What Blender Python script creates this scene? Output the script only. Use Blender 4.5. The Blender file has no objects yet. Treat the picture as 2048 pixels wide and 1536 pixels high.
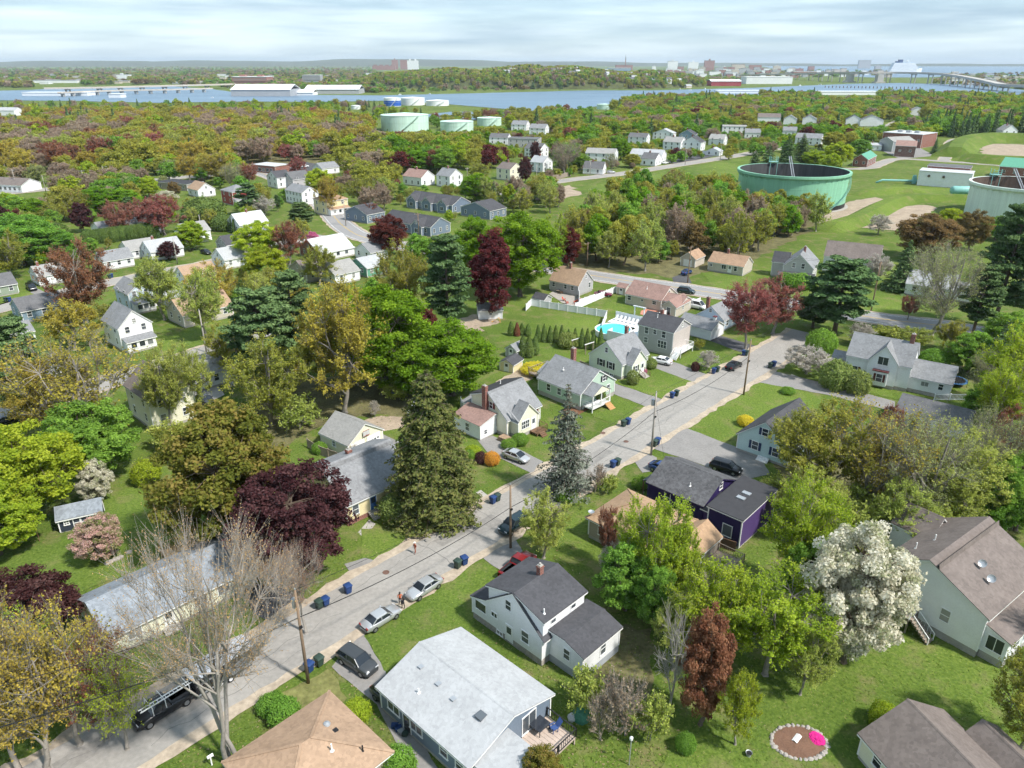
import bpy, math, random
import numpy as np
from mathutils import Vector, Matrix

# ---------------------------------------------------------------- camera, sky, sun, exposure
scene = bpy.context.scene
COL = scene.collection
R = math.radians
CAM_H = 56.0                      # metres above the street
FPX = 1470.0                      # focal length for a 2048 px wide frame
PITCH = R(23.6)
SP, CP = math.sin(PITCH), math.cos(PITCH)
cam_d = bpy.data.cameras.new('camera')
cam_d.sensor_width = 36.0
cam_d.lens = 36.0 * FPX / 2048.0
cam_d.clip_start = 0.5
cam_d.clip_end = 80000.0
cam = bpy.data.objects.new('camera', cam_d)
COL.objects.link(cam)
cam.location = (0, 0, CAM_H)
cam.rotation_euler = (R(90) - PITCH, 0, 0)
scene.camera = cam

SUN_EL = R(52)
SUN_V = Vector((0.84 * math.cos(SUN_EL), -0.54 * math.cos(SUN_EL), math.sin(SUN_EL))).normalized()
world = bpy.data.worlds.new('World')
scene.world = world
world.use_nodes = True
wn, wl = world.node_tree.nodes, world.node_tree.links
wn.clear()
w_out = wn.new('ShaderNodeOutputWorld')
w_bg = wn.new('ShaderNodeBackground')
w_sky = wn.new('ShaderNodeTexSky')
w_sky.sky_type = 'NISHITA'
w_sky.sun_disc = False
w_sky.sun_elevation = SUN_EL
w_sky.sun_rotation = math.atan2(SUN_V.x, SUN_V.y)
w_sky.air_density = 1.0
w_sky.dust_density = 0.2
w_sky.ozone_density = 1.6
w_tc = wn.new('ShaderNodeTexCoord')
w_mp = wn.new('ShaderNodeMapping')
w_mp.inputs['Scale'].default_value = (2.4, 2.4, 26.0)
w_n1 = wn.new('ShaderNodeTexNoise')
w_n1.inputs['Scale'].default_value = 1.5
w_n1.inputs['Detail'].default_value = 7.0
w_n1.inputs['Roughness'].default_value = 0.55
w_r1 = wn.new('ShaderNodeValToRGB')
w_r1.color_ramp.elements[0].position = 0.36
w_r1.color_ramp.elements[0].color = (0.86, 0.86, 0.86, 1)
w_r1.color_ramp.elements[1].position = 0.66
w_r1.color_ramp.elements[1].color = (0.97, 0.97, 0.97, 1)
w_n2 = wn.new('ShaderNodeTexNoise')
w_n2.inputs['Scale'].default_value = 2.3
w_n2.inputs['Detail'].default_value = 5.0
w_r2 = wn.new('ShaderNodeValToRGB')
w_r2.color_ramp.elements[0].position = 0.38
w_r2.color_ramp.elements[0].color = (0.98, 1.36, 1.68, 1)
w_r2.color_ramp.elements[1].position = 0.62
w_r2.color_ramp.elements[1].color = (1.58, 1.95, 2.22, 1)
w_mx = wn.new('ShaderNodeMix')
w_mx.data_type = 'RGBA'
w_mx.clamp_factor = True
wl.new(w_tc.outputs['Generated'], w_mp.inputs['Vector'])
wl.new(w_mp.outputs['Vector'], w_n1.inputs['Vector'])
wl.new(w_mp.outputs['Vector'], w_n2.inputs['Vector'])
wl.new(w_n1.outputs['Fac'], w_r1.inputs['Fac'])
wl.new(w_n2.outputs['Fac'], w_r2.inputs['Fac'])
wl.new(w_r1.outputs['Color'], w_mx.inputs[0])
wl.new(w_sky.outputs['Color'], w_mx.inputs[6])
wl.new(w_r2.outputs['Color'], w_mx.inputs[7])
wl.new(w_mx.outputs[2], w_bg.inputs['Color'])
w_bg.inputs['Strength'].default_value = 0.15
wl.new(w_bg.outputs['Background'], w_out.inputs['Surface'])

sun_d = bpy.data.lights.new('sun', 'SUN')
sun_d.energy = 2.15
sun_d.angle = R(4.0)
sun_d.color = (1.0, 0.95, 0.88)
sun = bpy.data.objects.new('sun', sun_d)
COL.objects.link(sun)
sun.location = (60, -40, 120)
sun.rotation_euler = (-SUN_V).to_track_quat('-Z', 'Y').to_euler()

scene.view_settings.view_transform = 'Standard'
scene.view_settings.look = 'None'
scene.view_settings.gamma = 1.0
scene.view_settings.use_curve_mapping = False
scene.view_settings.exposure = 1.58
scene.cycles.use_adaptive_sampling = True
scene.cycles.adaptive_threshold = 0.03
scene.cycles.max_bounces = 4
scene.cycles.diffuse_bounces = 2
scene.cycles.glossy_bounces = 2
scene.cycles.transmission_bounces = 3
scene.cycles.transparent_max_bounces = 6
scene.cycles.volume_bounces = 0
scene.cycles.caustics_reflective = False
scene.cycles.caustics_refractive = False

# ---------------------------------------------------------------- survey helpers
def G(px, py, z=0.0):
    """Where the sight line through a point of the 2048x1536 photograph meets the level z."""
    u = (px - 1024.0) / FPX
    v = (py - 768.0) / FPX
    t = (CAM_H - z) / (SP + v * CP)
    return Vector((u * t, t * (CP - v * SP), z))

def P(p):
    dz = CAM_H - p[2]
    d = p[1] * CP + dz * SP
    return (1024 + FPX * p[0] / d, 768 + FPX * (dz * CP - p[1] * SP) / d, d)

def HT(b, ty):
    """Height of something standing at ground point b whose top shows at photo row ty."""
    v = (ty - 768.0) / FPX
    return CAM_H - b[1] * (v * CP + SP) / (CP - v * SP)

random.seed(11)
rng0 = np.random.default_rng(5)

# ---------------------------------------------------------------- materials
MATS = {}
def new_mat(name):
    m = bpy.data.materials.new(name)
    m.use_nodes = True
    nt = m.node_tree
    b = nt.nodes['Principled BSDF']
    return m, nt, b

def ramp(nt, stops):
    r = nt.nodes.new('ShaderNodeValToRGB')
    e = r.color_ramp.elements
    while len(e) < len(stops):
        e.new(0.5)
    for el, (p, c) in zip(e, stops):
        el.position = p
        el.color = (c[0], c[1], c[2], 1)
    return r

def mat(name, col, rough=0.75, var=0.12, scale=1.5, fine=14.0, bump=0.0, metal=0.0, spec=0.3, coat=0.0, world_space=False, objvar=0.0):
    """A surface of one colour broken up by two octaves of grime and an optional fine relief."""
    if name in MATS:
        return MATS[name]
    m, nt, b = new_mat(name)
    N, L = nt.nodes, nt.links
    geo = N.new('ShaderNodeNewGeometry') if world_space else N.new('ShaderNodeTexCoord')
    vec = geo.outputs['Position'] if world_space else geo.outputs['Object']
    n1 = N.new('ShaderNodeTexNoise'); n1.inputs['Scale'].default_value = scale; n1.inputs['Detail'].default_value = 5
    n2 = N.new('ShaderNodeTexNoise'); n2.inputs['Scale'].default_value = fine; n2.inputs['Detail'].default_value = 3
    L.new(vec, n1.inputs['Vector']); L.new(vec, n2.inputs['Vector'])
    ad = N.new('ShaderNodeMath'); ad.operation = 'ADD'
    L.new(n1.outputs['Fac'], ad.inputs[0]); L.new(n2.outputs['Fac'], ad.inputs[1])
    mr = N.new('ShaderNodeMapRange')
    mr.inputs['From Min'].default_value = 0.65; mr.inputs['From Max'].default_value = 1.35
    mr.inputs['To Min'].default_value = 1 - var; mr.inputs['To Max'].default_value = 1 + var
    L.new(ad.outputs[0], mr.inputs['Value'])
    mu = N.new('ShaderNodeVectorMath'); mu.operation = 'SCALE'
    mu.inputs[0].default_value = col
    L.new(mr.outputs[0], mu.inputs['Scale'])
    L.new(mu.outputs[0], b.inputs['Base Color'])
    b.inputs['Roughness'].default_value = rough
    b.inputs['Metallic'].default_value = metal
    b.inputs['Specular IOR Level'].default_value = spec
    if coat:
        b.inputs['Coat Weight'].default_value = coat
        b.inputs['Coat Roughness'].default_value = 0.14
    if bump:
        bp = N.new('ShaderNodeBump'); bp.inputs['Strength'].default_value = bump; bp.inputs['Distance'].default_value = 0.05
        L.new(n2.outputs['Fac'], bp.inputs['Height']); L.new(bp.outputs['Normal'], b.inputs['Normal'])
    MATS[name] = m
    return m

def siding(name, col, var=0.07):
    """Painted clapboard: fine horizontal courses as relief, slight weathering."""
    if name in MATS:
        return MATS[name]
    m = mat(name, col, rough=0.6, var=var, scale=0.7, fine=5.0)
    nt = m.node_tree; N, L = nt.nodes, nt.links
    tc = N.new('ShaderNodeTexCoord')
    w = N.new('ShaderNodeTexWave'); w.wave_type = 'BANDS'; w.bands_direction = 'Z'; w.wave_profile = 'SAW'
    w.inputs['Scale'].default_value = 1.6
    L.new(tc.outputs['Object'], w.inputs['Vector'])
    bp = N.new('ShaderNodeBump'); bp.inputs['Strength'].default_value = 0.35; bp.inputs['Distance'].default_value = 0.03
    L.new(w.outputs['Fac'], bp.inputs['Height'])
    L.new(bp.outputs['Normal'], nt.nodes['Principled BSDF'].inputs['Normal'])
    return m

def shingle(name, col, var=0.22):
    """Asphalt roof shingles: tab-sized mottling in courses plus faint streaks."""
    if name in MATS:
        return MATS[name]
    m, nt, b = new_mat(name)
    N, L = nt.nodes, nt.links
    tc = N.new('ShaderNodeTexCoord')
    v = N.new('ShaderNodeTexVoronoi'); v.inputs['Scale'].default_value = 3.6; v.feature = 'F1'; v.inputs['Randomness'].default_value = 0.85
    n1 = N.new('ShaderNodeTexNoise'); n1.inputs['Scale'].default_value = 0.55; n1.inputs['Detail'].default_value = 5
    n2 = N.new('ShaderNodeTexNoise'); n2.inputs['Scale'].default_value = 18; n2.inputs['Detail'].default_value = 2
    for n in (v, n1, n2):
        L.new(tc.outputs['Object'], n.inputs['Vector'])
    sep = N.new('ShaderNodeSeparateColor'); L.new(v.outputs['Color'], sep.inputs[0])
    a = N.new('ShaderNodeMath'); a.operation = 'MULTIPLY_ADD'; a.inputs[1].default_value = 0.45
    L.new(sep.outputs[0], a.inputs[0]); L.new(n1.outputs['Fac'], a.inputs[2])
    a2 = N.new('ShaderNodeMath'); a2.operation = 'MULTIPLY_ADD'; a2.inputs[1].default_value = 0.35
    L.new(n2.outputs['Fac'], a2.inputs[0]); L.new(a.outputs[0], a2.inputs[2])
    mr = N.new('ShaderNodeMapRange')
    mr.inputs['From Min'].default_value = 0.5; mr.inputs['From Max'].default_value = 1.3
    mr.inputs['To Min'].default_value = 1 - var; mr.inputs['To Max'].default_value = 1 + var
    L.new(a2.outputs[0], mr.inputs['Value'])
    mu = N.new('ShaderNodeVectorMath'); mu.operation = 'SCALE'; mu.inputs[0].default_value = col
    L.new(mr.outputs[0], mu.inputs['Scale']); L.new(mu.outputs[0], b.inputs['Base Color'])
    b.inputs['Roughness'].default_value = 0.9; b.inputs['Specular IOR Level'].default_value = 0.2
    bp = N.new('ShaderNodeBump'); bp.inputs['Strength'].default_value = 0.4; bp.inputs['Distance'].default_value = 0.03
    L.new(a2.outputs[0], bp.inputs['Height']); L.new(bp.outputs['Normal'], b.inputs['Normal'])
    MATS[name] = m
    return m

def brickmat(name, col):
    if name in MATS:
        return MATS[name]
    m, nt, b = new_mat(name)
    N, L = nt.nodes, nt.links
    tc = N.new('ShaderNodeTexCoord')
    sx = N.new('ShaderNodeSeparateXYZ'); L.new(tc.outputs['Object'], sx.inputs[0])
    ad = N.new('ShaderNodeMath'); L.new(sx.outputs[0], ad.inputs[0]); L.new(sx.outputs[1], ad.inputs[1])
    cx = N.new('ShaderNodeCombineXYZ'); L.new(ad.outputs[0], cx.inputs[0]); L.new(sx.outputs[2], cx.inputs[1])
    bt = N.new('ShaderNodeTexBrick'); bt.inputs['Scale'].default_value = 4.5
    bt.inputs['Color1'].default_value = (*col, 1)
    bt.inputs['Color2'].default_value = (col[0] * 0.7, col[1] * 0.7, col[2] * 0.7, 1)
    bt.inputs['Mortar'].default_value = (0.35, 0.31, 0.28, 1)
    bt.inputs['Mortar Size'].default_value = 0.015
    L.new(cx.outputs[0], bt.inputs['Vector']); L.new(bt.outputs['Color'], b.inputs['Base Color'])
    b.inputs['Roughness'].default_value = 0.85
    MATS[name] = m
    return m

def leafmat(name, stops, trans=0.48, objvar=0.13):
    """Foliage: every leaf spray has its own tint attribute, every tree a slight shift."""
    m, nt, b = new_mat(name)
    N, L = nt.nodes, nt.links
    N.remove(b)
    at = N.new('ShaderNodeAttribute'); at.attribute_name = 'tint'
    rp = ramp(nt, stops)
    L.new(at.outputs['Fac'], rp.inputs['Fac'])
    oi = N.new('ShaderNodeObjectInfo')
    hs = N.new('ShaderNodeHueSaturation')
    mh = N.new('ShaderNodeMapRange'); mh.inputs['To Min'].default_value = 0.5 - 0.022 * objvar / 0.25; mh.inputs['To Max'].default_value = 0.5 + 0.022 * objvar / 0.25
    mv = N.new('ShaderNodeMapRange'); mv.inputs['To Min'].default_value = 1 - objvar * 0.7; mv.inputs['To Max'].default_value = 1 + objvar * 0.7
    L.new(oi.outputs['Random'], mh.inputs['Value'])
    m2 = N.new('ShaderNodeMath'); m2.operation = 'FRACT'
    m3 = N.new('ShaderNodeMath'); m3.operation = 'MULTIPLY'; m3.inputs[1].default_value = 7.31
    L.new(oi.outputs['Random'], m3.inputs[0]); L.new(m3.outputs[0], m2.inputs[0]); L.new(m2.outputs[0], mv.inputs['Value'])
    L.new(mh.outputs[0], hs.inputs['Hue']); L.new(mv.outputs[0], hs.inputs['Value'])
    L.new(rp.outputs['Color'], hs.inputs['Color'])
    d = N.new('ShaderNodeBsdfDiffuse'); t = N.new('ShaderNodeBsdfTranslucent'); mx = N.new('ShaderNodeMixShader')
    mx.inputs[0].default_value = trans
    L.new(hs.outputs['Color'], d.inputs['Color']); L.new(hs.outputs['Color'], t.inputs['Color'])
    L.new(d.outputs[0], mx.inputs[1]); L.new(t.outputs[0], mx.inputs[2])
    L.new(mx.outputs[0], N['Material Output'].inputs['Surface'])
    MATS[name] = m
    return m

# ---------------------------------------------------------------- scene graph helpers
LABELLED = []
def tag(o, label, cat, group=None, kind=None):
    if label: o['label'] = label
    if cat: o['category'] = cat
    if group: o['group'] = group
    if kind: o['kind'] = kind
    if cat: LABELLED.append(o)
    return o

def thing(name, label, cat, loc=(0, 0, 0), rz=0.0, group=None):
    o = bpy.data.objects.new(name, None)
    o.empty_display_size = 0.3
    COL.objects.link(o)
    o.location = loc
    o.rotation_euler = (0, 0, rz)
    return tag(o, label, cat, group)

def put(name, mesh, parent=None, loc=(0, 0, 0), rz=0.0, material=None):
    """A further object that shares mesh data."""
    o = bpy.data.objects.new(name, mesh)
    COL.objects.link(o)
    o.location = loc
    o.rotation_euler = (0, 0, rz)
    if parent is not None: o.parent = parent
    if material is not None:
        if not mesh.materials: mesh.materials.append(material)
        o.material_slots[0].link = 'OBJECT'
        o.material_slots[0].material = material
    return o

class MB:
    """Collects polygons for one mesh."""
    def __init__(s):
        s.v = []; s.f = []; s.mi = []
    def poly(s, pts, mi=0):
        n = len(s.v); s.v += [tuple(p) for p in pts]; s.f.append(tuple(range(n, n + len(pts)))); s.mi.append(mi)
    def box(s, x0, x1, y0, y1, z0, z1, mi=0):
        n = len(s.v)
        s.v += [(x0, y0, z0), (x1, y0, z0), (x1, y1, z0), (x0, y1, z0), (x0, y0, z1), (x1, y0, z1), (x1, y1, z1), (x0, y1, z1)]
        for f in ((3, 2, 1, 0), (4, 5, 6, 7), (0, 1, 5, 4), (1, 2, 6, 5), (2, 3, 7, 6), (3, 0, 4, 7)):
            s.f.append(tuple(n + i for i in f)); s.mi.append(mi)
        return s
    def bar(s, a, b, w, h, mi=0):
        """A rectangular bar between two points (w across, h upright)."""
        a, b = Vector(a), Vector(b); d = (b - a)
        if d.length < 1e-6: return s
        d.normalize(); up = Vector((0, 0, 1))
        if abs(d.z) > 0.95: up = Vector((0, 1, 0))
        sd = d.cross(up).normalized() * w / 2; uu = sd.cross(d).normalized() * h / 2
        n = len(s.v)
        for c in (a, b):
            s.v += [tuple(c - sd - uu), tuple(c + sd - uu), tuple(c + sd + uu), tuple(c - sd + uu)]
        for f in ((0, 1, 2, 3), (7, 6, 5, 4), (0, 4, 5, 1), (1, 5, 6, 2), (2, 6, 7, 3), (3, 7, 4, 0)):
            s.f.append(tuple(n + i for i in f)); s.mi.append(mi)
        return s
    def ring(s, pts, r, n, axis):
        pass
    def tube(s, path, rads, n=6, mi=0, cap=True):
        path = [Vector(p) for p in path]
        if not hasattr(rads, '__len__'): rads = [rads] * len(path)
        base = len(s.v)
        ref = Vector((0.31, 0.95, 0.07))
        for i, p in enumerate(path):
            d = (path[min(i + 1, len(path) - 1)] - path[max(i - 1, 0)])
            if d.length < 1e-6: d = Vector((0, 0, 1))
            d.normalize()
            a = d.cross(ref)
            if a.length < 1e-3: a = d.cross(Vector((1, 0, 0)))
            a.normalize(); b = d.cross(a)
            for k in range(n):
                t = 2 * math.pi * k / n
                s.v.append(tuple(p + (a * math.cos(t) + b * math.sin(t)) * rads[i]))
        for i in range(len(path) - 1):
            for k in range(n):
                k2 = (k + 1) % n
                s.f.append((base + i * n + k, base + i * n + k2, base + (i + 1) * n + k2, base + (i + 1) * n + k)); s.mi.append(mi)
        if cap:
            s.f.append(tuple(base + k for k in range(n))[::-1]); s.mi.append(mi)
            s.f.append(tuple(base + (len(path) - 1) * n + k for k in range(n))); s.mi.append(mi)
        return s
    def lathe(s, prof, n=24, c=(0, 0), mi=0, cap=True, close_bottom=False):
        base = len(s.v)
        for r, z in prof:
            for k in range(n):
                t = 2 * math.pi * k / n
                s.v.append((c[0] + r * math.cos(t), c[1] + r * math.sin(t), z))
        for i in range(len(prof) - 1):
            for k in range(n):
                k2 = (k + 1) % n
                s.f.append((base + i * n + k, base + i * n + k2, base + (i + 1) * n + k2, base + (i + 1) * n + k)); s.mi.append(mi)
        if cap:
            s.f.append(tuple(base + (len(prof) - 1) * n + k for k in range(n))); s.mi.append(mi)
        if close_bottom:
            s.f.append(tuple(base + k for k in range(n))[::-1]); s.mi.append(mi)
        return s
    def slab(s, prof, a0, a1, t, axis='x', mi=0):
        """A bent sheet: the profile (across, z) carried along an axis with thickness t."""
        def pt(a, q, dz): return (a, q[0], q[1] + dz) if axis == 'x' else (q[0], a, q[1] + dz)
        for (p, q) in zip(prof[:-1], prof[1:]):
            s.poly([pt(a0, p, 0), pt(a1, p, 0), pt(a1, q, 0), pt(a0, q, 0)], mi)
            s.poly([pt(a0, p, -t), pt(a0, q, -t), pt(a1, q, -t), pt(a1, p, -t)], mi)
            s.poly([pt(a0, p, 0), pt(a0, q, 0), pt(a0, q, -t), pt(a0, p, -t)], mi)
            s.poly([pt(a1, p, 0), pt(a1, p, -t), pt(a1, q, -t), pt(a1, q, 0)], mi)
        for q in (prof[0], prof[-1]):
            s.poly([pt(a0, q, 0), pt(a0, q, -t), pt(a1, q, -t), pt(a1, q, 0)], mi)
        return s
    def mesh(s, name, mats):
        me = bpy.data.meshes.new(name)
        me.from_pydata(s.v, [], s.f)
        if not isinstance(mats, (list, tuple)): mats = [mats]
        for m in mats: me.materials.append(m)
        if any(s.mi): me.polygons.foreach_set('material_index', s.mi)
        return me
    def build(s, name, mats, parent=None, smooth=False, loc=(0, 0, 0), rz=0.0):
        me = s.mesh(name, mats)
        if smooth: me.polygons.foreach_set('use_smooth', [True] * len(me.polygons))
        o = bpy.data.objects.new(name, me)
        COL.objects.link(o)
        o.location = loc; o.rotation_euler = (0, 0, rz)
        if parent is not None: o.parent = parent
        return o

def streaky(m, k=0.04):
    """Stretch a paint's grime into vertical runs."""
    nt = m.node_tree
    for n in [n for n in nt.nodes if n.type == 'TEX_NOISE']:
        src = n.inputs['Vector'].links[0].from_socket; mp = nt.nodes.new('ShaderNodeMapping'); mp.inputs['Scale'].default_value = (1, 1, k)
        nt.links.new(src, mp.inputs['Vector']); nt.links.new(mp.outputs[0], n.inputs['Vector'])
    return m
def pane_glass():
    """Window glass: behind some panes a pale blind, behind others a dark room."""
    m, nt, b = new_mat('window_glass'); N, L = nt.nodes, nt.links
    oi = N.new('ShaderNodeObjectInfo'); r = ramp(nt, [(0.0, (0.022, 0.028, 0.036)), (0.45, (0.045, 0.055, 0.065)), (0.7, (0.10, 0.115, 0.13)), (1.0, (0.30, 0.30, 0.28))])
    L.new(oi.outputs['Random'], r.inputs['Fac']); L.new(r.outputs['Color'], b.inputs['Base Color']); b.inputs['Roughness'].default_value = 0.1; b.inputs['Specular IOR Level'].default_value = 0.6
    MATS['window_glass'] = m; return m
# plain paints and stuffs
WHITE = mat('white_trim', (0.78, 0.78, 0.77), 0.5, 0.04)
GLASS = pane_glass()
BLACKM = mat('black_metal', (0.02, 0.02, 0.022), 0.5)
GREYM = mat('galvanised_metal', (0.42, 0.44, 0.46), 0.4, metal=0.5)
CONC = mat('concrete', (0.36, 0.34, 0.31), 0.9, 0.18, 1.2, 9)
STONE = mat('stone', (0.34, 0.31, 0.28), 0.9, 0.3, 2.0, 9, bump=0.4)
WOODG = mat('weathered_wood', (0.27, 0.22, 0.175), 0.85, 0.25, 1.5, 11)
WOODN = mat('new_wood', (0.48, 0.29, 0.13), 0.75, 0.2, 1.5, 11)
WOODB = mat('brown_wood', (0.17, 0.10, 0.06), 0.85, 0.25, 1.5, 11)
REDB = brickmat('red_brick', (0.26, 0.085, 0.06))
RUBBER = mat('rubber', (0.015, 0.015, 0.016), 0.8)
# ---------------------------------------------------------------- ground, streets, water
def ground_material(name, k=1.0, dry0=0.50, dry1=0.72, dmax=0.9):
    m, nt, b = new_mat(name)
    N, L = nt.nodes, nt.links
    geo = N.new('ShaderNodeNewGeometry')
    def noise(sc, det=5, rough=0.55):
        n = N.new('ShaderNodeTexNoise'); n.inputs['Scale'].default_value = sc; n.inputs['Detail'].default_value = det; n.inputs['Roughness'].default_value = rough
        L.new(geo.outputs['Position'], n.inputs['Vector']); return n
    big, mid, fine = noise(0.035, 4), noise(0.28, 6, 0.65), noise(3.2, 4, 0.7)
    g1 = ramp(nt, [(0.32, (0.064 * k, 0.100 * k, 0.018 * k)), (0.5, (0.104 * k, 0.155 * k, 0.028 * k)), (0.68, (0.155 * k, 0.200 * k, 0.045 * k))])
    L.new(fine.outputs['Fac'], g1.inputs['Fac'])
    g2 = ramp(nt, [(0.3, (0.6, 0.68, 0.6)), (0.7, (1.2, 1.15, 1.1))])
    L.new(big.outputs['Fac'], g2.inputs['Fac'])
    mul = N.new('ShaderNodeMix'); mul.data_type = 'RGBA'; mul.blend_type = 'MULTIPLY'; mul.inputs[0].default_value = 1
    L.new(g1.outputs['Color'], mul.inputs[6]); L.new(g2.outputs['Color'], mul.inputs[7])
    dry = ramp(nt, [(dry0, (0, 0, 0)), (dry1, (dmax, dmax, dmax))])
    L.new(mid.outputs['Fac'], dry.inputs['Fac'])
    mx = N.new('ShaderNodeMix'); mx.data_type = 'RGBA'
    L.new(dry.outputs['Color'], mx.inputs[0]); L.new(mul.outputs[2], mx.inputs[6]); mx.inputs[7].default_value = (0.20, 0.165, 0.085, 1)
    L.new(mx.outputs[2], b.inputs['Base Color'])
    b.inputs['Roughness'].default_value = 0.95; b.inputs['Specular IOR Level'].default_value = 0.1
    bp = N.new('ShaderNodeBump'); bp.inputs['Strength'].default_value = 0.6; bp.inputs['Distance'].default_value = 0.12
    L.new(fine.outputs['Fac'], bp.inputs['Height']); L.new(bp.outputs['Normal'], b.inputs['Normal'])
    MATS[name] = m
    return m

GRASS = ground_material('grass_ground')
LAWN = ground_material('lawn', 1.12, 0.52, 0.76, 0.8)
DRYLAWN = mat('dry_lawn', (0.165, 0.165, 0.060), 0.95, 0.4, 0.4, 2.2, bump=0.4, world_space=True, spec=0.1)
ASPH = mat('worn_asphalt', (0.290, 0.274, 0.252), 0.92, 0.17, 0.16, 2.4, world_space=True, spec=0.15)
ASPHR = mat('road_asphalt', (0.265, 0.258, 0.255), 0.9, 0.13, 0.14, 2.0, world_space=True, spec=0.15)
DRIVE = mat('drive_asphalt', (0.235, 0.225, 0.215), 0.92, 0.16, 0.4, 3.0, world_space=True, spec=0.15)
DARKDR = mat('dark_asphalt', (0.085, 0.085, 0.09), 0.92, 0.2, 0.4, 3.0, world_space=True, spec=0.15)
SAND = mat('road_sand', (0.39, 0.325, 0.25), 0.95, 0.28, 0.5, 2.2, world_space=True, spec=0.1)
DIRT = mat('bare_earth', (0.33, 0.265, 0.20), 0.95, 0.3, 0.22, 1.6, world_space=True, spec=0.1)
LITTER = mat('leaf_litter', (0.135, 0.125, 0.060), 0.95, 0.45, 0.45, 2.6, bump=0.5, world_space=True, spec=0.1)
MULCH = mat('mulch', (0.17, 0.085, 0.05), 0.95, 0.35, 0.8, 5, bump=0.5, world_space=True, spec=0.1)
YELLOW = mat('road_yellow', (0.50, 0.33, 0.06), 0.8, 0.25, 1, 4, world_space=True)

def struct(name, mb, m, parent=None):
    o = mb.build(name, m, parent)
    if parent is None: o['kind'] = 'structure'
    return o

LEVEL = [0.004]; PAVED = []
def patch(name, px, m, z=None, jit=0.35, world_pts=None, step=1.2):
    """A sheet on the ground with an irregular edge; px are photo points on the ground."""
    if z is None:
        LEVEL[0] += 0.003; z = LEVEL[0]
    pts = [G(*p) for p in px] if world_pts is None else [Vector((p[0], p[1], 0)) for p in world_pts]
    out = []
    for a, b in zip(pts, pts[1:] + pts[:1]):
        n = max(1, int((b - a).length / step))
        n = min(n, 40)
        for i in range(n):
            p = a.lerp(b, i / n)
            out.append((p.x + random.uniform(-jit, jit), p.y + random.uniform(-jit, jit), z))
    mb = MB(); mb.poly(out)
    return struct(name, mb, m)

def smooth_line(pts, step=2.0):
    pts = [Vector((p[0], p[1], 0)) for p in pts]
    out = []
    n = len(pts)
    for i in range(n - 1):
        p0, p1, p2, p3 = pts[max(i - 1, 0)], pts[i], pts[i + 1], pts[min(i + 2, n - 1)]
        k = max(2, int((p2 - p1).length / step))
        for j in range(k):
            t = j / k
            out.append(0.5 * ((2 * p1) + (p2 - p0) * t + (2 * p0 - 5 * p1 + 4 * p2 - p3) * t * t + (3 * p1 - p0 - 3 * p2 + p3) * t * t * t))
    out.append(pts[-1])
    return out

ROADS = []
def strip(name, line, w, m, z, jit=0.0, off=0.0, parent=None):
    mb = MB(); L, Rr = [], []
    for i, p in enumerate(line):
        d = (line[min(i + 1, len(line) - 1)] - line[max(i - 1, 0)]).normalized()
        nn = Vector((d.y, -d.x, 0))
        L.append(p + nn * (off - w / 2 + random.uniform(-jit, jit))); Rr.append(p + nn * (off + w / 2 + random.uniform(-jit, jit)))
    for i in range(len(line) - 1):
        mb.poly([(L[i].x, L[i].y, z), (Rr[i].x, Rr[i].y, z), (Rr[i + 1].x, Rr[i + 1].y, z), (L[i + 1].x, L[i + 1].y, z)])
    return struct(name, mb, m, parent)

gm = MB()
gm.poly([(-30000, -400, 0), (30000, -400, 0), (30000, 34000, 0), (-30000, 34000, 0)])
struct('ground', gm, GRASS)

# wood floors and scrub under the trees
patch('wood_floor', [(1130, 560), (1250, 545), (1380, 556), (1500, 520), (1640, 455), (1600, 425), (1420, 400), (1250, 390), (1120, 430)], LITTER, jit=1.5, step=3)
patch('wood_floor', [(-60, 330), (460, 335), (700, 330), (820, 290), (760, 262), (400, 240), (-60, 240)], LITTER, jit=3, step=8)
patch('wood_floor', [(560, 900), (620, 860), (690, 835), (830, 830), (850, 770), (760, 740), (600, 760), (430, 840), (420, 900), (480, 960)], LITTER, jit=0.9)
patch('wood_floor', [(1560, 1010), (1700, 1080), (1850, 1040), (2048, 960), (2048, 860), (1900, 850), (1700, 880), (1560, 930)], LITTER, jit=0.9)
patch('bare_patch', [(1185, 1300), (1240, 1255), (1300, 1260), (1310, 1330), (1290, 1420), (1190, 1440), (1180, 1370)], LITTER, jit=0.7)
patch('bare_patch', [(690, 855), (760, 830), (830, 835), (800, 858), (730, 872)], DIRT, jit=0.6)
patch('bare_patch', [(60, 1090), (200, 1080), (240, 1110), (140, 1160), (40, 1180), (10, 1130)], DRYLAWN, jit=0.9)
patch('bare_patch', [(905, 640), (975, 625), (1005, 648), (960, 665), (915, 662)], DIRT, jit=0.7)
patch('bare_patch', [(990, 765), (1060, 730), (1085, 748), (1010, 785)], DIRT, jit=0.6)
patch('bare_patch', [(1070, 378), (1140, 371), (1165, 386), (1120, 402), (1075, 400)], DIRT, jit=2, step=4)
patch('bare_patch', [(850, 1090), (935, 1055), (925, 1075), (845, 1125), (780, 1150)], SAND, jit=0.35)
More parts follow.
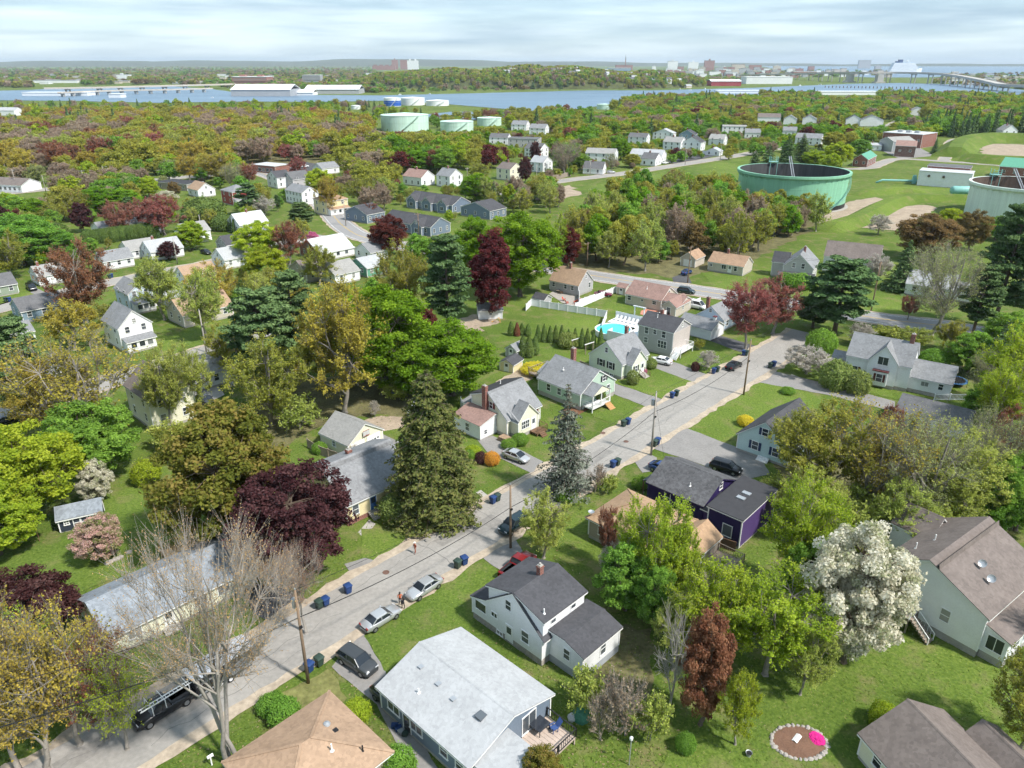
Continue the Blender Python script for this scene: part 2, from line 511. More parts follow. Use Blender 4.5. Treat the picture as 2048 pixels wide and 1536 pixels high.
# lawns
patch('lawn', [(960, 655), (1030, 640), (1190, 640), (1300, 690), (1270, 735), (1165, 735), (1000, 690)], LAWN, jit=0.5)
patch('lawn', [(1358, 858), (1512, 762), (1600, 782), (1660, 800), (1560, 860), (1443, 884)], LAWN, jit=0.15)
patch('lawn', [(1229, 767), (1262, 742), (1350, 735), (1399, 766), (1331, 800)], LAWN, jit=0.15)
patch('lawn', [(1350, 727), (1400, 690), (1500, 708), (1470, 740), (1418, 750)], LAWN, jit=0.15)
patch('lawn', [(1205, 785), (1300, 822), (1245, 853), (1190, 835), (1160, 815)], LAWN, jit=0.15)
patch('lawn', [(720, 1060), (840, 1050), (930, 1050), (850, 1095), (775, 1135), (725, 1115)], LAWN, jit=0.25)
patch('lawn', [(1555, 735), (1600, 720), (1760, 770), (1800, 800), (1700, 778), (1590, 752)], LAWN, jit=0.2)
patch('lawn', [(730, 1275), (900, 1130), (985, 1130), (1020, 1170), (940, 1260), (800, 1360), (770, 1340)], LAWN, jit=0.2)
patch('lawn', [(1340, 1480), (1440, 1340), (1760, 1290), (2048, 1280), (2200, 1500), (2100, 1620), (1300, 1620)], LAWN, jit=0.4)
patch('lawn', [(230, 985), (330, 960), (370, 1060), (300, 1130), (180, 1180), (0, 1190), (0, 1110), (150, 1070)], LAWN, jit=0.4)
patch('lawn', [(1690, 395), (1850, 355), (2048, 350), (2048, 390), (1850, 408), (1700, 465), (1660, 455)], LAWN, jit=0.8, step=3)
patch('lawn', [(1140, 380), (1480, 318), (1560, 330), (1500, 400), (1250, 395)], LAWN, jit=1.5, step=5)
patch('lawn', [(1240, 590), (1300, 605), (1280, 628), (1190, 625)], LAWN, jit=0.3)
patch('lawn', [(1400, 545), (1480, 550), (1550, 590), (1440, 588)], LAWN, jit=0.4)
patch('lawn', [(1580, 595), (1650, 565), (1900, 610), (1880, 640), (1700, 630)], LAWN, jit=0.4)
patch('lawn', [(300, 690), (430, 640), (480, 675), (330, 730)], LAWN, jit=0.4)
patch('lawn', [(0, 580), (60, 575), (70, 600), (0, 615)], LAWN, jit=0.4)
patch('lawn', [(560, 1390), (660, 1340), (700, 1400), (620, 1470), (520, 1500)], DRYLAWN, jit=0.3)
patch('yard_dirt', [(1690, 405), (1748, 395), (1782, 402), (1690, 450), (1635, 447), (1650, 425)], DIRT, jit=0.8, step=3)
patch('yard_dirt', [(1719, 455), (1789, 415), (1854, 410), (1873, 417), (1789, 462)], DIRT, jit=0.9, step=3)
patch('yard_dirt', [(1960, 287), (2060, 290), (2060, 320), (1965, 313)], DIRT, jit=1.5, step=4)
patch('tank_pad', None, CONC, jit=0.1, world_pts=[(120 + 24.4 * math.cos(t * 0.262), 325 + 24.4 * math.sin(t * 0.262)) for t in range(24)])

# streets
def at_s(s, n=0.0):
    """A point s metres along the residential street, n metres to its right."""
    return Vector((-42.5 + 0.682 * s + 0.731 * n, 39.7 + 0.731 * s - 0.682 * n, 0))
main = [at_s(s) for s in np.arange(-30, 162, 1.5)]
big_px = [(2140, 700), (2048, 683), (1900, 655), (1760, 638), (1600, 612), (1450, 590), (1350, 575), (1240, 560), (1100, 538), (900, 508), (740, 478), (690, 455), (660, 425), (625, 395), (570, 365), (520, 345)]
big = smooth_line([G(*p) for p in big_px])
lane1 = smooth_line([G(*p) for p in [(-120, 650), (0, 618), (100, 592), (270, 555), (420, 526), (520, 500), (640, 470)]])
lane2 = smooth_line([G(*p) for p in [(-120, 880), (0, 833), (160, 782), (310, 735), (470, 685), (600, 640)]])
upper = smooth_line([G(*p) for p in [(1000, 390), (1060, 373), (1130, 361), (1240, 348), (1350, 331), (1470, 312), (1580, 293)]], 5)
leftup = smooth_line([G(*p) for p in [(-40, 392), (100, 378), (250, 366), (400, 352), (520, 345)]], 5)
plant = smooth_line([G(*p) for p in [(1690, 338), (1738, 336), (1770, 324), (1800, 318), (1890, 323), (1990, 330), (2090, 338)]], 4)
plant2 = smooth_line([G(*p) for p in [(1888, 322), (1893, 308), (1897, 292), (1908, 280), (1940, 277), (2000, 276)]], 4)
far_st = smooth_line([G(*p) for p in [(1700, 276), (1740, 264), (1775, 252), (1800, 240)]], 6)
ROADS += [(main, 4.6), (big, 5.2), (lane1, 4), (lane2, 4), (upper, 6), (leftup, 7), (plant, 4), (plant2, 4), (far_st, 5)]
strip('verge', main, 9.8, SAND, 0.090, 0.45)
street = strip('street', main, 7.2, ASPH, 0.098, 0.16)
TAR = mat('tar_seal', (0.17, 0.162, 0.152), 0.8, 0.2, world_space=True); OLDP = mat('old_patch', (0.235, 0.222, 0.205), 0.92, 0.2, 0.5, 3, world_space=True)
rs = random.Random(4)
for i in range(13):
    s0 = rs.uniform(0, 140); n0 = rs.uniform(-2.6, 2.4); ln = [at_s(s0 + k * 0.9, n0 + 0.25 * math.sin(k * 1.3 + i) + rs.uniform(-0.12, 0.12)) for k in range(rs.randrange(8, 22))]
    strip('crack_seal', ln, 0.06, TAR, 0.1035 + i * 0.0002, 0.02, parent=street)
for i in range(9):
    s0 = rs.uniform(5, 150); n0 = rs.uniform(-3.2, 0.4); w_, l_ = rs.uniform(1.0, 2.6), rs.uniform(1.5, 7); ln = [at_s(s0 + k * l_ / 4, n0 + w_ / 2) for k in range(5)]
    strip('road_patch', ln, w_, OLDP, 0.1012 + i * 0.0002, 0.05, parent=street)
for i in range(7):
    s0 = rs.uniform(5, 150); strip('crack_seal', [at_s(s0 + rs.uniform(-0.2, 0.2), -3.4 + k * 0.85) for k in range(9)], 0.08, TAR, 0.1065 + i * 0.0002, 0.02, parent=street)
strip('verge', big, 10.6, SAND, 0.090, 0.35)
bigroad = strip('road', big, 9.0, ASPHR, 0.102, 0.06)
strip('yellow_line', big, 0.14, YELLOW, 0.107, off=-0.14, parent=bigroad)
strip('yellow_line', big, 0.14, YELLOW, 0.107, off=0.14, parent=bigroad)
strip('edge_line', big, 0.12, WHITE, 0.107, off=-3.7, parent=bigroad)
strip('edge_line', big, 0.12, WHITE, 0.107, off=3.7, parent=bigroad)
for nm, ln, w in (('lane', lane1, 6.5), ('lane', lane2, 6.5), ('road', upper, 9), ('road', leftup, 10), ('plant_road', plant, 6.5), ('plant_road', plant2, 6.0), ('road', far_st, 7)):
    strip('verge', ln, w + 1.8, SAND, 0.088, 0.4)
    strip(nm, ln, w, ASPH, 0.096, 0.12)

for i, (px, m) in enumerate([
    ([(955, 880), (985, 872), (1020, 890), (1104, 932), (1082, 957), (1030, 930), (975, 905)], DRIVE),
    ([(1196, 750), (1229, 767), (1345, 806), (1322, 826), (1205, 779)], DRIVE),
    ([(1296, 727), (1350, 725), (1432, 756), (1408, 772), (1305, 735)], DRIVE),
    ([(1414, 680), (1436, 670), (1532, 698), (1508, 714)], DARKDR),
    ([(1500, 762), (1528, 738), (1700, 779), (1790, 803), (1790, 824), (1655, 790)], DRIVE),
    ([(1346, 862), (1362, 852), (1443, 884), (1520, 910), (1540, 950), (1470, 962), (1405, 930), (1306, 898)], DRIVE),
    ([(1262, 912), (1285, 902), (1312, 915), (1315, 940), (1285, 946)], DRIVE),
    ([(985, 1100), (1028, 1075), (1062, 1130), (1000, 1142), (968, 1118)], DRIVE),
    ([(664, 1335), (724, 1262), (770, 1340), (790, 1400), (880, 1545), (830, 1560), (752, 1410)], DRIVE),
    ([(690, 1128), (730, 1116), (792, 1138), (722, 1185)], DRIVE),
    ([(480, 1165), (560, 1175), (640, 1212), (568, 1258), (510, 1230)], DARKDR),
    ([(922, 1020), (956, 1000), (995, 1015), (935, 1055)], DRIVE),
    ([(764, 868), (800, 885), (745, 908), (700, 902)], DRIVE),
    ([(1345, 555), (1372, 546), (1384, 566), (1348, 574)], DARKDR),
    ([(430, 500), (480, 492), (520, 508), (460, 524)], DRIVE),
    ([(55, 583), (72, 576), (100, 590), (88, 597)], DRIVE),
    ([(1330, 320), (1400, 305), (1430, 312), (1350, 332)], DARKDR),
    ([(560, 335), (600, 322), (645, 330), (620, 352)], DARKDR),
    ([(1760, 300), (1840, 296), (1870, 312), (1800, 318)], DRIVE),
    ([(380, 780), (430, 765), (450, 790), (400, 812)], CONC),
]):
    patch('driveway', px, m, z=0.05 + i * 0.0012, jit=0.10); PAVED.append(px)
patch('footpath', [(738, 1040), (752, 1048), (728, 1075), (716, 1066)], CONC, z=0.052, jit=0.05)
patch('footpath', [(952, 985), (962, 980), (985, 1000), (975, 1005)], CONC, z=0.053, jit=0.05)
patch('footpath', [(1590, 745), (1600, 752), (1570, 770), (1564, 762)], CONC, z=0.0535, jit=0.05)
patch('patio', [(1120, 822), (1200, 792), (1212, 802), (1140, 838)], MULCH, z=0.054, jit=0.1)

# grassed dikes round the tanks
def dike(px, w, hgt):
    ln = smooth_line([G(*p) for p in px], 3); mb = MB(); rows = []
    for i, p in enumerate(ln):
        d = (ln[min(i + 1, len(ln) - 1)] - ln[max(i - 1, 0)]).normalized(); nn = Vector((d.y, -d.x, 0))
        e = min(1, i / 3, (len(ln) - 1 - i) / 3); rows.append([p + nn * (w * k) + Vector((0, 0, hgt * e * z + 0.02)) for k, z in ((-0.5, 0), (-0.15, 1), (0.15, 1), (0.5, 0))])
    for A_, B_ in zip(rows[:-1], rows[1:]):
        for k in range(3): mb.poly([A_[k], A_[k + 1], B_[k + 1], B_[k]])
    struct('embankment', mb, LAWN)
dike([(1645, 462), (1715, 442), (1785, 408), (1850, 400), (1980, 404)], 13, 2.6)
dike([(1712, 392), (1790, 384), (1870, 392)], 12, 2.2)
dike([(1905, 315), (1925, 292), (1985, 282), (2080, 286)], 26, 6); dike([(1915, 318), (1985, 326), (2080, 330)], 20, 4.5)

# water: the river, the harbour and the open sea
def water_material():
    m, nt, b = new_mat('water')
    N, L = nt.nodes, nt.links
    geo = N.new('ShaderNodeNewGeometry')
    mp = N.new('ShaderNodeMapping'); mp.inputs['Scale'].default_value = (0.006, 0.02, 1)
    n = N.new('ShaderNodeTexNoise'); n.inputs['Scale'].default_value = 1.0; n.inputs['Detail'].default_value = 6
    L.new(geo.outputs['Position'], mp.inputs['Vector']); L.new(mp.outputs[0], n.inputs['Vector'])
    r = ramp(nt, [(0.3, (0.075, 0.14, 0.215)), (0.7, (0.14, 0.22, 0.30))])
    L.new(n.outputs['Fac'], r.inputs['Fac']); L.new(r.outputs['Color'], b.inputs['Base Color'])
    b.inputs['Roughness'].default_value = 0.35; b.inputs['Specular IOR Level'].default_value = 0.35
    n2 = N.new('ShaderNodeTexNoise'); n2.inputs['Scale'].default_value = 0.3
    L.new(geo.outputs['Position'], n2.inputs['Vector'])
    bp = N.new('ShaderNodeBump'); bp.inputs['Strength'].default_value = 0.5; bp.inputs['Distance'].default_value = 0.4
    L.new(n2.outputs['Fac'], bp.inputs['Height']); L.new(bp.outputs['Normal'], b.inputs['Normal'])
    return m
WATER = water_material()
patch('river', [(-200, 187), (60, 180), (160, 174), (330, 172), (420, 178), (480, 186), (600, 190), (760, 191), (900, 188), (1060, 184), (1180, 181), (1300, 181), (1420, 178), (1500, 176), (1600, 172), (1690, 168), (1800, 166), (1960, 170), (2060, 182), (2060, 190), (1930, 189), (1800, 186), (1700, 186), (1600, 190), (1450, 192), (1300, 196), (1230, 208), (1160, 218), (1060, 222), (960, 214), (860, 206), (760, 202), (640, 204), (500, 203), (300, 206), (150, 202), (-200, 200)], WATER, z=0.3, jit=4, step=40)
patch('creek', [(830, 232), (900, 224), (1000, 224), (1070, 226), (1060, 236), (960, 240), (850, 240)], WATER, z=0.32, jit=2, step=15)
patch('sea', [(1560, 140), (1640, 150), (1740, 155), (1850, 155), (1960, 150), (2060, 152), (2900, 150), (2900, 127.4), (1900, 127.0), (1500, 127.4)], WATER, z=0.34, jit=0, step=400)
# ---------------------------------------------------------------- houses
PROTECT = []      # (x0, y0, x1, y1, distance): photo areas that scattered trees must not hide
SOLID = []        # (x, y, radius): ground taken by buildings
_wm = {}
def window_mesh(w, h, style):
    k = (round(w, 2), round(h, 2), style)
    if k in _wm: return _wm[k]
    f = MB(); t = 0.09
    f.box(-w / 2 - t, w / 2 + t, -0.07, 0.0, h / 2, h / 2 + t)
    f.box(-w / 2 - t - 0.04, w / 2 + t + 0.04, -0.11, 0.0, -h / 2 - t, -h / 2)
    f.box(-w / 2 - t, -w / 2, -0.07, 0.0, -h / 2, h / 2)
    f.box(w / 2, w / 2 + t, -0.07, 0.0, -h / 2, h / 2)
    if style in ('dh', 'grid'): f.box(-w / 2, w / 2, -0.05, 0.0, -0.035, 0.035)
    if style in ('grid', 'slide'): f.box(-0.03, 0.03, -0.052, 0.0, -h / 2, h / 2)
    if style == 'triple':
        for x in (-w / 6, w / 6): f.box(x - 0.05, x + 0.05, -0.055, 0.0, -h / 2, h / 2)
        f.box(-w / 2, w / 2, -0.05, 0.0, -0.03, 0.03)
    g = MB(); g.box(-w / 2, w / 2, -0.022, 0.004, -h / 2, h / 2)
    _wm[k] = (f.mesh('window', WHITE), g.mesh('pane', GLASS))
    return _wm[k]

def interp(prof, s):
    for (a, b) in zip(prof[:-1], prof[1:]):
        if a[0] <= s <= b[0]:
            return a[1] + (b[1] - a[1]) * (s - a[0]) / max(1e-6, b[0] - a[0])
    return prof[0][1] if s < prof[0][0] else prof[-1][1]

class House:
    def __init__(s, label, px, z, corner, L, W, ang=-43.5, name='house', cat='house', wall=None, roof=None, trim=None, group=None, off=0.3, far=False):
        s.L, s.W, s.ang = L, W, R(ang)
        s.wall, s.roofm, s.trim = wall, roof, trim or WHITE
        s.far = far
        ref = {'SW': (-off, -off), 'SE': (L + off, -off), 'NE': (L + off, W + off), 'NW': (-off, W + off),
               'sw': (0, 0), 'se': (L, 0), 'ne': (L, W), 's': (L / 2, 0), 'e': (L, W / 2), 'c': (L / 2, W / 2)}[corner] if isinstance(corner, str) else corner
        p = G(px[0], px[1], z)
        c, n = math.cos(s.ang), math.sin(s.ang)
        s.o = Vector((p.x - (ref[0] * c - ref[1] * n), p.y - (ref[0] * n + ref[1] * c), 0))
        s.root = thing(name, label, cat, s.o, s.ang, group)
        s.b = None; s.roof_obj = None
        ctr = s.w(L / 2, W / 2)
        SOLID.append((ctr.x, ctr.y, 0.55 * math.hypot(L, W)))
        s.zmax = 0
    def w(s, x, y, z=0.0):
        c, n = math.cos(s.ang), math.sin(s.ang)
        return Vector((s.o.x + x * c - y * n, s.o.y + x * n + y * c, z))
    def protect(s, h, grow=3, lo=0.0):
        pts = [P(s.w(x, y, z)) for x in (0, s.L) for y in (0, s.W) for z in (lo, h)]
        PROTECT.append((min(p[0] for p in pts) - grow, min(p[1] for p in pts) - grow, max(p[0] for p in pts) + grow, max(p[1] for p in pts) + grow, max(p[2] for p in pts)))
        return s
    def block(s, x0, y0, L, W, h, rise=2.0, roof='x', z0=0.5, prof=None, ov=0.3, rk=0.25, wall=None, roofm=None, fnd=CONC, trim=None, wname='wall', rname='roof', corner=True, t=0.09):
        wall = wall or s.wall; roofm = roofm or s.roofm; trim = trim or s.trim
        s.b = (x0, y0, L, W, h)
        ax = 'y' if roof == 'y' else 'x'
        if ax == 'x': s0, s1, a0, a1 = y0, y0 + W, x0, x0 + L
        else: s0, s1, a0, a1 = x0, x0 + L, y0, y0 + W
        mid = (s0 + s1) / 2
        if roof == 'hip':
            s.hip(x0, y0, L, W, h, rise, ov, roofm, trim, rname)
            prof = [(s0 - ov, h), (s1 + ov, h)]
        else:
            if prof is None:
                if roof == 'flat': prof = [(s0 - ov, h), (s1 + ov, h)]
                elif roof == 'shedN': prof = [(s0 - ov, h - ov * rise / W), (s1, h + rise)]
                elif roof == 'shedS': prof = [(s0, h + rise), (s1 + ov, h - ov * rise / W)]
                else:
                    sl = rise / ((s1 - s0) / 2)
                    prof = [(s0 - ov, h - ov * sl), (mid, h + rise), (s1 + ov, h - ov * sl)]
            r = MB(); r.slab(prof, a0 - rk, a1 + rk, t, ax)
            if roof in ('x', 'y') and len(prof) == 3:
                r.slab([(mid - 0.14, interp(prof, mid - 0.14) + 0.025), (mid, prof[1][1] + 0.03), (mid + 0.14, interp(prof, mid + 0.14) + 0.025)], a0 - rk - 0.01, a1 + rk + 0.01, 0.03, ax)
            s.roof_obj = r.build(rname, roofm, s.root)
        tr = MB()
        if roof != 'hip':
            tr.slab([(q[0], q[1] - t - 0.002) for q in prof], a0 - rk + 0.02, a1 + rk - 0.02, 0.17, ax)
        wm = MB()
        top = lambda q: interp(prof, q) - (t + 0.05 if roof != 'hip' else 0.02)
        pt = (lambda a, q, z: (a, q, z)) if ax == 'x' else (lambda a, q, z: (q, a, z))
        for q in (s0, s1):
            wm.poly([pt(a0, q, z0), pt(a1, q, z0), pt(a1, q, top(q)), pt(a0, q, top(q))])
        inner = [p for p in prof if s0 < p[0] < s1]
        for a in (a0, a1):
            wm.poly([pt(a, s0, z0), pt(a, s1, z0), pt(a, s1, top(s1))] + [pt(a, p[0], p[1] - t - 0.05) for p in reversed(inner)] + [pt(a, s0, top(s0))])
        wm.build(wname, wall, s.root)
        if corner:
            for xx in (x0, x0 + L):
                for yy in (y0, y0 + W):
                    q = yy if ax == 'x' else xx
                    if roof == 'hip': MB().box(xx - 0.07, xx + 0.07, yy - 0.07, yy + 0.07, z0 + 0.01, top(q) - 0.16).build('corner_board', trim, s.root)
                    else: tr.box(xx - 0.07, xx + 0.07, yy - 0.07, yy + 0.07, z0 + 0.01, top(q) - 0.16)
        if tr.f: tr.build('trim', trim, s.root)
        if z0 > 0.05 and fnd is not None:
            f = MB(); f.box(x0 + 0.03, x0 + L - 0.03, y0 + 0.03, y0 + W - 0.03, -0.1, z0 - 0.002)
            f.build('foundation', fnd, s.root)
        return s
    def hip(s, x0, y0, L, W, h, rise, ov, roofm, trim, rname):
        X0, X1, Y0, Y1 = x0 - ov, x0 + L + ov, y0 - ov, y0 + W + ov
        d = min(X1 - X0, Y1 - Y0) / 2 - 0.01
        if X1 - X0 >= Y1 - Y0: r0, r1 = (X0 + d, (Y0 + Y1) / 2), (X1 - d, (Y0 + Y1) / 2)
        else: r0, r1 = ((X0 + X1) / 2, Y0 + d), ((X0 + X1) / 2, Y1 - d)
        m = MB(); zt = h + rise; t = 0.09
        c = [(X0, Y0, h), (X1, Y0, h), (X1, Y1, h), (X0, Y1, h)]
        a, b = (*r0, zt), (*r1, zt)
        if X1 - X0 >= Y1 - Y0: fs = [[c[0], c[1], b, a], [c[1], c[2], b], [c[2], c[3], a, b], [c[3], c[0], a]]
        else: fs = [[c[0], c[1], a], [c[1], c[2], b, a], [c[2], c[3], b], [c[3], c[0], a, b]]
        for f in fs: m.poly(f)
        for p, q in zip(c, c[1:] + c[:1]): m.poly([p, q, (q[0], q[1], h - t), (p[0], p[1], h - t)])
        for p in c:
            e = a if math.dist(p[:2], r0) < math.dist(p[:2], r1) else b
            m.bar((p[0], p[1], p[2] + 0.01), (e[0], e[1], e[2] + 0.01), 0.25, 0.05)
        s.roof_obj = m.build(rname, roofm, s.root)
        k = MB(); k.box(X0 + 0.02, X1 - 0.02, Y0 + 0.02, Y1 - 0.02, h - t - 0.17, h - t - 0.003); k.build('eaves', trim, s.root)
    def place(s, face, u):
        x0, y0, L, W, h = s.b
        return {'S': ((x0 + u, y0), 0.0), 'E': ((x0 + L, y0 + u), R(90)), 'N': ((x0 + L - u, y0 + W), R(180)), 'W': ((x0, y0 + W - u), R(-90))}[face]
    def win(s, face, u, z, w=0.85, h=1.3, style='dh', shut=None):
        (x, y), rz = s.place(face, u)
        fm, pm = window_mesh(w, h, style)
        o = put('window', fm, s.root, (x, y, z), rz)
        put('pane', pm, o)
        if shut is not None:
            k = ('sh', round(h, 2))
            if k not in _wm:
                m = MB(); m.box(-0.2, 0.2, -0.06, 0, -h / 2, h / 2)
                for i in range(6): m.box(-0.16, 0.16, -0.075, -0.06, -h / 2 + (i + 0.2) * h / 6, -h / 2 + (i + 0.75) * h / 6)
                _wm[k] = m.mesh('shutter', shut)
            for sg in (-1, 1):
                d = sg * (w / 2 + 0.31)
                put('shutter', _wm[k], s.root, (x + d * math.cos(rz), y + d * math.sin(rz), z), rz, shut)
        return s
    def wins(s, face, us, z, **k):
        for u in us: s.win(face, u, z, **k)
        return s
    def door(s, face, u, z0, w=0.95, h=2.05, m=None):
        (x, y), rz = s.place(face, u)
        f = MB(); f.box(-w / 2 - 0.1, -w / 2, -0.06, 0, 0, h + 0.1); f.box(w / 2, w / 2 + 0.1, -0.06, 0, 0, h + 0.1); f.box(-w / 2, w / 2, -0.06, 0, h, h + 0.1)
        o = f.build('door_frame', WHITE, s.root, loc=(x, y, z0), rz=rz)
        d = MB(); d.box(-w / 2, w / 2, -0.04, 0.0, 0.02, h); d.box(-w / 2 + 0.15, w / 2 - 0.15, -0.055, -0.04, 0.25, 0.85)
        d.build('door_leaf', m or WHITE, o)
        g = MB(); g.box(-w / 2 + 0.15, w / 2 - 0.15, -0.052, -0.041, 1.05, h - 0.18); g.build('pane', GLASS, o)
        k = MB(); k.box(w / 2 - 0.12, w / 2 - 0.07, -0.11, -0.05, 0.98, 1.03); k.build('door_handle', GREYM, o)
        return s
    def chimney(s, x, y, z0, z1, w=0.6, m=None, pot=True, d=None):
        d = d or w
        c = MB(); c.box(x - w / 2, x + w / 2, y - d / 2, y + d / 2, z0, z1); c.box(x - w / 2 - 0.05, x + w / 2 + 0.05, y - d / 2 - 0.05, y + d / 2 + 0.05, z1 - 0.22, z1 - 0.08)
        o = c.build('chimney', m or REDB, s.roof_obj)
        f = MB(); f.box(x - w / 2 + 0.05, x + w / 2 - 0.05, y - d / 2 + 0.05, y + d / 2 - 0.05, z1, z1 + 0.1)
        if pot: f.tube([(x, y, z1), (x, y, z1 + 0.3)], 0.12, 8)
        f.build('chimney_cap', CONC, s.roof_obj)
        return s
    def vent(s, x, y, z, h=0.5, m=None):
        v = MB(); v.tube([(x, y, z - 0.2), (x, y, z + h)], 0.07, 8); v.lathe([(0.2, z - 0.02), (0.09, z + 0.12)], 8, (x, y))
        v.build('vent_pipe', m or WHITE, s.roof_obj)
        return s
    def roofbox(s, x, y, z, w=0.4, h=0.15, m=None, name='roof_vent'):
        v = MB(); v.box(x - w / 2, x + w / 2, y - w / 2, y + w / 2, z - 0.2, z + h); v.box(x - w / 2 - 0.04, x + w / 2 + 0.04, y - w / 2 - 0.04, y + w / 2 + 0.04, z + h, z + h + 0.03)
        v.build(name, m or GREYM, s.roof_obj)
        return s
    def steps(s, x, y, dx, dy, top, n=5, w=1.4, m=None, rail=None, run=0.28):
        """A flight going down from (x, y, top) in the direction (dx, dy)."""
        m = m or CONC
        px, py = -dy, dx
        for i in range(n):
            z = top * (n - i) / n
            a = (x + dx * run * (i + 0.5), y + dy * run * (i + 0.5))
            b = MB(); b.bar((a[0] - px * w / 2, a[1] - py * w / 2, z - top / n / 2), (a[0] + px * w / 2, a[1] + py * w / 2, z - top / n / 2), run + 0.02, top / n)
            b.build('step', m, s.root)
        if rail is not None:
            for sg in (-1, 1):
                r = MB()
                p0 = Vector((x + px * sg * w / 2, y + py * sg * w / 2, top + 0.9)); p1 = p0 + Vector((dx * run * n, dy * run * n, -top))
                r.bar(p0, p1, 0.07, 0.07)
                r.bar(p0 - Vector((0, 0, 0.9)), p0, 0.09, 0.09); r.bar(p1 - Vector((0, 0, 0.9)), p1, 0.09, 0.09)
                for k in range(1, 6):
                    q = p0.lerp(p1, k / 6); r.bar(q - Vector((0, 0, 0.8)), q, 0.03, 0.03)
                r.build('stair_rail', rail, s.root)
        return s
    def deck(s, x0, x1, y0, y1, z, m=None, railm=None, rails='SEN', skirt=None):
        m = m or WOODG
        n = max(2, int(round((y1 - y0) / 0.42)))
        for i in range(n):
            b = MB(); b.box(x0, x1, y0 + (y1 - y0) * i / n + 0.012, y0 + (y1 - y0) * (i + 1) / n - 0.012, z - 0.06, z + 0.0); b.build('deck_board', m, s.root)
        f = MB()
        for (xx, yy) in ((x0 + 0.1, y0 + 0.1), (x1 - 0.1, y0 + 0.1), (x1 - 0.1, y1 - 0.1), (x0 + 0.1, y1 - 0.1)): f.box(xx - 0.07, xx + 0.07, yy - 0.07, yy + 0.07, 0, z - 0.2)
        f.box(x0 + 0.02, x1 - 0.02, y0 + 0.02, y1 - 0.02, z - 0.22, z - 0.065)
        f.build('deck_frame', skirt or m, s.root)
        rm = railm or m
        segs = {'S': ((x0, y0), (x1, y0)), 'E': ((x1, y0), (x1, y1)), 'N': ((x1, y1), (x0, y1)), 'W': ((x0, y1), (x0, y0))}
        for c in rails:
            (ax, ay), (bx, by) = segs[c]
            r = MB(); a = Vector((ax, ay, z)); b = Vector((bx, by, z)); up = Vector((0, 0, 1.0))
            r.bar(a + up, b + up, 0.1, 0.05); r.bar(a + up * 0.12, b + up * 0.12, 0.04, 0.06)
            k = max(2, int((b - a).length / 0.28))
            for i in range(k + 1):
                p = a.lerp(b, i / k); r.bar(p + up * 0.1, p + up * 0.98, 0.035, 0.035)
            k = max(1, int((b - a).length / 2.2))
            for i in range(k + 1):
                p = a.lerp(b, i / k); r.bar(p, p + up * 1.05, 0.1, 0.1)
            r.build('railing', rm, s.root)
        return s
    def plain_windows(s, faces, rows, n, w=0.85, h=1.3, shut=None, style='dh', x=None):
        x0, y0, L, W, hh = s.b
        for f in faces:
            ln = L if f in 'SN' else W
            k = n if isinstance(n, int) else n[faces.index(f)]
            for z in rows:
                for i in range(k): s.win(f, ln * (i + 0.5) / k, z, w=w, h=h, shut=shut, style=style)
        return s

S_WHITE = siding('white_siding', (0.74, 0.75, 0.76)); S_CREAM = siding('cream_siding', (0.72, 0.70, 0.55)); S_PALEG = siding('pale_green_siding', (0.42, 0.54, 0.44))
S_YELL = siding('yellow_siding', (0.72, 0.62, 0.38)); S_GREY = siding('grey_siding', (0.40, 0.39, 0.395)); S_LGREY = siding('light_grey_siding', (0.80, 0.80, 0.81))
S_BLUE = siding('slate_blue_siding', (0.16, 0.205, 0.265)); S_PURP = siding('purple_siding', (0.024, 0.014, 0.078), 0.2); S_LILAC = siding('lilac_siding', (0.075, 0.042, 0.15))
S_AQUA = siding('aqua_siding', (0.50, 0.64, 0.62)); S_TAUPE = siding('taupe_siding', (0.34, 0.29, 0.25)); S_TAN = siding('tan_siding', (0.52, 0.47, 0.40))
S_BLUEW = siding('pale_blue_siding', (0.56, 0.66, 0.76)); S_NAVY = siding('navy_siding', (0.035, 0.045, 0.065)); S_STEEL = siding('steel_blue_siding', (0.21, 0.29, 0.36))
S_RED = siding('red_siding', (0.30, 0.06, 0.05)); S_SAGE = siding('sage_siding', (0.27, 0.32, 0.25)); S_ROSE = siding('taupe_pink_siding', (0.50, 0.45, 0.42))
R_DARK = shingle('charcoal_shingle', (0.070, 0.070, 0.077)); R_GREY = shingle('grey_shingle', (0.125, 0.125, 0.13)); R_LIGHT = shingle('pale_grey_shingle', (0.37, 0.38, 0.39), 0.14)
R_MID = shingle('mid_grey_shingle', (0.215, 0.22, 0.228)); R_TAN = shingle('tan_shingle', (0.34, 0.225, 0.15)); R_BROWN = shingle('brown_shingle', (0.165, 0.138, 0.125)); R_BLUE = shingle('blue_grey_shingle', (0.225, 0.25, 0.28), 0.3)
R_ROSE = shingle('rose_brown_shingle', (0.27, 0.175, 0.15)); R_BLACK = mat('black_membrane', (0.045, 0.045, 0.05), 0.85, 0.2); R_GREEN = mat('green_metal_roof', (0.10, 0.30, 0.20), 0.5, 0.08); R_METAL = mat('white_metal_roof', (0.50, 0.51, 0.52), 0.5, 0.12)
R_TANH = shingle('orange_tan_shingle', (0.36, 0.24, 0.15), 0.2); R_OLD = shingle('weathered_shingle', (0.285, 0.28, 0.268), 0.16); R_CREAMY = shingle('pale_tan_shingle', (0.34, 0.235, 0.16), 0.2)
SH_RED = mat('red_shutter', (0.16, 0.025, 0.03), 0.5); SH_BLK = mat('black_shutter', (0.02, 0.022, 0.026), 0.5); SH_NAVY = mat('navy_shutter', (0.03, 0.05, 0.11), 0.5)
D_BLUE = mat('blue_door', (0.03, 0.10, 0.28), 0.45); D_DK = mat('dark_door', (0.03, 0.03, 0.04), 0.45)

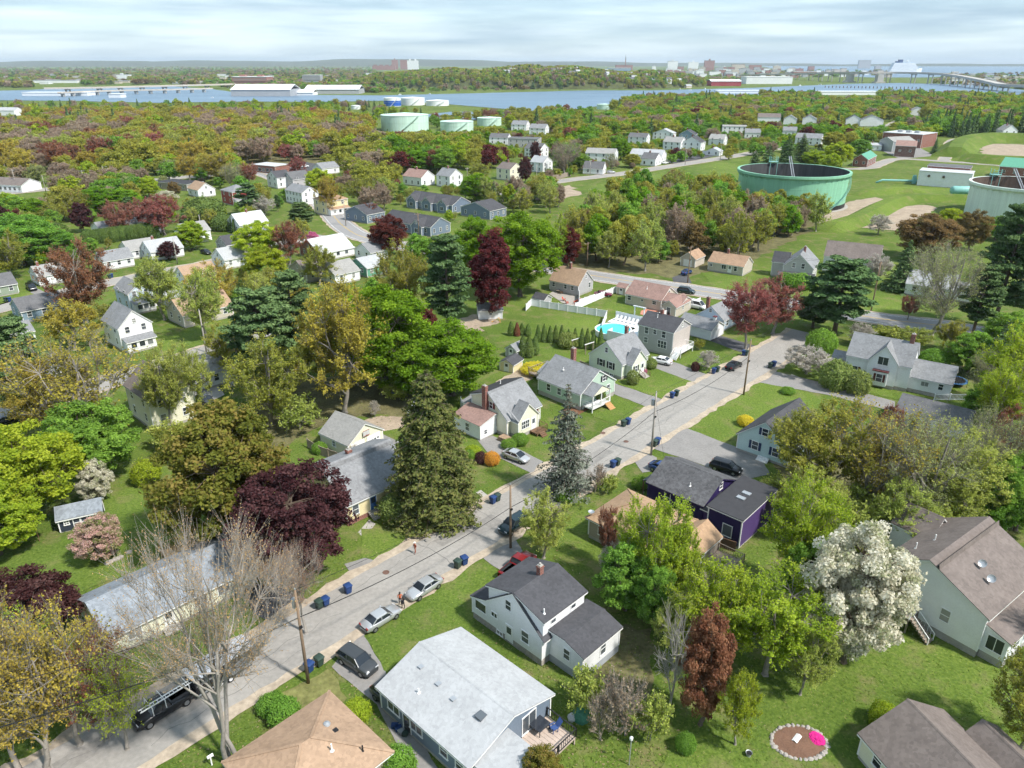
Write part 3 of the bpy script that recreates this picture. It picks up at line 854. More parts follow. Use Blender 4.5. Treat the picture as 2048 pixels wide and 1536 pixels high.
# --- white house with charcoal roof, shed dormers on both slopes and a rear wing
h = House('white two storey house with charcoal roof, brick chimney and low rear wing', (946.1, 1235.5), 0, 'sw', 10.2, 6.8, ang=-44.5, wall=S_WHITE, roof=R_DARK)
h.block(0, 0, 10.2, 6.8, 3.7, roof='y', z0=0.85, fnd=STONE, prof=[(-0.35, 2.95), (2.1, 3.75), (6.1, 6.95), (10.55, 3.35)], rk=0.08, t=0.1)
h.win('S', 1.3, 2.35, 1.6, 1.1, 'none').win('S', 3.4, 2.5, 0.8, 0.55, 'slide').win('S', 5.5, 5.0, 0.75, 1.15).win('S', 7.9, 2.35, 0.95, 1.35).door('S', 5.6, 0.3, m=WHITE)
h.win('S', 4.2, 0.55, 0.8, 0.4, 'slide').win('E', 3.4, 2.2, 0.7, 1.2)
h.block(2.35, 0.22, 7.75, 6.4, 5.75, 1.2, roof='y', z0=3.0, fnd=None, ov=0.32, rk=0.2, corner=False, wname='dormer_wall', rname='dormer_roof')
h.wins('E', (1.5, 4.6), 5.0, w=0.7, h=1.0)
h.chimney(6.0, 4.2, 6.3, 8.0, 0.55).vent(9.6, 0.9, 5.85, 0.6)
h.block(10.15, 1.2, 4.3, 5.9, 3.75, 0.5, roof='y', z0=0.9, fnd=None, prof=[(9.9, 4.1), (12.2, 4.15), (14.75, 3.35)], rk=0.2, wname='wing_wall', rname='wing_roof')
h.win('S', 2.3, 2.3, 0.75, 1.2).win('E', 3.2, 2.25, 0.75, 1.4)
k = MB(); k.box(10.13, 14.47, 1.18, 7.12, 0, 0.9); k.build('wing_skirt', mat('grey_skirting', (0.34, 0.36, 0.39), 0.7), h.root)
k = MB(); k.tube([(10.1, 1.0, 3.4), (10.1, 1.0, 0.1)], 0.06, 8); k.build('downpipe', WHITE, h.root)
h.protect(6)

# --- long slate blue house with pale grey roof and rear deck
h = House('long slate blue house with wide pale grey roof and back deck', (750.7, 1370), 3.2, 'SW', 12.1, 10.1, ang=-43.5, wall=S_BLUE, roof=R_LIGHT)
h.block(0, 0, 12.1, 10.1, 3.2, 1.55, roof='x', z0=0.4, ov=0.4, rk=0.3, trim=WHITE)
h.win('S', 1.9, 1.9, 1.6, 1.3, 'slide').win('S', 5.1, 1.9, 1.6, 1.3, 'slide').door('S', 3.8, 0.3, m=D_DK).win('S', 8.8, 1.9, 0.9, 1.2).win('S', 10.8, 1.9, 0.9, 1.2)
h.win('E', 7.2, 2.05, 1.7, 1.95, 'slide')
for (x, y) in ((1.9, 3.4), (4.6, 3.2), (6.8, 3.0)): h.roofbox(x, y, 3.2 + y * 0.3, 0.4, 0.1)
h.roofbox(10.0, 3.3, 4.25, 0.75, 0.12, GLASS, 'skylight').vent(3.7, 1.6, 3.7, 0.5)
h.block(12.1, 0.6, 3.6, 3.9, 2.85, 0.7, roof='shedN', z0=0.4, ov=0.3, wall=S_LGREY, wname='sunroom_wall', rname='sunroom_roof')
h.wins('S', (0.9, 2.4), 1.7, w=1.1, h=1.3, style='slide').wins('E', (1.0, 2.7), 1.7, w=1.1, h=1.3, style='slide')
DECKP = mat('deck_board_pink', (0.46, 0.37, 0.31), 0.8, 0.15)
h.deck(12.2, 15.6, 4.7, 9.6, 0.95, DECKP, BLACKM, 'SEN')
h.steps(15.6, 5.4, 1, 0, 0.95, 4, 1.5, DECKP, BLACKM)
k = MB(); k.lathe([(0.5, 1.3), (0.5, 1.9)], 12, (12.4, 4.2)); k.build('satellite_box', WHITE, h.root)
h.protect(4)

# --- tan hip-roofed house, foreground
h = House('house with tan hip roof, metal vents and brown walls at bottom edge', (658, 1383.8), 3.0, 'NW', 8.7, 9.6, ang=-43.5, wall=S_TAUPE, roof=R_CREAMY)
h.block(0, 0, 8.7, 9.6, 3.0, 1.9, roof='hip', z0=0.4, ov=0.45)
h.win('N', 3, 1.8).win('N', 7, 1.8).win('E', 7, 1.8)
h.vent(6.2, 6.0, 4.2, 0.75).vent(7.6, 8.0, 3.5, 0.7, BLACKM).roofbox(4.6, 7.4, 4.0, 0.35, 0.1, BLACKM)
k = MB(); k.lathe([(0.15, 3.75), (0.17, 4.15), (0.34, 4.18), (0.26, 4.32), (0.04, 4.4)], 16, (3.6, 7.2)); k.build('turbine_vent', GREYM, h.roof_obj)
h.protect(4)

# --- grey roofed house, bottom right corner
h = House('cream house with mid grey roof cut by the lower right edge', (1716.7, 1460.2), 3.1, 'SW', 9, 8.4, ang=-74, wall=S_CREAM, roof=R_BROWN)
h.block(0, 0, 9, 8.4, 3.1, 2.4, roof='x', z0=0.4, ov=0.4)
h.win('W', 4.2, 1.9, 1.2, 1.2).win('S', 2, 1.9)
h.block(2.6, 8.2, 6.0, 3.6, 2.9, 1.2, roof='x', z0=0.4, wname='wing_wall', rname='wing_roof')

# --- large pale grey house with brown roof, right edge
h = House('large pale grey house with brown roof, two satellite dishes and white porch', (1764.4, 1116.3), 6.0, 'SW', 10.6, 13.0, ang=-54, wall=S_LGREY, roof=R_BROWN)
h.block(0, 0, 10.6, 13, 6.0, roof='y', z0=0.9, prof=[(-0.35, 5.9), (4.3, 8.6), (10.95, 5.3)], rk=0.3)
h.win('S', 2.6, 5.0, 0.9, 1.35).win('S', 7.0, 3.0, 0.9, 1.45).win('S', 2.4, 2.6, 1.8, 2.05, 'slide').win('E', 2.0, 4.4).win('E', 6, 4.4)
h.vent(1.5, 3.0, 6.9, 0.8).vent(2.2, 5.6, 7.3, 0.8)
h.block(-3.6, 8.5, 4.2, 4.5, 5.6, 1.9, roof='x', z0=0.9, wname='wing_wall', rname='wing_roof')
h.block(10.6, 0.5, 2.3, 11.5, 3.5, 0.9, roof='y', z0=0.95, prof=[(10.4, 4.4), (13.2, 3.45)], rk=0.2, wall=S_WHITE, wname='porch_wall', rname='porch_roof', corner=False)
h.win('S', 1.2, 2.4, 1.5, 1.6, 'slide').wins('E', (2, 5, 8), 2.4, w=1.6, h=1.3, style='slide')
for (dx, dy) in ((7.4, 5.0), (8.8, 4.2)):
    d = MB(); zz = interp([(4.3, 8.6), (10.95, 5.3)], dx)
    d.tube([(dx, dy, zz - 0.1), (dx, dy, zz + 0.55)], 0.035, 6)
    d.lathe([(0.02, 0.0), (0.22, 0.03), (0.42, 0.13)], 16, cap=False)
    n0 = len(d.v) - 48
    for i in range(n0, len(d.v)):
        q = Vector(d.v[i]); q.rotate(Matrix.Rotation(R(52), 3, 'X')); q.rotate(Matrix.Rotation(R(20), 3, 'Z')); d.v[i] = tuple(q + Vector((dx, dy - 0.05, zz + 0.62)))
    d.build('satellite_dish', GREYM, h.roof_obj)
h.deck(2.0, 4.6, -2.3, -0.05, 1.9, WOODG, WHITE, 'SW')
h.steps(4.6, -1.5, 1.0, 0.0, 1.9, 8, 1.2, WOODG, WHITE)
h.protect(6)

# --- purple house and its black flat-roofed addition
h = House('deep purple house with charcoal gable roof and flat addition with skylights', (1291.1, 961.3), 3.9, 'SW', 8.4, 8.6, ang=-43.5, wall=S_PURP, roof=shingle('speckled_charcoal_shingle', (0.095, 0.095, 0.10), 0.4))
h.block(0, 0, 8.4, 8.6, 3.9, 2.0, roof='x', z0=0.7, ov=0.35, trim=S_PURP)
h.wins('S', (3.1, 5.2), 2.6, w=0.8, h=1.4).vent(5.4, 1.6, 4.6, 0.5).win('E', 4.3, 4.7, 0.7, 0.9)
h.block(8.3, 0.1, 1.2, 4.5, 3.3, 0.4, roof='shedN', z0=0.2, fnd=None, wall=S_LILAC, wname='link_wall', rname='link_roof', corner=False)
h.block(9.5, -0.6, 4.6, 9.2, 4.5, 0.35, roof='shedN', z0=0.3, ov=0.25, roofm=R_BLACK, wname='addition_wall', rname='addition_roof')
h.win('S', 2.8, 2.0, 1.2, 1.6, 'none')
for y in (3.4, 4.9): 
    k = MB(); k.box(11.2, 12.3, y - 0.35, y + 0.35, 4.6, 4.82); k.build('skylight', GREYM, h.roof_obj)
k = MB(); k.poly([(14.12, -0.5, 0.3), (14.12, 8.5, 0.3), (14.12, 8.5, 4.3), (14.12, -0.5, 4.2)]); k.build('lilac_wall', S_LILAC, h.root)
k = MB(); k.slab([(-1.6, 2.9), (-0.05, 3.5)], 1.0, 5.0, 0.1, 'y'); k.build('porch_roof', R_GREY, h.root)
k = MB(); k.box(-1.55, -1.43, 1.1, 1.22, 0, 2.85); k.box(-1.55, -1.43, 4.8, 4.92, 0, 2.85); k.build('porch_post', WOODB, h.root)
h.protect(5)

# --- tan-roofed taupe house behind the green trees
h = House('taupe house with orange tan hip roof and weathered deck, half hidden by trees', (1172, 1034), 3.1, 'SW', 10.0, 8.6, ang=-43.5, wall=S_TAUPE, roof=R_TANH)
h.block(0, 0, 10, 8.6, 3.1, 2.3, roof='hip', z0=0.5, ov=0.4)
h.wins('S', (2, 5.4, 8), 1.9, w=0.9, h=1.2).win('E', 6, 1.9)
h.block(9.9, 2.2, 4.0, 6.0, 2.9, 1.3, roof='y', z0=0.5, wname='wing_wall', rname='wing_roof')
h.win('E', 2, 1.8, 0.8, 1.2)
h.deck(14.0, 17.4, 2.4, 8.0, 0.9, WOODG, WOODG, 'EN')
h.steps(15.7, 2.4, 0, -1, 0.9, 5, 3.2, WOODG)
d = MB(); d.tube([(0.2, 0.2, 3.1), (0.2, 0.2, 3.8)], 0.035, 6); d.lathe([(0.02, 3.8), (0.25, 3.84), (0.42, 3.95)], 14, (0.2, 0.1), cap=False); d.build('satellite_dish', GREYM, h.roof_obj)
h.protect(3.4)

# --- pale aqua cape
h = House('pale aqua cape with dark shutters and charcoal roof beside the wide drive', (1472.1, 863.9), 3.2, 'SW', 8.2, 11.5, ang=-43.5, wall=S_AQUA, roof=R_DARK)
h.block(0, 0, 8.2, 11.5, 3.2, 3.3, roof='y', z0=0.4)
h.win('S', 2.9, 1.9, 0.95, 1.35, shut=SH_NAVY).win('S', 6.2, 1.9, 0.95, 1.35, shut=SH_NAVY).win('S', 4.2, 4.6, 0.9, 1.15, shut=SH_NAVY)
h.steps(4.6, -0.1, 0, -1, 0.6, 3, 1.8, WHITE)
h.protect(5)

# --- white farmhouse with cross gable
h = House('white farmhouse with grey cross gable roof and maroon shutters', (1691.5, 707.6), 5.2, 'SW', 11.0, 8.0, ang=-35, wall=S_WHITE, roof=R_MID)
h.block(0, 0, 11.0, 8.0, 5.2, 3.3, roof='x', z0=0.7, fnd=STONE)
SH_M = mat('maroon_shutter', (0.10, 0.03, 0.03), 0.5)
h.win('S', 1.7, 2.3, 0.9, 1.5, shut=SH_M)
h.chimney(9.9, 4.0, 7.8, 10.0, 0.7)
h.block(3.9, -0.5, 4.9, 5.0, 5.3, 3.0, roof='y', z0=0.7, fnd=STONE, wname='gable_wall', rname='gable_roof')
h.win('S', 2.4, 5.3, 1.7, 1.5, 'slide')
k = MB(); k.box(5.0, 7.6, -1.3, -0.5, 0.6, 3.4); k.build('bay', S_WHITE, h.root)
k = MB(); k.box(4.9, 7.7, -1.45, -0.5, 3.4, 3.55); k.build('bay_roof', SH_M, h.root)
h.b = (5.0, -1.3, 2.6, 0.8, 3); h.win('S', 1.3, 2.2, 1.0, 1.5, shut=SH_M)
h.block(-3.0, 2.5, 3.0, 4.5, 2.9, 1.0, roof='x', z0=0.6, wname='porch_wall', rname='porch_roof'); h.wins('S', (0.8, 2.1), 2.0, w=0.8, h=1.1)
h.block(8.7, 0.6, 9.2, 7.0, 3.2, 2.2, roof='x', z0=0.7, fnd=STONE, wname='wing_wall', rname='wing_roof')
h.win('S', 1.3, 2.1, 0.8, 0.8, 'grid').win('S', 5.0, 2.1, 1.2, 0.8, 'slide').win('S', 7.6, 2.2, 0.7, 1.2)
h.protect(8)

# --- grey roofed barn garage below the farmhouse
h = House('low garage with dark grey roof and white wall below the white farmhouse', (1788, 818), 2.7, 'SW', 10.5, 7.0, ang=-40, name='garage', cat='garage', wall=S_WHITE, roof=R_GREY)
h.block(0, 0, 10.5, 7, 2.7, 1.7, roof='x', z0=0.2)
h.wins('S', (3, 7), 1.6, w=0.7, h=0.8)
h.protect(4)

# --- blue grey ranch and its garage wing
h = House('long ranch house with blue grey shingle roof behind the bare trees', (147.3, 1195.4), 3.0, 'SW', 8.4, 16.0, ang=-43.5, wall=S_CREAM, roof=R_BLUE)
h.block(0, 0, 8.4, 16.0, 3.0, 1.9, roof='y', z0=0.4, ov=0.4)
h.wins('E', (2.5, 9.5, 12.2), 1.8, w=1.3, h=1.2, style='slide').door('E', 6.0, 0.45)
h.steps(8.4, 6.0, 1, 0, 0.45, 3, 1.8, CONC)
h.block(-0.4, 16.0, 6.4, 7.0, 3.0, 1.7, roof='y', z0=0.3, wname='garage_wall', rname='garage_roof'); h.win('E', 5, 1.7)
k = MB(); k.box(5.98, 6.04, 17.0, 20.0, 0.1, 2.3); k.build('garage_door', WHITE, h.root)
h.chimney(6.4, 15.8, 0.3, 5.2, 0.9, d=0.6)
h.deck(-5.0, -0.5, 10.5, 16.4, 0.9, WOODN, WOODN, 'SWN')
h.protect(3)

# --- yellow cape with blue door
h = House('pale yellow cape with grey roof, blue front door and concrete steps', (689.8, 1012.7), 3.4, (9.6, -0.3), 8.6, 11.0, ang=-45, wall=S_YELL, roof=R_MID)
h.block(0, 0, 9.3, 11.0, 3.4, roof='y', z0=0.7, fnd=REDB, prof=[(-0.3, 5.2), (4.0, 6.9), (9.65, 3.25)])
h.door('E', 4.2, 0.75, m=D_BLUE).win('E', 1.4, 2.0, 0.9, 1.35).win('E', 7.6, 2.0, 0.9, 1.35)
h.steps(9.3, 4.2, 1, 0, 0.75, 5, 2.0, CONC)
h.chimney(2.6, 5.2, 5.6, 6.9, 0.7)
h.protect(5)

# --- two-car garage with basketball hoop
h = House('cream two car garage with weathered roof and basketball hoop', (635.2, 863.2), 2.6, 'SW', 6.7, 6.9, ang=-38.5, name='garage', cat='garage', wall=S_CREAM, roof=R_OLD)
h.block(0, 0, 6.7, 6.9, 2.6, 2.3, roof='x', z0=0.15)
h.win('S', 3.2, 1.5, 0.7, 0.9)
for y in (1.8, 5.0):
    k = MB(); k.box(6.70, 6.76, y - 1.35, y + 1.35, 0.1, 2.2)
    for r in range(4): k.box(6.76, 6.775, y - 1.3, y + 1.3, 0.15 + r * 0.52, 0.62 + r * 0.52)
    o = k.build('garage_door', WHITE, h.root)
    for j in range(4):
        g = MB(); g.box(6.777, 6.79, y - 1.1 + j * 0.6, y - 0.75 + j * 0.6, 1.28, 1.52); g.build('pane', GLASS, o)
k = MB(); k.box(6.95, 7.0, 2.8, 4.1, 2.75, 3.65); k.box(6.7, 6.96, 3.3, 3.6, 3.0, 3.3); o = k.build('backboard', mat('backboard', (0.5, 0.5, 0.5), 0.4), h.root)
k = MB(); k.tube([(7.25 + 0.23 * math.cos(t), 3.45 + 0.23 * math.sin(t), 2.9) for t in np.linspace(0, 6.28, 12)], 0.02, 5); k.box(6.99, 7.01, 2.78, 4.12, 2.72, 2.8); k.box(6.99, 7.01, 2.78, 4.12, 3.6, 3.68); k.build('hoop', mat('hoop_red', (0.3, 0.04, 0.03), 0.5), o)
h.protect(4)

# --- low white garage with pink roof behind the spruce
h = House('white shed with dull pink roof behind the big spruce', (960, 852), 2.9, 'SE', 6.0, 6.5, ang=-43.5, name='garage', cat='garage', wall=S_WHITE, roof=R_ROSE)
h.block(0, 0, 6, 6.5, 2.9, 0.9, roof='x', z0=0.2); h.win('E', 1.2, 1.2, 0.6, 0.7).win('S', 3, 1.5)

# --- cream cape with tall brick chimney
h = House('cream cape with tall brick chimney, red shutters and front gable', (1013.8, 840.2), 3.4, (8.5, -0.3), 8.2, 8.0, ang=-44, wall=S_CREAM, roof=R_MID)
h.block(0, 0, 8.2, 8.0, 3.4, roof='y', z0=0.6, prof=[(-0.3, 5.3), (3.9, 6.9), (8.55, 3.2)])
h.win('S', 4.9, 1.95, 0.9, 1.4, shut=SH_RED).win('S', 4.6, 4.7, 0.7, 1.1, shut=SH_RED).win('E', 6.6, 2.0, 0.9, 1.4, shut=SH_RED)
k = MB(); k.slab([(-0.32, 5.42), (3.85, 6.98)], -0.22, 8.2, 0.1, 'y'); k.build('dormer_membrane', R_BLACK, h.root)
h.chimney(3.5, -0.32, 0.1, 7.9, 0.85, d=0.6).vent(2.2, 4.6, 6.3, 0.7).vent(0.6, 2.4, 5.8, 0.6, GREYM)
h.block(8.1, 0.9, 1.8, 4.7, 3.35, 2.4, roof='x', z0=0.6, wname='gable_wall', rname='gable_roof')
h.win('E', 1.2, 2.1, 0.8, 1.3, 'grid').win('E', 2.1, 2.1, 0.8, 1.3, 'grid').door('E', 3.6, 0.6)
h.block(-2.6, 0.4, 2.7, 5.5, 3.1, 1.0, roof='shedN', z0=0.5, wname='ell_wall', rname='ell_roof'); h.wins('S', (0.8, 1.9), 1.9, w=0.7, h=1.4)
k = MB(); k.slab([(8.0, 4.6), (10.2, 3.25)], 0.6, 0.9, 0.08, 'y'); k.build('valley_flashing', R_MID, h.root)
h.deck(9.95, 11.6, 3.6, 6.0, 0.55, WOODB, WOODB, 'EN').steps(11.6, 4.6, 1, 0, 0.55, 3, 1.2, WOODB)
h.protect(6)

# --- pale green house with front porch
h = House('pale green house with grey roof, brick chimney and front porch', (1072.3, 753.2), 3.4, 'SW', 10.2, 9.4, ang=-46, wall=S_PALEG, roof=R_MID)
h.block(0, 0, 10.2, 9.4, 3.4, 3.1, roof='x', z0=0.8)
h.wins('S', (2.6, 5.2, 7.6), 2.1, w=0.85, h=1.2).win('E', 6.3, 4.4, 0.8, 1.1, shut=SH_BLK).win('E', 7.6, 2.1, 0.8, 1.2)
h.chimney(3.4, 5.6, 5.6, 8.4, 0.75).vent(3.9, 2.4, 5.2, 0.5)
h.block(-2.2, 2.4, 2.2, 5.0, 3.2, 1.3, roof='x', z0=0.7, wname='ell_wall', rname='ell_roof')
k = MB(); k.slab([(0.4, 3.25), (3.0, 4.75), (5.6, 3.25)], 9.9, 12.6, 0.1, 'x'); k.build('porch_roof', R_MID, h.root)
k = MB(); k.poly([(12.5, 0.6, 3.25), (12.5, 5.4, 3.25), (12.5, 3.0, 4.6)]); k.build('porch_gable', S_CREAM, h.root)
for yy in (0.7, 3.0, 5.3): 
    k = MB(); k.box(12.35, 12.5, yy - 0.08, yy + 0.08, 0.8, 3.25); k.build('porch_post', WHITE, h.root)
h.deck(10.2, 12.5, 0.6, 5.4, 0.9, WHITE, WHITE, 'SE', skirt=WHITE).steps(12.5, 4.6, 1, 0, 0.9, 5, 1.4, WOODN)
h.deck(-6.5, -2.3, 4.0, 9.0, 1.1, WOODG, WOODG, 'SWN')
h.protect(5)

# --- pale green-white cape beside the white car
h = House('pale cream cape with grey roof and black shutters beside the white car', (1175.9, 704.4), 3.5, 'SW', 8.0, 8.2, ang=-46, wall=siding('mint_cream_siding', (0.66, 0.72, 0.58)), roof=R_MID)
h.block(0, 0, 8.0, 8.2, 3.5, 3.4, roof='y', z0=0.6)
h.wins('S', (2.9, 5.3), 2.2, w=0.85, h=1.35, shut=SH_BLK).win('S', 4.1, 5.1, 0.6, 0.95).wins('S', (3.1, 5.6), 0.35, w=0.8, h=0.4, style='slide')
h.chimney(3.2, 7.2, 5.8, 8.0, 0.6)
h.block(7.9, 1.2, 1.6, 4.4, 3.5, 2.3, roof='x', z0=0.6, wname='gable_wall', rname='gable_roof')
h.door('E', 3.3, 0.7).win('E', 1.3, 2.1, 0.7, 1.2, shut=SH_BLK)
h.steps(9.5, 4.5, 1, 0, 0.7, 5, 1.6, CONC, WOODB)
h.protect(6)

# --- grey two-storey house with white front steps
h = House('grey two storey house with black roof and white front landing', (1274.6, 645.9), 5.7, 'SW', 8.2, 7.0, ang=-41, wall=S_GREY, roof=R_DARK)
h.block(0, 0, 8.2, 7.0, 5.7, 1.9, roof='x', z0=0.5)
h.wins('S', (1.9, 6.0), 4.5, w=0.85, h=1.35).win('S', 3.9, 4.6, 0.7, 0.9).win('S', 1.9, 2.4, 0.85, 1.1).win('S', 5.8, 2.3, 2.0, 1.5, 'triple')
h.win('E', 3.5, 6.3, 0.45, 0.9).win('E', 5.4, 3.2, 0.7, 1.35).win('E', 1.4, 2.4, 0.7, 1.4).door('E', 2.9, 1.2)
h.chimney(3.2, 3.6, 6.9, 8.5, 0.6).vent(2.9, 2.4, 6.9, 0.8)
k = MB(); k.box(8.23, 8.30, -0.02, 7.02, 0.6, 5.2); k.build('front_siding', S_ROSE, h.root)
h.deck(8.3, 9.9, 0.7, 6.0, 1.2, WHITE, WHITE, 'EN', skirt=WHITE).steps(9.1, 0.7, 0, -1, 1.2, 6, 1.4, WHITE, WHITE)
h.protect(7)

# --- low grey garage and pale blue house behind the red maple
h = House('low white garage with grey roof and small cupola next to blue house', (1353.7, 643), 2.6, 'SW', 8.2, 5.6, ang=-43.5, name='garage', cat='garage', wall=S_WHITE, roof=R_MID)
h.block(0, 0, 8.2, 5.6, 2.6, 1.5, roof='x', z0=0.15)
k = MB(); k.box(7.0, 7.6, 2.5, 3.1, 3.6, 4.7); k.build('cupola', WHITE, h.roof_obj); k = MB(); k.box(6.9, 7.7, 2.4, 3.2, 4.7, 4.85); k.build('cupola_cap', SH_RED, h.roof_obj)
k = MB(); k.box(8.2, 8.26, 1.2, 4.4, 0.1, 2.2); k.build('garage_door', WHITE, h.root)
h.protect(3)
h = House('pale blue house with grey roof and brick chimney, behind the red maple', (1391.1, 626.9), 3.0, 'SW', 6.6, 11.0, ang=-42, wall=S_BLUEW, roof=R_MID)
h.block(0, 0, 6.6, 11, 3.0, 2.5, roof='y', z0=0.4); h.wins('E', (2, 5, 8), 1.8).win('S', 3.2, 4.4, 0.6, 0.7)
h.chimney(-0.4, 5.6, 0, 5.6, 0.7)
h.protect(4)

# --- beige ranch with brown roof and terrace
h = House('beige ranch house with brown roof and red terrace', (1249, 585.6), 3.0, 'SW', 9.8, 8.2, ang=-38, wall=S_TAN, roof=R_ROSE)
h.block(0, 0, 9.8, 8.2, 3.0, 2.5, roof='x', z0=0.3)
h.win('S', 1.0, 1.9, 0.9, 1.1).win('S', 8.0, 1.9, 1.0, 0.8).win('S', 4.6, 1.9, 0.5, 0.5, 'none').win('E', 4, 4.0, 0.7, 0.9)
h.vent(4.6, 2.2, 4.3, 0.6)
h.block(9.8, 0.8, 5.0, 5.4, 2.9, 1.2, roof='x', z0=0.3, wname='wing_wall', rname='wing_roof')
h.block(11.4, -2.6, 3.6, 7.4, 2.9, 1.3, roof='y', z0=0.3, wname='ell_wall', rname='ell_roof'); h.door('S', 1.8, 0.3, m=D_DK).win('E', 4, 1.7, 0.6, 1.0)
h.protect(4)
# --- grey cape with tan roof
h = House('small grey cape with tan roof and back terrace near the road', (1097, 558.2), 3.2, 'SW', 9.0, 7.0, ang=-38, wall=S_GREY, roof=R_CREAMY)
h.block(0, 0, 9.0, 7.0, 3.2, 3.2, roof='x', z0=0.5)
h.wins('S', (1.2, 5.0, 7.2), 2.0, w=0.8, h=1.1).win('E', 3.5, 4.6, 0.7, 0.9).win('E', 5.4, 2.0).chimney(4.2, 3.4, 5.4, 7.6, 0.6)
h.protect(5)
# --- tan ranch across the road, its garage
h = House('small tan ranch with orange roof across the main road', (1414.6, 521.3), 3.0, 'SW', 10.5, 7.0, ang=-38, wall=S_TAN, roof=R_TAN)
h.block(0, 0, 10.5, 7, 3.0, 2.2, roof='x', z0=0.4); h.win('S', 0.9, 1.9, 0.7, 0.7).win('S', 4.8, 1.9, 1.3, 1.2, 'slide').win('S', 8.3, 1.9).door('S', 6.6, 0.5).chimney(4.2, 3.6, 4.7, 6.4, 0.6)
h.protect(4)
h = House('one car garage with orange tan roof beside tan ranch', (1388, 536), 0, (4.5, -0.1), 4.6, 6.4, ang=-38, name='garage', cat='garage', wall=S_TAN, roof=R_TAN)
h.block(0, 0, 4.6, 6.4, 2.8, 1.7, roof='y', z0=0.1)
k = MB(); k.box(0.9, 3.6, -0.06, 0.0, 0.1, 2.2); k.build('garage_door', WHITE, h.root)
h.protect(3)
# --- grey farmhouse and barn
h = House('grey gabled farmhouse with dark wraparound porch roof', (1565, 529.9), 5.2, 'SW', 7.6, 11.0, ang=-28, wall=siding('warm_grey_siding', (0.47, 0.46, 0.44)), roof=R_MID)
h.block(0, 0, 7.6, 11, 5.2, 3.4, roof='y', z0=0.5); h.wins('S', (2.6, 5.0), 5.4, w=0.8, h=1.3).wins('E', (1.6, 4.2, 7.0), 2.0, w=0.7, h=1.5).wins('E', (2.5, 6.5), 4.2, w=0.7, h=1.0)
h.chimney(4.2, 5.5, 7.6, 9.6, 0.6)
k = MB(); k.slab([(-2.4, 2.9), (0.0, 3.6)], -1.0, 8.4, 0.1, 'x'); k.build('porch_roof', R_DARK, h.root)
k = MB(); k.box(-0.4, 7.8, -2.2, -2.1, 0.5, 1.2); k.build('porch_wall', WHITE, h.root)
for xx in (-0.6, 2.2, 5.2, 8.0):
    k = MB(); k.box(xx - 0.08, xx + 0.08, -2.25, -2.09, 0.0, 2.85); k.build('porch_post', WHITE, h.root)
h.block(-4.0, 6.5, 4.2, 4.8, 4.6, 2.2, roof='x', z0=0.4, roofm=R_DARK, wname='ell_wall', rname='ell_roof')
h.protect(7)
h = House('long white barn with brown grey roof behind the grey farmhouse', (1647, 509.4), 4.8, 'SW', 14.5, 9.0, ang=-28, name='barn', cat='barn', wall=S_WHITE, roof=R_BROWN)
h.block(0, 0, 14.5, 9.0, 4.8, 3.4, roof='x', z0=0.2); h.wins('E', (3.0,), 4.6, w=0.7, h=1.2).win('S', 9, 2.2)
h.protect(6)
h = House('white cottage behind the wide bare elm at right', (1808, 590), 0, 'sw', 11, 8, ang=-35, wall=S_WHITE, roof=R_LIGHT)
h.block(0, 0, 11, 8, 3.4, 2.8, roof='x', z0=0.5); h.wins('S', (2, 5, 8.6), 2.0)
h.block(10.8, 1, 6, 6, 3.0, 1.6, roof='x', z0=0.5, wname='wing_wall', rname='wing_roof')

# --- sheds and outbuildings
h = House('dark blue shed with white double doors and ramp', (122, 1066), 0, 'sw', 5.0, 3.2, ang=26, name='shed', cat='shed', wall=S_NAVY, roof=R_BLUE)
h.block(0, 0, 5.0, 3.2, 2.2, 0.9, roof='x', z0=0.1)
for xx in (2.05, 2.95):
    k = MB(); k.box(xx - 0.44, xx + 0.44, -0.05, 0, 0.12, 1.95); o = k.build('door_leaf', S_NAVY, h.root)
    k = MB()
    for a in (xx - 0.44, xx + 0.34): k.box(a, a + 0.1, -0.08, -0.05, 0.12, 1.95)
    for z in (0.12, 1.0, 1.85): k.box(xx - 0.34, xx + 0.34, -0.08, -0.05, z, z + 0.1)
    k.build('door_trim', WHITE, o)
h.win('S', 0.9, 1.3, 0.5, 0.5, 'grid').win('S', 4.2, 1.3, 0.5, 0.5, 'grid')
k = MB(); k.slab([(-1.6, 0.05), (-0.05, 0.2)], 1.6, 3.4, 0.08, 'x'); k.build('ramp', WOODG, h.root)
h.protect(2.5)
for lab, p, L, W, hh, ri, ang, wm_, rm_ in (
    ('small grey garden shed with double doors by the columnar evergreens', (1012, 712), 2.6, 3.4, 2.0, 0.9, -38, S_GREY, R_MID),
    ('yellow tool shed under the bright green maple', (1000, 741), 3.0, 3.6, 2.0, 0.7, -30, S_YELL, R_DARK),
    ('white playhouse with red trim under the crimson tree', (958, 640), 5.6, 4.0, 2.5, 1.2, 8, S_WHITE, R_MID),
    ('small charcoal roofed shed behind the white fence', (1066, 610), 3.4, 3.0, 2.2, 0.9, -38, S_GREY, R_DARK),
    ('tiny brown roofed shed at the end of the white fence', (1233, 588), 2.6, 2.6, 2.2, 0.7, -38, S_TAN, R_ROSE),
    ('white garden shed half hidden by the olive spruce', (820, 845), 4.6, 3.4, 2.3, 0.9, -30, S_WHITE, R_LIGHT)):
    h = House(lab, p, 0, 'sw', L, W, ang=ang, name='shed', cat='shed', wall=wm_, roof=rm_)
    h.block(0, 0, L, W, hh, ri, roof='y' if L < W else 'x', z0=0.1)
    h.door('S', L / 2, 0.1, w=0.9, h=1.8)
    h.protect(2.5)

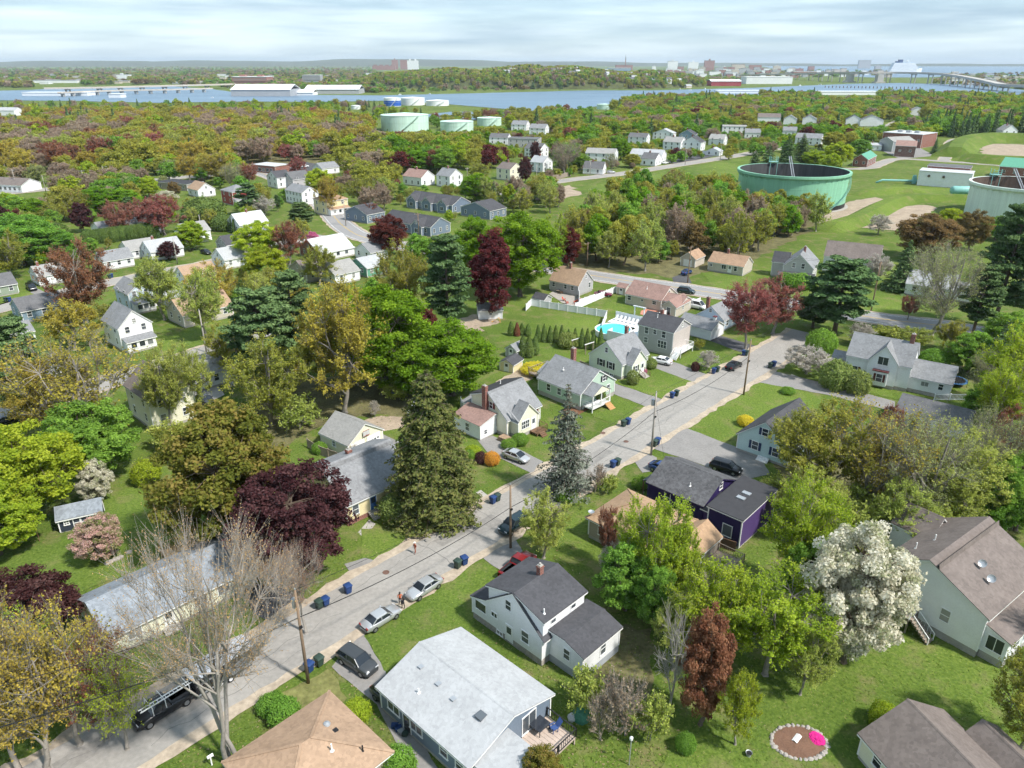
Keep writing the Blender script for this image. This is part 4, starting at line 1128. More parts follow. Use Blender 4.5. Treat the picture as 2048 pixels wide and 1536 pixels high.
# --- neighbouring houses farther off: one row each
def cottage(label, px, z, corner, L, W, hh, rise, roof, wall, roofm, ang=-43.5, chim=None, nS=2, nE=2, porch=None, name='house', cat='house', protect=True, dorm=False):
    h = House(label, px, z, corner, L, W, ang=ang, name=name, cat=cat, wall=wall, roof=roofm)
    h.block(0, 0, L, W, hh, rise, roof=roof, z0=0.4)
    rows = (1.9,) if hh < 4.4 else (2.0, 4.6)
    if nS: h.plain_windows('S', rows, nS)
    if nE: h.plain_windows('E', rows, nE)
    if roof == 'x' and hh + rise > 5.2 and nE: h.win('E', W / 2, hh + rise * 0.25, 0.7, 0.9)
    if roof == 'y' and hh + rise > 5.2 and nS: h.win('S', L / 2, hh + rise * 0.25, 0.7, 0.9)
    if chim: h.chimney(chim[0] * L, chim[1] * W, hh, hh + rise + 0.9, 0.6)
    if porch == 'E':
        h.block(L, 0.4, 2.0, W - 0.8, 2.7, 0.5, roof='y', prof=[(L - 0.1, 3.2), (L + 2.3, 2.6)], z0=0.4, wname='porch_wall', rname='porch_roof', wall=WHITE, corner=False)
        h.wins('E', [W * 0.2, W * 0.45, W * 0.7], 1.7, w=1.1, h=1.2, style='none')
    if porch == 'S':
        h.block(0.5, -2.0, L - 1, 2.0, 2.5, 0.6, roof='shedN', z0=0.4, wname='porch_wall', rname='porch_roof', wall=WHITE, corner=False)
        h.wins('S', [L * 0.2, L * 0.5, L * 0.75], 1.7, w=1.1, h=1.2, style='none')
    if dorm:
        h.block(L * 0.35 if roof == 'x' else L - 2.6, 1.0 if roof == 'x' else W * 0.35, 2.2, 2.2, hh + rise * 0.6, 0.7, roof='y' if roof == 'x' else 'x', z0=hh, fnd=None, wname='dormer_wall', rname='dormer_roof')
        h.win('S' if roof == 'x' else 'E', 1.1, hh + rise * 0.35, 0.7, 0.8)
    if protect: h.protect(hh, 1, hh * 0.45)
    return h

h = cottage('white two storey house with glazed front porch on the left lane', (234, 657), 5.5, 'SE', 9, 6.7, 5.5, 3.2, 'x', S_LGREY, R_MID, porch='E')
h = cottage('steel blue bungalow with grey roof near the left edge', (39.3, 623), 3, 'SE', 8.2, 9.4, 3.0, 2.2, 'y', S_STEEL, R_GREY, chim=(0.3, 0.8), nE=3)
h = cottage('sage green bungalow cut by the left edge', (36, 565), 3, 'NE', 8, 9, 3.0, 2.2, 'y', S_SAGE, R_GREY, nE=3)
h = cottage('white bungalow with brick chimney and red shutters on the left', (73.5, 553), 3, 'SE', 7.2, 9.6, 3.0, 2.1, 'y', S_WHITE, R_OLD, chim=(0.5, 0.15), nE=3)
h = cottage('white bungalow with grey roof behind the rust coloured tree', (205, 523), 3, 'SE', 7, 8.4, 3.0, 2.2, 'y', S_WHITE, R_MID, nE=3)
h = cottage('white house with pale roof behind a dark red garden tree', (300, 505), 3, 'SE', 8, 10, 3.2, 2.6, 'y', S_WHITE, R_LIGHT, chim=(0.4, 0.3), nE=3)
h = cottage('grey house with charcoal gable roof by the parked boat', (452, 490), 3, 'SE', 7, 8.5, 3.0, 2.3, 'y', S_GREY, R_DARK, nE=2)
h = cottage('narrow white gabled house with pale blue lower walls', (254, 588), 5.0, 'SE', 8.5, 5.6, 5.0, 2.2, 'x', S_BLUEW, R_MID, porch='E')
h = cottage('tan cape with skylight beside the white vinyl fence', (329.8, 616), 3, 'SW', 8.6, 12, 3.2, 2.8, 'y', S_TAN, R_CREAMY, nE=3)
h = cottage('pale tan house with white dormer on the left lane', (372, 560), 3.1, 'SE', 8, 9, 3.1, 2.8, 'y', S_WHITE, R_CREAMY, dorm=True)
h = cottage('low white garage with pale grey roof on the left lane', (338, 602), 2.6, 'SE', 7, 7.5, 2.6, 1.5, 'y', S_WHITE, R_LIGHT, name='garage', cat='garage', nE=2)
h = cottage('house with white metal roof and chimney among the red trees', (478, 450), 3.6, 'SE', 9, 11, 3.6, 3.2, 'y', S_LGREY, R_METAL, chim=(0.5, 0.5), nE=3)
h = cottage('brick bungalow with white roof and glazed porch', (634, 502), 3.2, 'SE', 10, 12.5, 3.2, 2.8, 'y', REDB, R_METAL, porch='E', nE=3)
h = cottage('small white house with grey roof behind the crimson tree', (742, 524), 0, 'se', 8, 6.5, 3.0, 2.2, 'y', S_WHITE, R_MID)
h = cottage('small green and white cottage with dark roof patch', (735, 556), 0, 'se', 9, 6.5, 3.0, 2.0, 'y', siding('green_siding', (0.15, 0.35, 0.25)), R_LIGHT)
h = cottage('cream two storey house with bay and brick base behind sparse trees', (293, 801), 6.0, 'SE', 9.5, 7.4, 6.0, 3.2, 'x', S_CREAM, R_BROWN, nE=2)
h = cottage('pale blue grey house with light roof and white stair', (385, 757), 3.1, 'SE', 9, 8.5, 3.1, 2.3, 'y', S_LGREY, R_OLD, nE=3)
h.steps(9, 7.0, 1, 0, 0.7, 4, 1.4, WHITE, WHITE)
h = cottage('white house with grey roof cut by the left edge, lower lane', (14, 768), 3, 'SE', 8, 9, 3.0, 2.2, 'y', S_WHITE, R_MID)
h = cottage('small white shed like house at the left edge', (12, 672), 2.6, 'SE', 6, 5, 2.6, 1.6, 'y', S_WHITE, R_MID)
h = cottage('small white gabled house at the lane bend', (452, 540), 0, 'se', 8, 7, 3.2, 2.6, 'y', S_WHITE, R_LIGHT)
h = cottage('brown roofed cottage in the budding trees', (615, 566), 0, 'se', 9, 8, 3.2, 2.4, 'y', S_TAN, R_BROWN)
h = cottage('pale roofed cottage in the budding trees', (672, 572), 0, 'se', 9, 8, 3.2, 2.4, 'y', S_WHITE, R_OLD)
h = cottage('cream bungalow behind the round yellow green trees', (500, 492), 0, 'se', 9, 8, 3.2, 2.4, 'y', S_CREAM, R_MID)
h = cottage('white bungalow between the hedge and the left lane', (262, 520), 0, 'se', 8, 9, 3.0, 2.2, 'y', S_WHITE, R_OLD)
h = cottage('long low grey roofed house behind the hedge', (205, 478), 0, 'se', 9, 13, 3.2, 2.0, 'y', S_LGREY, R_MID, nE=4)
h = cottage('small white gable peeking between the red trees', (290, 470), 0, 'se', 9, 7, 4.8, 2.6, 'x', S_WHITE, R_OLD)
h = cottage('pale roofed house left of the parked boat', (372, 484), 0, 'se', 8, 9, 3.2, 2.4, 'y', S_WHITE, R_OLD)
# around the crossroads, upper left
h = cottage('white house with tan roof next to red house', (398, 396), 0, 'se', 10, 8, 3.6, 2.8, 'x', S_WHITE, R_CREAMY)
h = cottage('barn red two storey house with grey hip roof', (468, 412), 0, 'se', 10, 9.5, 5.8, 2.2, 'hip', S_RED, R_MID, porch='E')
h = cottage('white house with charcoal roof above the white long house', (556, 378), 0, 'se', 9, 8, 5.4, 2.6, 'y', S_WHITE, R_DARK)
h = cottage('grey roofed house right of the shop', (588, 378), 0, 'se', 10, 10, 4.6, 3.0, 'y', S_GREY, R_GREY)
h = cottage('long white two storey house with grey roof by the junction', (606, 412), 0, 'se', 13, 8, 5.6, 2.2, 'x', S_WHITE, R_MID, nS=5)
h = cottage('cream two storey house with tan hip roof by the junction', (655, 432), 0, 'se', 9, 10, 5.8, 2.2, 'hip', S_YELL, R_TAN, porch='E')
h = House('low tan and brick shop with flat roof', (528, 346), 0, 's', 18, 11, ang=-30, name='shop', cat='shop', wall=REDB, roof=R_METAL); h.block(0, 0, 18, 11, 4.2, 0.2, roof='flat', z0=0.2, trim=S_TAN); h.wins('S', (3, 6, 9, 12, 15), 1.8, w=2.0, h=1.8, style='slide'); h.protect(4)
h = cottage('white garage with grey roof among trees right of the shop', (645, 350), 0, 'se', 9, 11, 3.6, 2.4, 'y', S_WHITE, R_MID)
h = House('long white shop building at the far left crossroads', (8, 384), 0, 's', 22, 11, ang=-15, name='shop', cat='shop', wall=S_WHITE, roof=R_BROWN); h.block(0, 0, 22, 11, 3.6, 2.4, roof='x', z0=0.2); h.plain_windows('S', (1.8,), 8, w=1.5); h.protect(4)
h = House('low dark roofed building by the upper left road', (345, 380), 0, 's', 20, 10, ang=-25, name='building', cat='building', wall=S_TAUPE, roof=R_BLACK); h.block(0, 0, 20, 10, 3.4, 0.2, roof='flat', z0=0.2); h.plain_windows('S', (1.8,), 4); h.protect(3)
# slate blue apartment houses
for lab, p, L, W, ax, gab in (('slate blue apartment house, leftmost of the row by the crimson tree', (735, 448), 13, 9, 'y', 0), ('slate blue apartment house with three white gables, middle of the row', (905, 428), 26, 11, 'x', 3),
                         ('slate blue apartment house in front of the gabled row', (862, 474), 24, 10, 'x', 1), ('tan and blue apartment house at the right end of the row', (980, 440), 15, 10, 'y', 0)):
    h = House(lab, p, 0, 'se', L, W, ang=-38, name='apartment_house', cat='apartment house', wall=S_BLUE, roof=R_DARK)
    h.block(0, 0, L, W, 3.6, 2.6, roof=ax, z0=0.3); h.plain_windows('SE', (1.9,), [5 if L > 15 else 3, 3])
    for g in range(gab):
        gx = L * (g + 0.5) / gab - 2.5 if gab > 1 else L - 8
        h.block(gx, -1.6, 5, 6, 3.6, 2.2, roof='y', z0=0.3, wname='gable_wall', rname='gable_roof'); h.win('S', 2.5, 4.6, 0.8, 0.8).win('S', 2.5, 1.9, 1.6, 1.4, 'slide')
    h.protect(4.5, 1, 2)
# --- white houses beyond the upper road: (label, se base px, L, W, wall h, rise, axis, wall, roof, angle)
MID = [
 ('white house with rosy grey roof behind the slate apartments', (843, 374), 12, 10, 4.6, 3, 'x', S_WHITE, R_ROSE, -35),
 ('white gabled house right of the rosy roofed one', (900, 376), 9, 9, 5.6, 3, 'x', S_WHITE, R_MID, -40),
 ('cream two storey house with brown roof behind the olive trees', (1020, 362), 9, 10, 6, 2.6, 'x', S_CREAM, R_BROWN, -40),
 ('white house with dark porch roof behind a purple tree', (1080, 316), 12, 10, 5.6, 3, 'x', S_WHITE, R_GREY, -35),
 ('white gabled house beside the board fence', (1085, 346), 9, 9, 5.6, 3, 'x', S_WHITE, R_LIGHT, -40),
 ('long white two storey house left of the round green tree', (1228, 327), 18, 10, 5.8, 2.4, 'x', S_WHITE, R_OLD, -20),
 ('small white cape with dormers facing the upper road', (1205, 350), 11, 8, 3.4, 3.2, 'x', S_WHITE, R_GREY, -20),
 ('long white building with pale roof right of the round tree', (1322, 326), 20, 12, 4.4, 2.8, 'x', S_WHITE, R_LIGHT, -25),
 ('grey cottage with dark roof beside the car park', (1310, 333), 9, 10, 4.4, 2.8, 'x', S_LGREY, R_GREY, -30),
 ('white two storey house with grey roof behind the car park', (1292, 290), 14, 10, 5.6, 2.4, 'x', S_WHITE, R_GREY, -25),
 ('white house with tall open porch above the car park', (1360, 302), 13, 10, 5.8, 3, 'x', S_WHITE, R_OLD, -35),
 ('white house with twin pale gables, upper row', (1345, 281), 16, 10, 5.4, 3, 'y', S_WHITE, R_LIGHT, -25),
 ('dark roofed house in the upper row', (1388, 285), 12, 10, 5.8, 3.2, 'y', S_STEEL, R_DARK, -25),
 ('flat roofed grey block behind the purple trees', (1075, 296), 22, 12, 6.4, 0.3, 'flat', S_GREY, R_GREY, -15),
 ('grey roofed house behind the cream two storey house', (1015, 290), 14, 10, 5.4, 2.4, 'x', S_LGREY, R_GREY, -15),
 ('white house with dark gable roof by the car park', (1400, 303), 13, 11, 6, 3.4, 'y', S_WHITE, R_DARK, -30),
 ('small white garage at the end of the white fence', (1438, 313), 9, 8, 3.2, 2.0, 'y', S_WHITE, R_LIGHT, -30),
 ('white cottage with pale roof behind the small garage', (1446, 292), 11, 10, 4.8, 3.0, 'x', S_WHITE, R_OLD, -30),
 ('long white flat topped house among round trees', (1492, 268), 20, 10, 6.2, 0.8, 'x', S_WHITE, R_OLD, -12),
 ('brown roofed house half hidden by a purple tree', (1560, 246), 22, 12, 5.6, 3.2, 'x', S_WHITE, R_BROWN, -15),
 ('white house with grey gable, left of a pair', (1592, 250), 12, 11, 5.6, 3.4, 'y', S_WHITE, R_MID, -20),
 ('white house with grey gable, right of a pair', (1632, 250), 13, 11, 5.6, 3.4, 'y', S_WHITE, R_MID, -20),
 ('small grey roofed cottage behind the dark pines', (1592, 272), 11, 9, 4.4, 2.6, 'x', S_LGREY, R_MID, -20),
 ('white house with grey roof and long wing behind the tank', (1640, 292), 18, 10, 5.4, 2.8, 'x', S_WHITE, R_MID, -30),
 ('grey house with two steep gables beside the far street', (1765, 254), 20, 13, 6.2, 4.2, 'y', S_LGREY, R_GREY, -20),
 ('steep gabled grey house left of the twin gabled one', (1722, 252), 14, 12, 6.0, 4.0, 'y', S_LGREY, R_DARK, -20),
 ('low white shed beside the brick offices', (1762, 302), 10, 8, 3.8, 1.2, 'x', S_WHITE, R_LIGHT, -20),
 ('white gabled house at the right edge beyond the lawn', (2032, 276), 11, 11, 6, 4, 'y', S_WHITE, R_OLD, -5),
 ('white house with grey roof between the tanks and the maples', (1090, 270), 14, 11, 5.5, 3, 'x', S_WHITE, R_MID, -20),
 ('grey roofed house behind the far purple tree', (1052, 262), 14, 11, 5.5, 3, 'x', S_LGREY, R_MID, -20),
 ('small white house behind the far row of maples', (1520, 277), 12, 9, 4.6, 2.6, 'x', S_WHITE, R_MID, -15),
 ('white roofed house far left beyond the fields', (30, 232), 30, 14, 6, 3, 'x', S_WHITE, R_LIGHT, -10),
 ('pale house on the far right slope', (1850, 232), 16, 12, 6, 3.5, 'y', S_LGREY, R_MID, -15),
]
for lab, p, L, W, hh, ri, ax, wm_, rm_, ang in MID:
    h = House(lab, p, 0, 'se', L, W, ang=ang, wall=wm_, roof=rm_, far=True)
    h.block(0, 0, L, W, hh, ri, roof=ax, z0=0.4)
    if p[1] > 255:
        rows = (1.9,) if hh < 4.7 else (1.9, 4.5)
        h.plain_windows('S', rows, max(2, int(L / 4)), w=1.0, h=1.5); h.plain_windows('E', rows, 2, w=1.0, h=1.5)
        if L < 16: h.chimney(L * 0.4, W * 0.5, hh + ri * 0.4, hh + ri + 1.0, 0.8)
    h.protect(hh * 0.9, 0, hh * 0.55)

# ---------------------------------------------------------------- tank farm and pumping station
TANKG = streaky(mat('mint_green_paint', (0.22, 0.46, 0.31), 0.5, 0.13, 0.5, 2.0))
TANKW = streaky(mat('pale_tank_paint', (0.58, 0.66, 0.60), 0.5, 0.13, 0.5, 2.0))
TANKM = streaky(mat('sea_green_tank_paint', (0.50, 0.66, 0.57), 0.5, 0.13, 0.5, 2.0))
RUST = mat('rusty_inside', (0.10, 0.07, 0.055), 0.85, 0.35, 0.2, 1.5)
TEAL = mat('teal_pipe_paint', (0.22, 0.46, 0.42), 0.45, 0.05)
def open_tank(label, x, y, r, hgt, paint, skirt, inner):
    t = thing('storage_tank', label, 'tank', (x, y, 0))
    SOLID.append((x, y, r + 2))
    pts = [P((x + sx * r, y - r * 0.2, z)) for sx in (-1, 1) for z in (1.0, hgt)]
    PROTECT.append((min(q[0] for q in pts), min(q[1] for q in pts) - 14, max(q[0] for q in pts), max(q[1] for q in pts) - 30, pts[0][2] + 20))
    m = MB(); m.lathe([(r, 0.0), (r, hgt)], 72, cap=False); 
    sh = m.build('shell', paint, t, smooth=True)
    for i in range(6):
        z = hgt * (i + 1) / 6.3
        k = MB(); k.lathe([(r + 0.02, z - 0.04), (r + 0.06, z), (r + 0.02, z + 0.04)], 72, cap=False); k.build('plate_seam', paint, sh)
    m = MB(); m.lathe([(r + 0.05, 0), (r + 0.05, hgt * 0.13)], 72, cap=False); m.build('base_band', skirt, t)
    m = MB(); m.lathe([(r - 0.15, hgt), (r - 0.15, hgt * 0.55)], 72, cap=False); m.build('inner_wall', inner, t)
    m = MB(); m.lathe([(r - 0.15, hgt * 0.55), (0.2, hgt * 0.58)], 72, cap=True); m.build('floating_roof', mat('dark_tank_roof', (0.05, 0.05, 0.055), 0.8, 0.3, 0.2), t)
    m = MB(); m.lathe([(r - 0.16, hgt), (r + 0.9, hgt), (r + 0.9, hgt - 0.9), (r, hgt - 1.6)], 72, cap=False); m.build('rim_walkway', paint, t)
    m = MB()
    for k in range(48):
        a = 2 * math.pi * k / 48
        m.bar((math.cos(a) * (r + 0.1), math.sin(a) * (r + 0.1), hgt - 2.2), (math.cos(a) * (r + 0.8), math.sin(a) * (r + 0.8), hgt - 1.1), 0.15, 0.2)
    m.build('rim_bracket', paint, t)
    a0 = Vector((0.5, r - 0.6, hgt + 3)); a1 = Vector((-2.5, r * 0.2, hgt * 0.6))
    m = MB()
    for dx in (-0.5, 0.5): m.bar(a0 + Vector((dx + 5, 0, 0)), a1 + Vector((dx + 5, 0, 0)), 0.2, 0.35)
    for k in range(24):
        q = a0.lerp(a1, k / 23) + Vector((5, 0, 0)); m.bar(q - Vector((0.5, 0, 0)), q + Vector((0.5, 0, 0)), 0.15, 0.12)
    m.build('roof_ladder', GREYM, t)
    m = MB()
    for dx in (-1.6, 1.6):
        for dy in (-1, 1): m.bar((dx - 1.5, r + dy, 0.2), (dx - 1.5, r + dy, hgt + 3), 0.18, 0.18)
    m.box(-3.4, 0.4, r - 1.3, r + 1.3, hgt + 0.6, hgt + 0.8)
    for z in (hgt + 1.6, hgt + 2.4): m.bar((-3.2, r - 1.2, z), (0.3, r - 1.2, z), 0.1, 0.1)
    m.build('gauge_platform', TEAL, t)
    return t
t1 = open_tank('big mint green open topped storage tank with black base', 121, 326, 22.4, 14, TANKG, BLACKM, streaky(mat('dark_grey_inside', (0.060, 0.062, 0.062), 0.85, 0.35, 0.3, 1.5)))  # inner wall is plain dark grey with vertical streaks
m = MB()
for k in range(40):
    a = R(-5) - k * R(1.7); z = 13 * (1 - k / 39)
    m.bar((math.cos(a) * 22.6, math.sin(a) * 22.6, z), (math.cos(a) * 23.6, math.sin(a) * 23.6, z), 0.7, 0.12)
m.build('spiral_stair', TEAL, t1)
c2 = G(2010, 452)
open_tank('white open topped storage tank cut by the right edge', c2.x + 17, c2.y + 18, 19.5, 13, TANKW, TANKW, streaky(RUST))

def cone_tank(label, px, py, wpx, hpx, paint, roofp=None, band=None):
    b = G(px, py); d = P(b)[2]
    r = wpx * d / FPX / 2; b = b + Vector((0, r * 0.9, 0)); d = P(b)[2]; r = wpx * d / FPX / 2
    hgt = hpx * d / FPX * 1.02
    t = thing('storage_tank', label, 'tank', (b.x, b.y, 0)); SOLID.append((b.x, b.y, r + 2))
    PROTECT.append((px - wpx / 2, py - hpx - 2, px + wpx / 2, py - hpx * 0.25, d + r))
    m = MB(); m.lathe([(r, 0), (r, hgt)], 48, cap=False); m.build('shell', paint, t, smooth=True)
    m = MB(); m.lathe([(r + 0.25, hgt - 0.25), (r + 0.25, hgt + 0.05), (0.3, hgt + r * 0.09)], 48); m.build('roof', roofp or paint, t)
    if band: m = MB(); m.lathe([(r + 0.06, hgt * 0.05), (r + 0.06, hgt * 0.7)], 48, cap=False); m.build('colour_band', band, t)
    m = MB()
    for k in range(30):
        a = R(-95) + k * R(1.6); z = hgt * k / 29
        m.bar((math.cos(a) * r, math.sin(a) * r, z), (math.cos(a) * (r + 1.2), math.sin(a) * (r + 1.2), z), 0.8, 0.25)
    m.build('stair', paint, t)
    m = MB(); m.lathe([(r + 0.05, hgt * 0.5), (r + 0.1, hgt * 0.52)], 48, cap=False); m.build('wind_girder', paint, t)
    return t
TW = mat('white_tank_paint', (0.72, 0.74, 0.74), 0.5, 0.05, 0.1, 1); BLUEB = mat('blue_band', (0.02, 0.10, 0.42), 0.5)
cone_tank('large pale sea green tank, leftmost of three by the creek', 805, 263, 94, 28, TANKM)
cone_tank('mid sized pale green tank, middle of three by the creek', 912, 263, 66, 17, TANKM)
cone_tank('pale green tank, right of three by the creek', 978, 252, 48, 14, TANKM)
cone_tank('white tank with blue band on the river bank', 783, 213, 34, 15, TW, band=BLUEB)
cone_tank('large white tank on the river bank', 823, 211, 48, 13, TW)
cone_tank('long low white tank on the river bank', 873, 212, 46, 9, TW)
cone_tank('small white tank behind the woods left of the others', 711, 219, 20, 7, TW)
cone_tank('pale tank half hidden in the trees by the water', 1210, 219, 30, 9, TANKM)

def plant_house(label, p, q, W, hh, rise, ax, wall, roofm, name='building', cat='building', extra=None, nw=4):
    a, b = G(*p), G(*q)
    ang = math.degrees(math.atan2(b.y - a.y, b.x - a.x)); L = (b - a).length
    h = House(label, p, 0, 'sw', L, W, ang=ang, name=name, cat=cat, wall=wall, roof=roofm)
    h.block(0, 0, L, W, hh, rise, roof=ax, z0=0.2)
    if nw: h.plain_windows('S', (hh * 0.55,), nw, w=1.2, h=1.4)
    h.protect(hh)
    return h
h = plant_house('white windowless building with brick block behind it', (1833, 371), (1938, 379), 12, 7.4, 0.2, 'flat', S_WHITE, R_METAL, nw=0)
for u in (4.5, 11):
    k = MB(); k.tube([(u, -0.5, 5.0), (u, 0.1, 5.0)], 0.6, 12); k.build('wall_lamp_housing', RUST, h.root)
h.block(2, 12.2, h.L - 4, 12, 8.6, 0.2, roof='flat', wall=REDB, roofm=R_GREY, wname='brick_wall', rname='brick_block_roof')
k = MB(); k.box(h.L + 0.0, h.L + 0.08, 4, 6, 0.2, 4.5); k.build('door_leaf', SH_RED, h.root)
h = plant_house('brick pump house with green metal roof', (1704, 333), (1733, 335), 26, 4.6, 2.6, 'y', REDB, R_GREEN, nw=2); h.plain_windows('E', (2.2,), 5, w=1.6, h=2.2)
h = plant_house('long brick office block with flat roof and rooftop fans', (1762, 291), (1840, 297), 26, 9.5, 0.3, 'flat', REDB, R_METAL, nw=6)
for u in (8, 14, 20):
    k = MB(); k.box(u - 1.5, u + 1.5, 8, 11, 9.4, 11); k.build('rooftop_unit', GREYM, h.roof_obj)
h = plant_house('brown brick works with rosy gable roof', (1787, 313), (1828, 315), 16, 7, 2.6, 'x', brickmat('brown_brick', (0.16, 0.075, 0.06)), R_ROSE, nw=2)
h = plant_house('grey works with ribbed roof behind the brown brick works', (1783, 304), (1826, 302), 12, 7, 2.4, 'x', GREYM, R_OLD, nw=2)
h = plant_house('brick hall with green metal roof at the right edge', (1994, 355), (2080, 362), 22, 6, 3.6, 'x', REDB, R_GREEN, nw=4)
t = thing('pipe_drum', 'teal horizontal drum on legs below the white building', 'drum', G(1900, 392)); 
k = MB(); k.tube([(0, 0, 2.6), (0.8, 0, 2.6), (11.2, -0.8, 2.6), (12, -0.8, 2.6)], [1.4, 1.9, 1.9, 1.4], 20); k.build('vessel', TEAL, t, smooth=True)
k = MB(); k.box(1.8, 2.6, -1, 1, 0, 1.6); k.build('leg', GREYM, t); k = MB(); k.box(9, 9.8, -1.6, 0.4, 0, 1.6); k.build('leg', GREYM, t)
t = thing('pipeline', 'teal pipeline with valve running to the white building', 'pipe', G(1752, 366))
k = MB(); k.tube([(0, 0, 0.2), (3, 0.2, 1.4), (22, -3, 1.4), (28, -4, 1.6)], 0.5, 10); k.build('pipe', TEAL, t, smooth=True)
k = MB(); k.box(17, 18.6, -3.2, -1.6, 0, 3.2); k.tube([(17.8, -2.4, 3), (17.8, -2.4, 4.2)], 0.9, 10); k.build('valve', TEAL, t)

# ---------------------------------------------------------------- far shore: sheds, bridges, city, ship
ROAD_C = mat('bridge_concrete', (0.42, 0.40, 0.37), 0.9, 0.1, 0.05, 0.3)
def far_box(label, px, py, wpx, hpx, depth, wall, roofm, name='building', cat='building', ang=0, rise=0.0, bits=0, bands=0):
    b = G(px, py); d = P(b)[2]; L = wpx * d / FPX; hh = hpx * d / FPX
    t = thing(name, label, cat, b, R(ang))
    m = MB(); m.box(-L / 2, L / 2, 0, depth, 0, hh); m.build('wall', wall, t)
    if rise: m = MB(); m.slab([(-1, hh - 0.3), (depth / 2, hh + rise * d / FPX), (depth + 1, hh - 0.3)], -L / 2 - 1, L / 2 + 1, 0.5, 'x'); m.build('roof', roofm, t)
    else:
        m = MB(); m.box(-L / 2 - 0.6, L / 2 + 0.6, -0.6, depth + 0.6, hh, hh + max(0.8, hh * 0.03)); m.build('roof', roofm, t)
    for k in range(bits):
        x = L * (k + 0.5) / bits - L / 2
        m = MB(); m.box(x - L * 0.08, x + L * 0.08, depth * 0.3, depth * 0.6, hh, hh * 1.18 + 1.5); m.build('penthouse', wall, t)
    for k in range(bands):
        z = hh * (k + 0.55) / bands
        m = MB(); m.box(-L / 2 * 0.94, L / 2 * 0.94, -0.25, 0, z - hh / bands * 0.2, z + hh / bands * 0.2); m.build('window_band', GLASS, t)
    SOLID.append((b.x, b.y + depth / 2, max(L, depth) * 0.5))
    PROTECT.append((px - wpx / 2, py - hpx - 1, px + wpx / 2, py - hpx * 0.35, d))
    return t
FW = mat('far_white', (0.74, 0.75, 0.76), 0.6, 0.05, 0.02, 0.1); FR = mat('far_red', (0.34, 0.055, 0.07), 0.6, 0.08, 0.02, 0.1); FB = mat('far_brick', (0.30, 0.15, 0.125), 0.8, 0.1, 0.02, 0.1)
FG = mat('far_grey', (0.36, 0.37, 0.39), 0.7, 0.1, 0.02, 0.1); FD = mat('far_dark', (0.12, 0.12, 0.13), 0.7, 0.1, 0.02, 0.1); FT = mat('far_tan', (0.5, 0.44, 0.37), 0.7, 0.1, 0.02, 0.1); FBL = mat('far_blue', (0.22, 0.36, 0.52), 0.6, 0.1, 0.02, 0.1)
far_box('big white wharf warehouse with grey base, left of two', 522, 193, 118, 13, 70, FG, FW, 'warehouse', 'warehouse', rise=9)
far_box('tall white rear bay of the left wharf warehouse', 525, 183, 90, 8, 50, FW, FW, 'warehouse', 'warehouse', rise=5)
far_box('small white wharf shed between the two long warehouses', 609, 191, 33, 6, 40, FW, FW, 'warehouse', 'warehouse', rise=5)
far_box('long white wharf warehouse, right of two', 664, 188, 108, 9, 60, FG, FW, 'warehouse', 'warehouse', rise=7)
far_box('red brick factory behind the left warehouse', 500, 170, 70, 15, 60, FB, FW, bits=2, bands=4)
far_box('grey office slab behind the right warehouse', 624, 169, 36, 17, 30, FG, FW, bands=6)
far_box('white office block on the far left bank', 242, 158, 30, 8, 30, FW, FG, bits=1)
far_box('low pale terminal on the far left bank', 110, 166, 90, 5, 60, FW, FG)
far_box('low white sheds on the near left bank', 110, 192, 130, 6, 30, FW, FW, 'warehouse', 'warehouse')
far_box('white wharf office beside the left bridge', 230, 196, 24, 7, 20, FW, FW)
far_box('red waterfront warehouse with darker end', 1209, 177, 72, 17, 60, FR, FR, 'warehouse', 'warehouse')
far_box('glass fronted grey building right of red warehouse', 1276, 172, 56, 10, 40, FG, FW, bands=2)
far_box('low red shed with white roof along the quay', 1452, 172, 60, 9, 50, FR, FW, 'warehouse', 'warehouse', rise=3)
far_box('small dark red warehouse on the quay', 1390, 172, 32, 15, 40, FR, FR, 'warehouse', 'warehouse')
far_box('long white quay warehouse', 1538, 168, 92, 13, 60, FW, FW, 'warehouse', 'warehouse')
far_box('white waterfront sheds among the near trees', 1700, 190, 120, 6, 30, FW, FW, 'warehouse', 'warehouse')
far_box('white waterfront sheds left of the bridge', 1480, 187, 90, 5, 30, FW, FW, 'warehouse', 'warehouse')
far_box('brick hospital tower on the hill, left', 790, 139, 12, 17, 25, FB, FB, bits=1); far_box('brick hospital tower on the hill, right', 808, 139, 14, 17, 25, FB, FB)
far_box('white hospital wing on the hill', 826, 139, 22, 16, 25, FW, FW, bits=2); far_box('low brick row on the hill crest', 768, 140, 46, 8, 25, FB, FD, bits=4)
far_box('blue glass building below the church', 1238, 149, 46, 12, 30, FBL, FW, bands=3)
far_box('grey tower block near the ship', 1728, 137, 24, 15, 25, FG, FG); far_box('white tower with dark top in the city', 1345, 139, 20, 15, 25, FW, FD, bits=1)
far_box('brown tower left of the city centre', 1418, 140, 20, 17, 25, FB, FD, bits=1); far_box('pale stepped block in the city', 1386, 140, 20, 14, 25, FW, FW, bits=1)
far_box('tan block in the city', 1476, 142, 26, 12, 25, FT, FB); far_box('wide brown block in the city', 1510, 142, 24, 11, 25, FB, FT)
far_box('brick hall with white roof near the bridge', 1610, 151, 46, 7, 40, FB, FW)
ct = far_box('brick church with tall spire on the skyline', 1248, 141, 34, 10, 30, FB, FD, 'church', 'church')
d = P(ct.location)[2]
m = MB(); m.box(6, 12, 0, 6, 0, 20 * d / FPX); m.build('tower', FB, ct)
m = MB(); m.lathe([(4, 20 * d / FPX), (0.3, 30 * d / FPX)], 8, (9, 3)); m.build('spire', FD, ct)
rc = random.Random(3)
WORD = {FW: 'white', FT: 'tan', FB: 'brick', FG: 'grey', FR: 'red'}
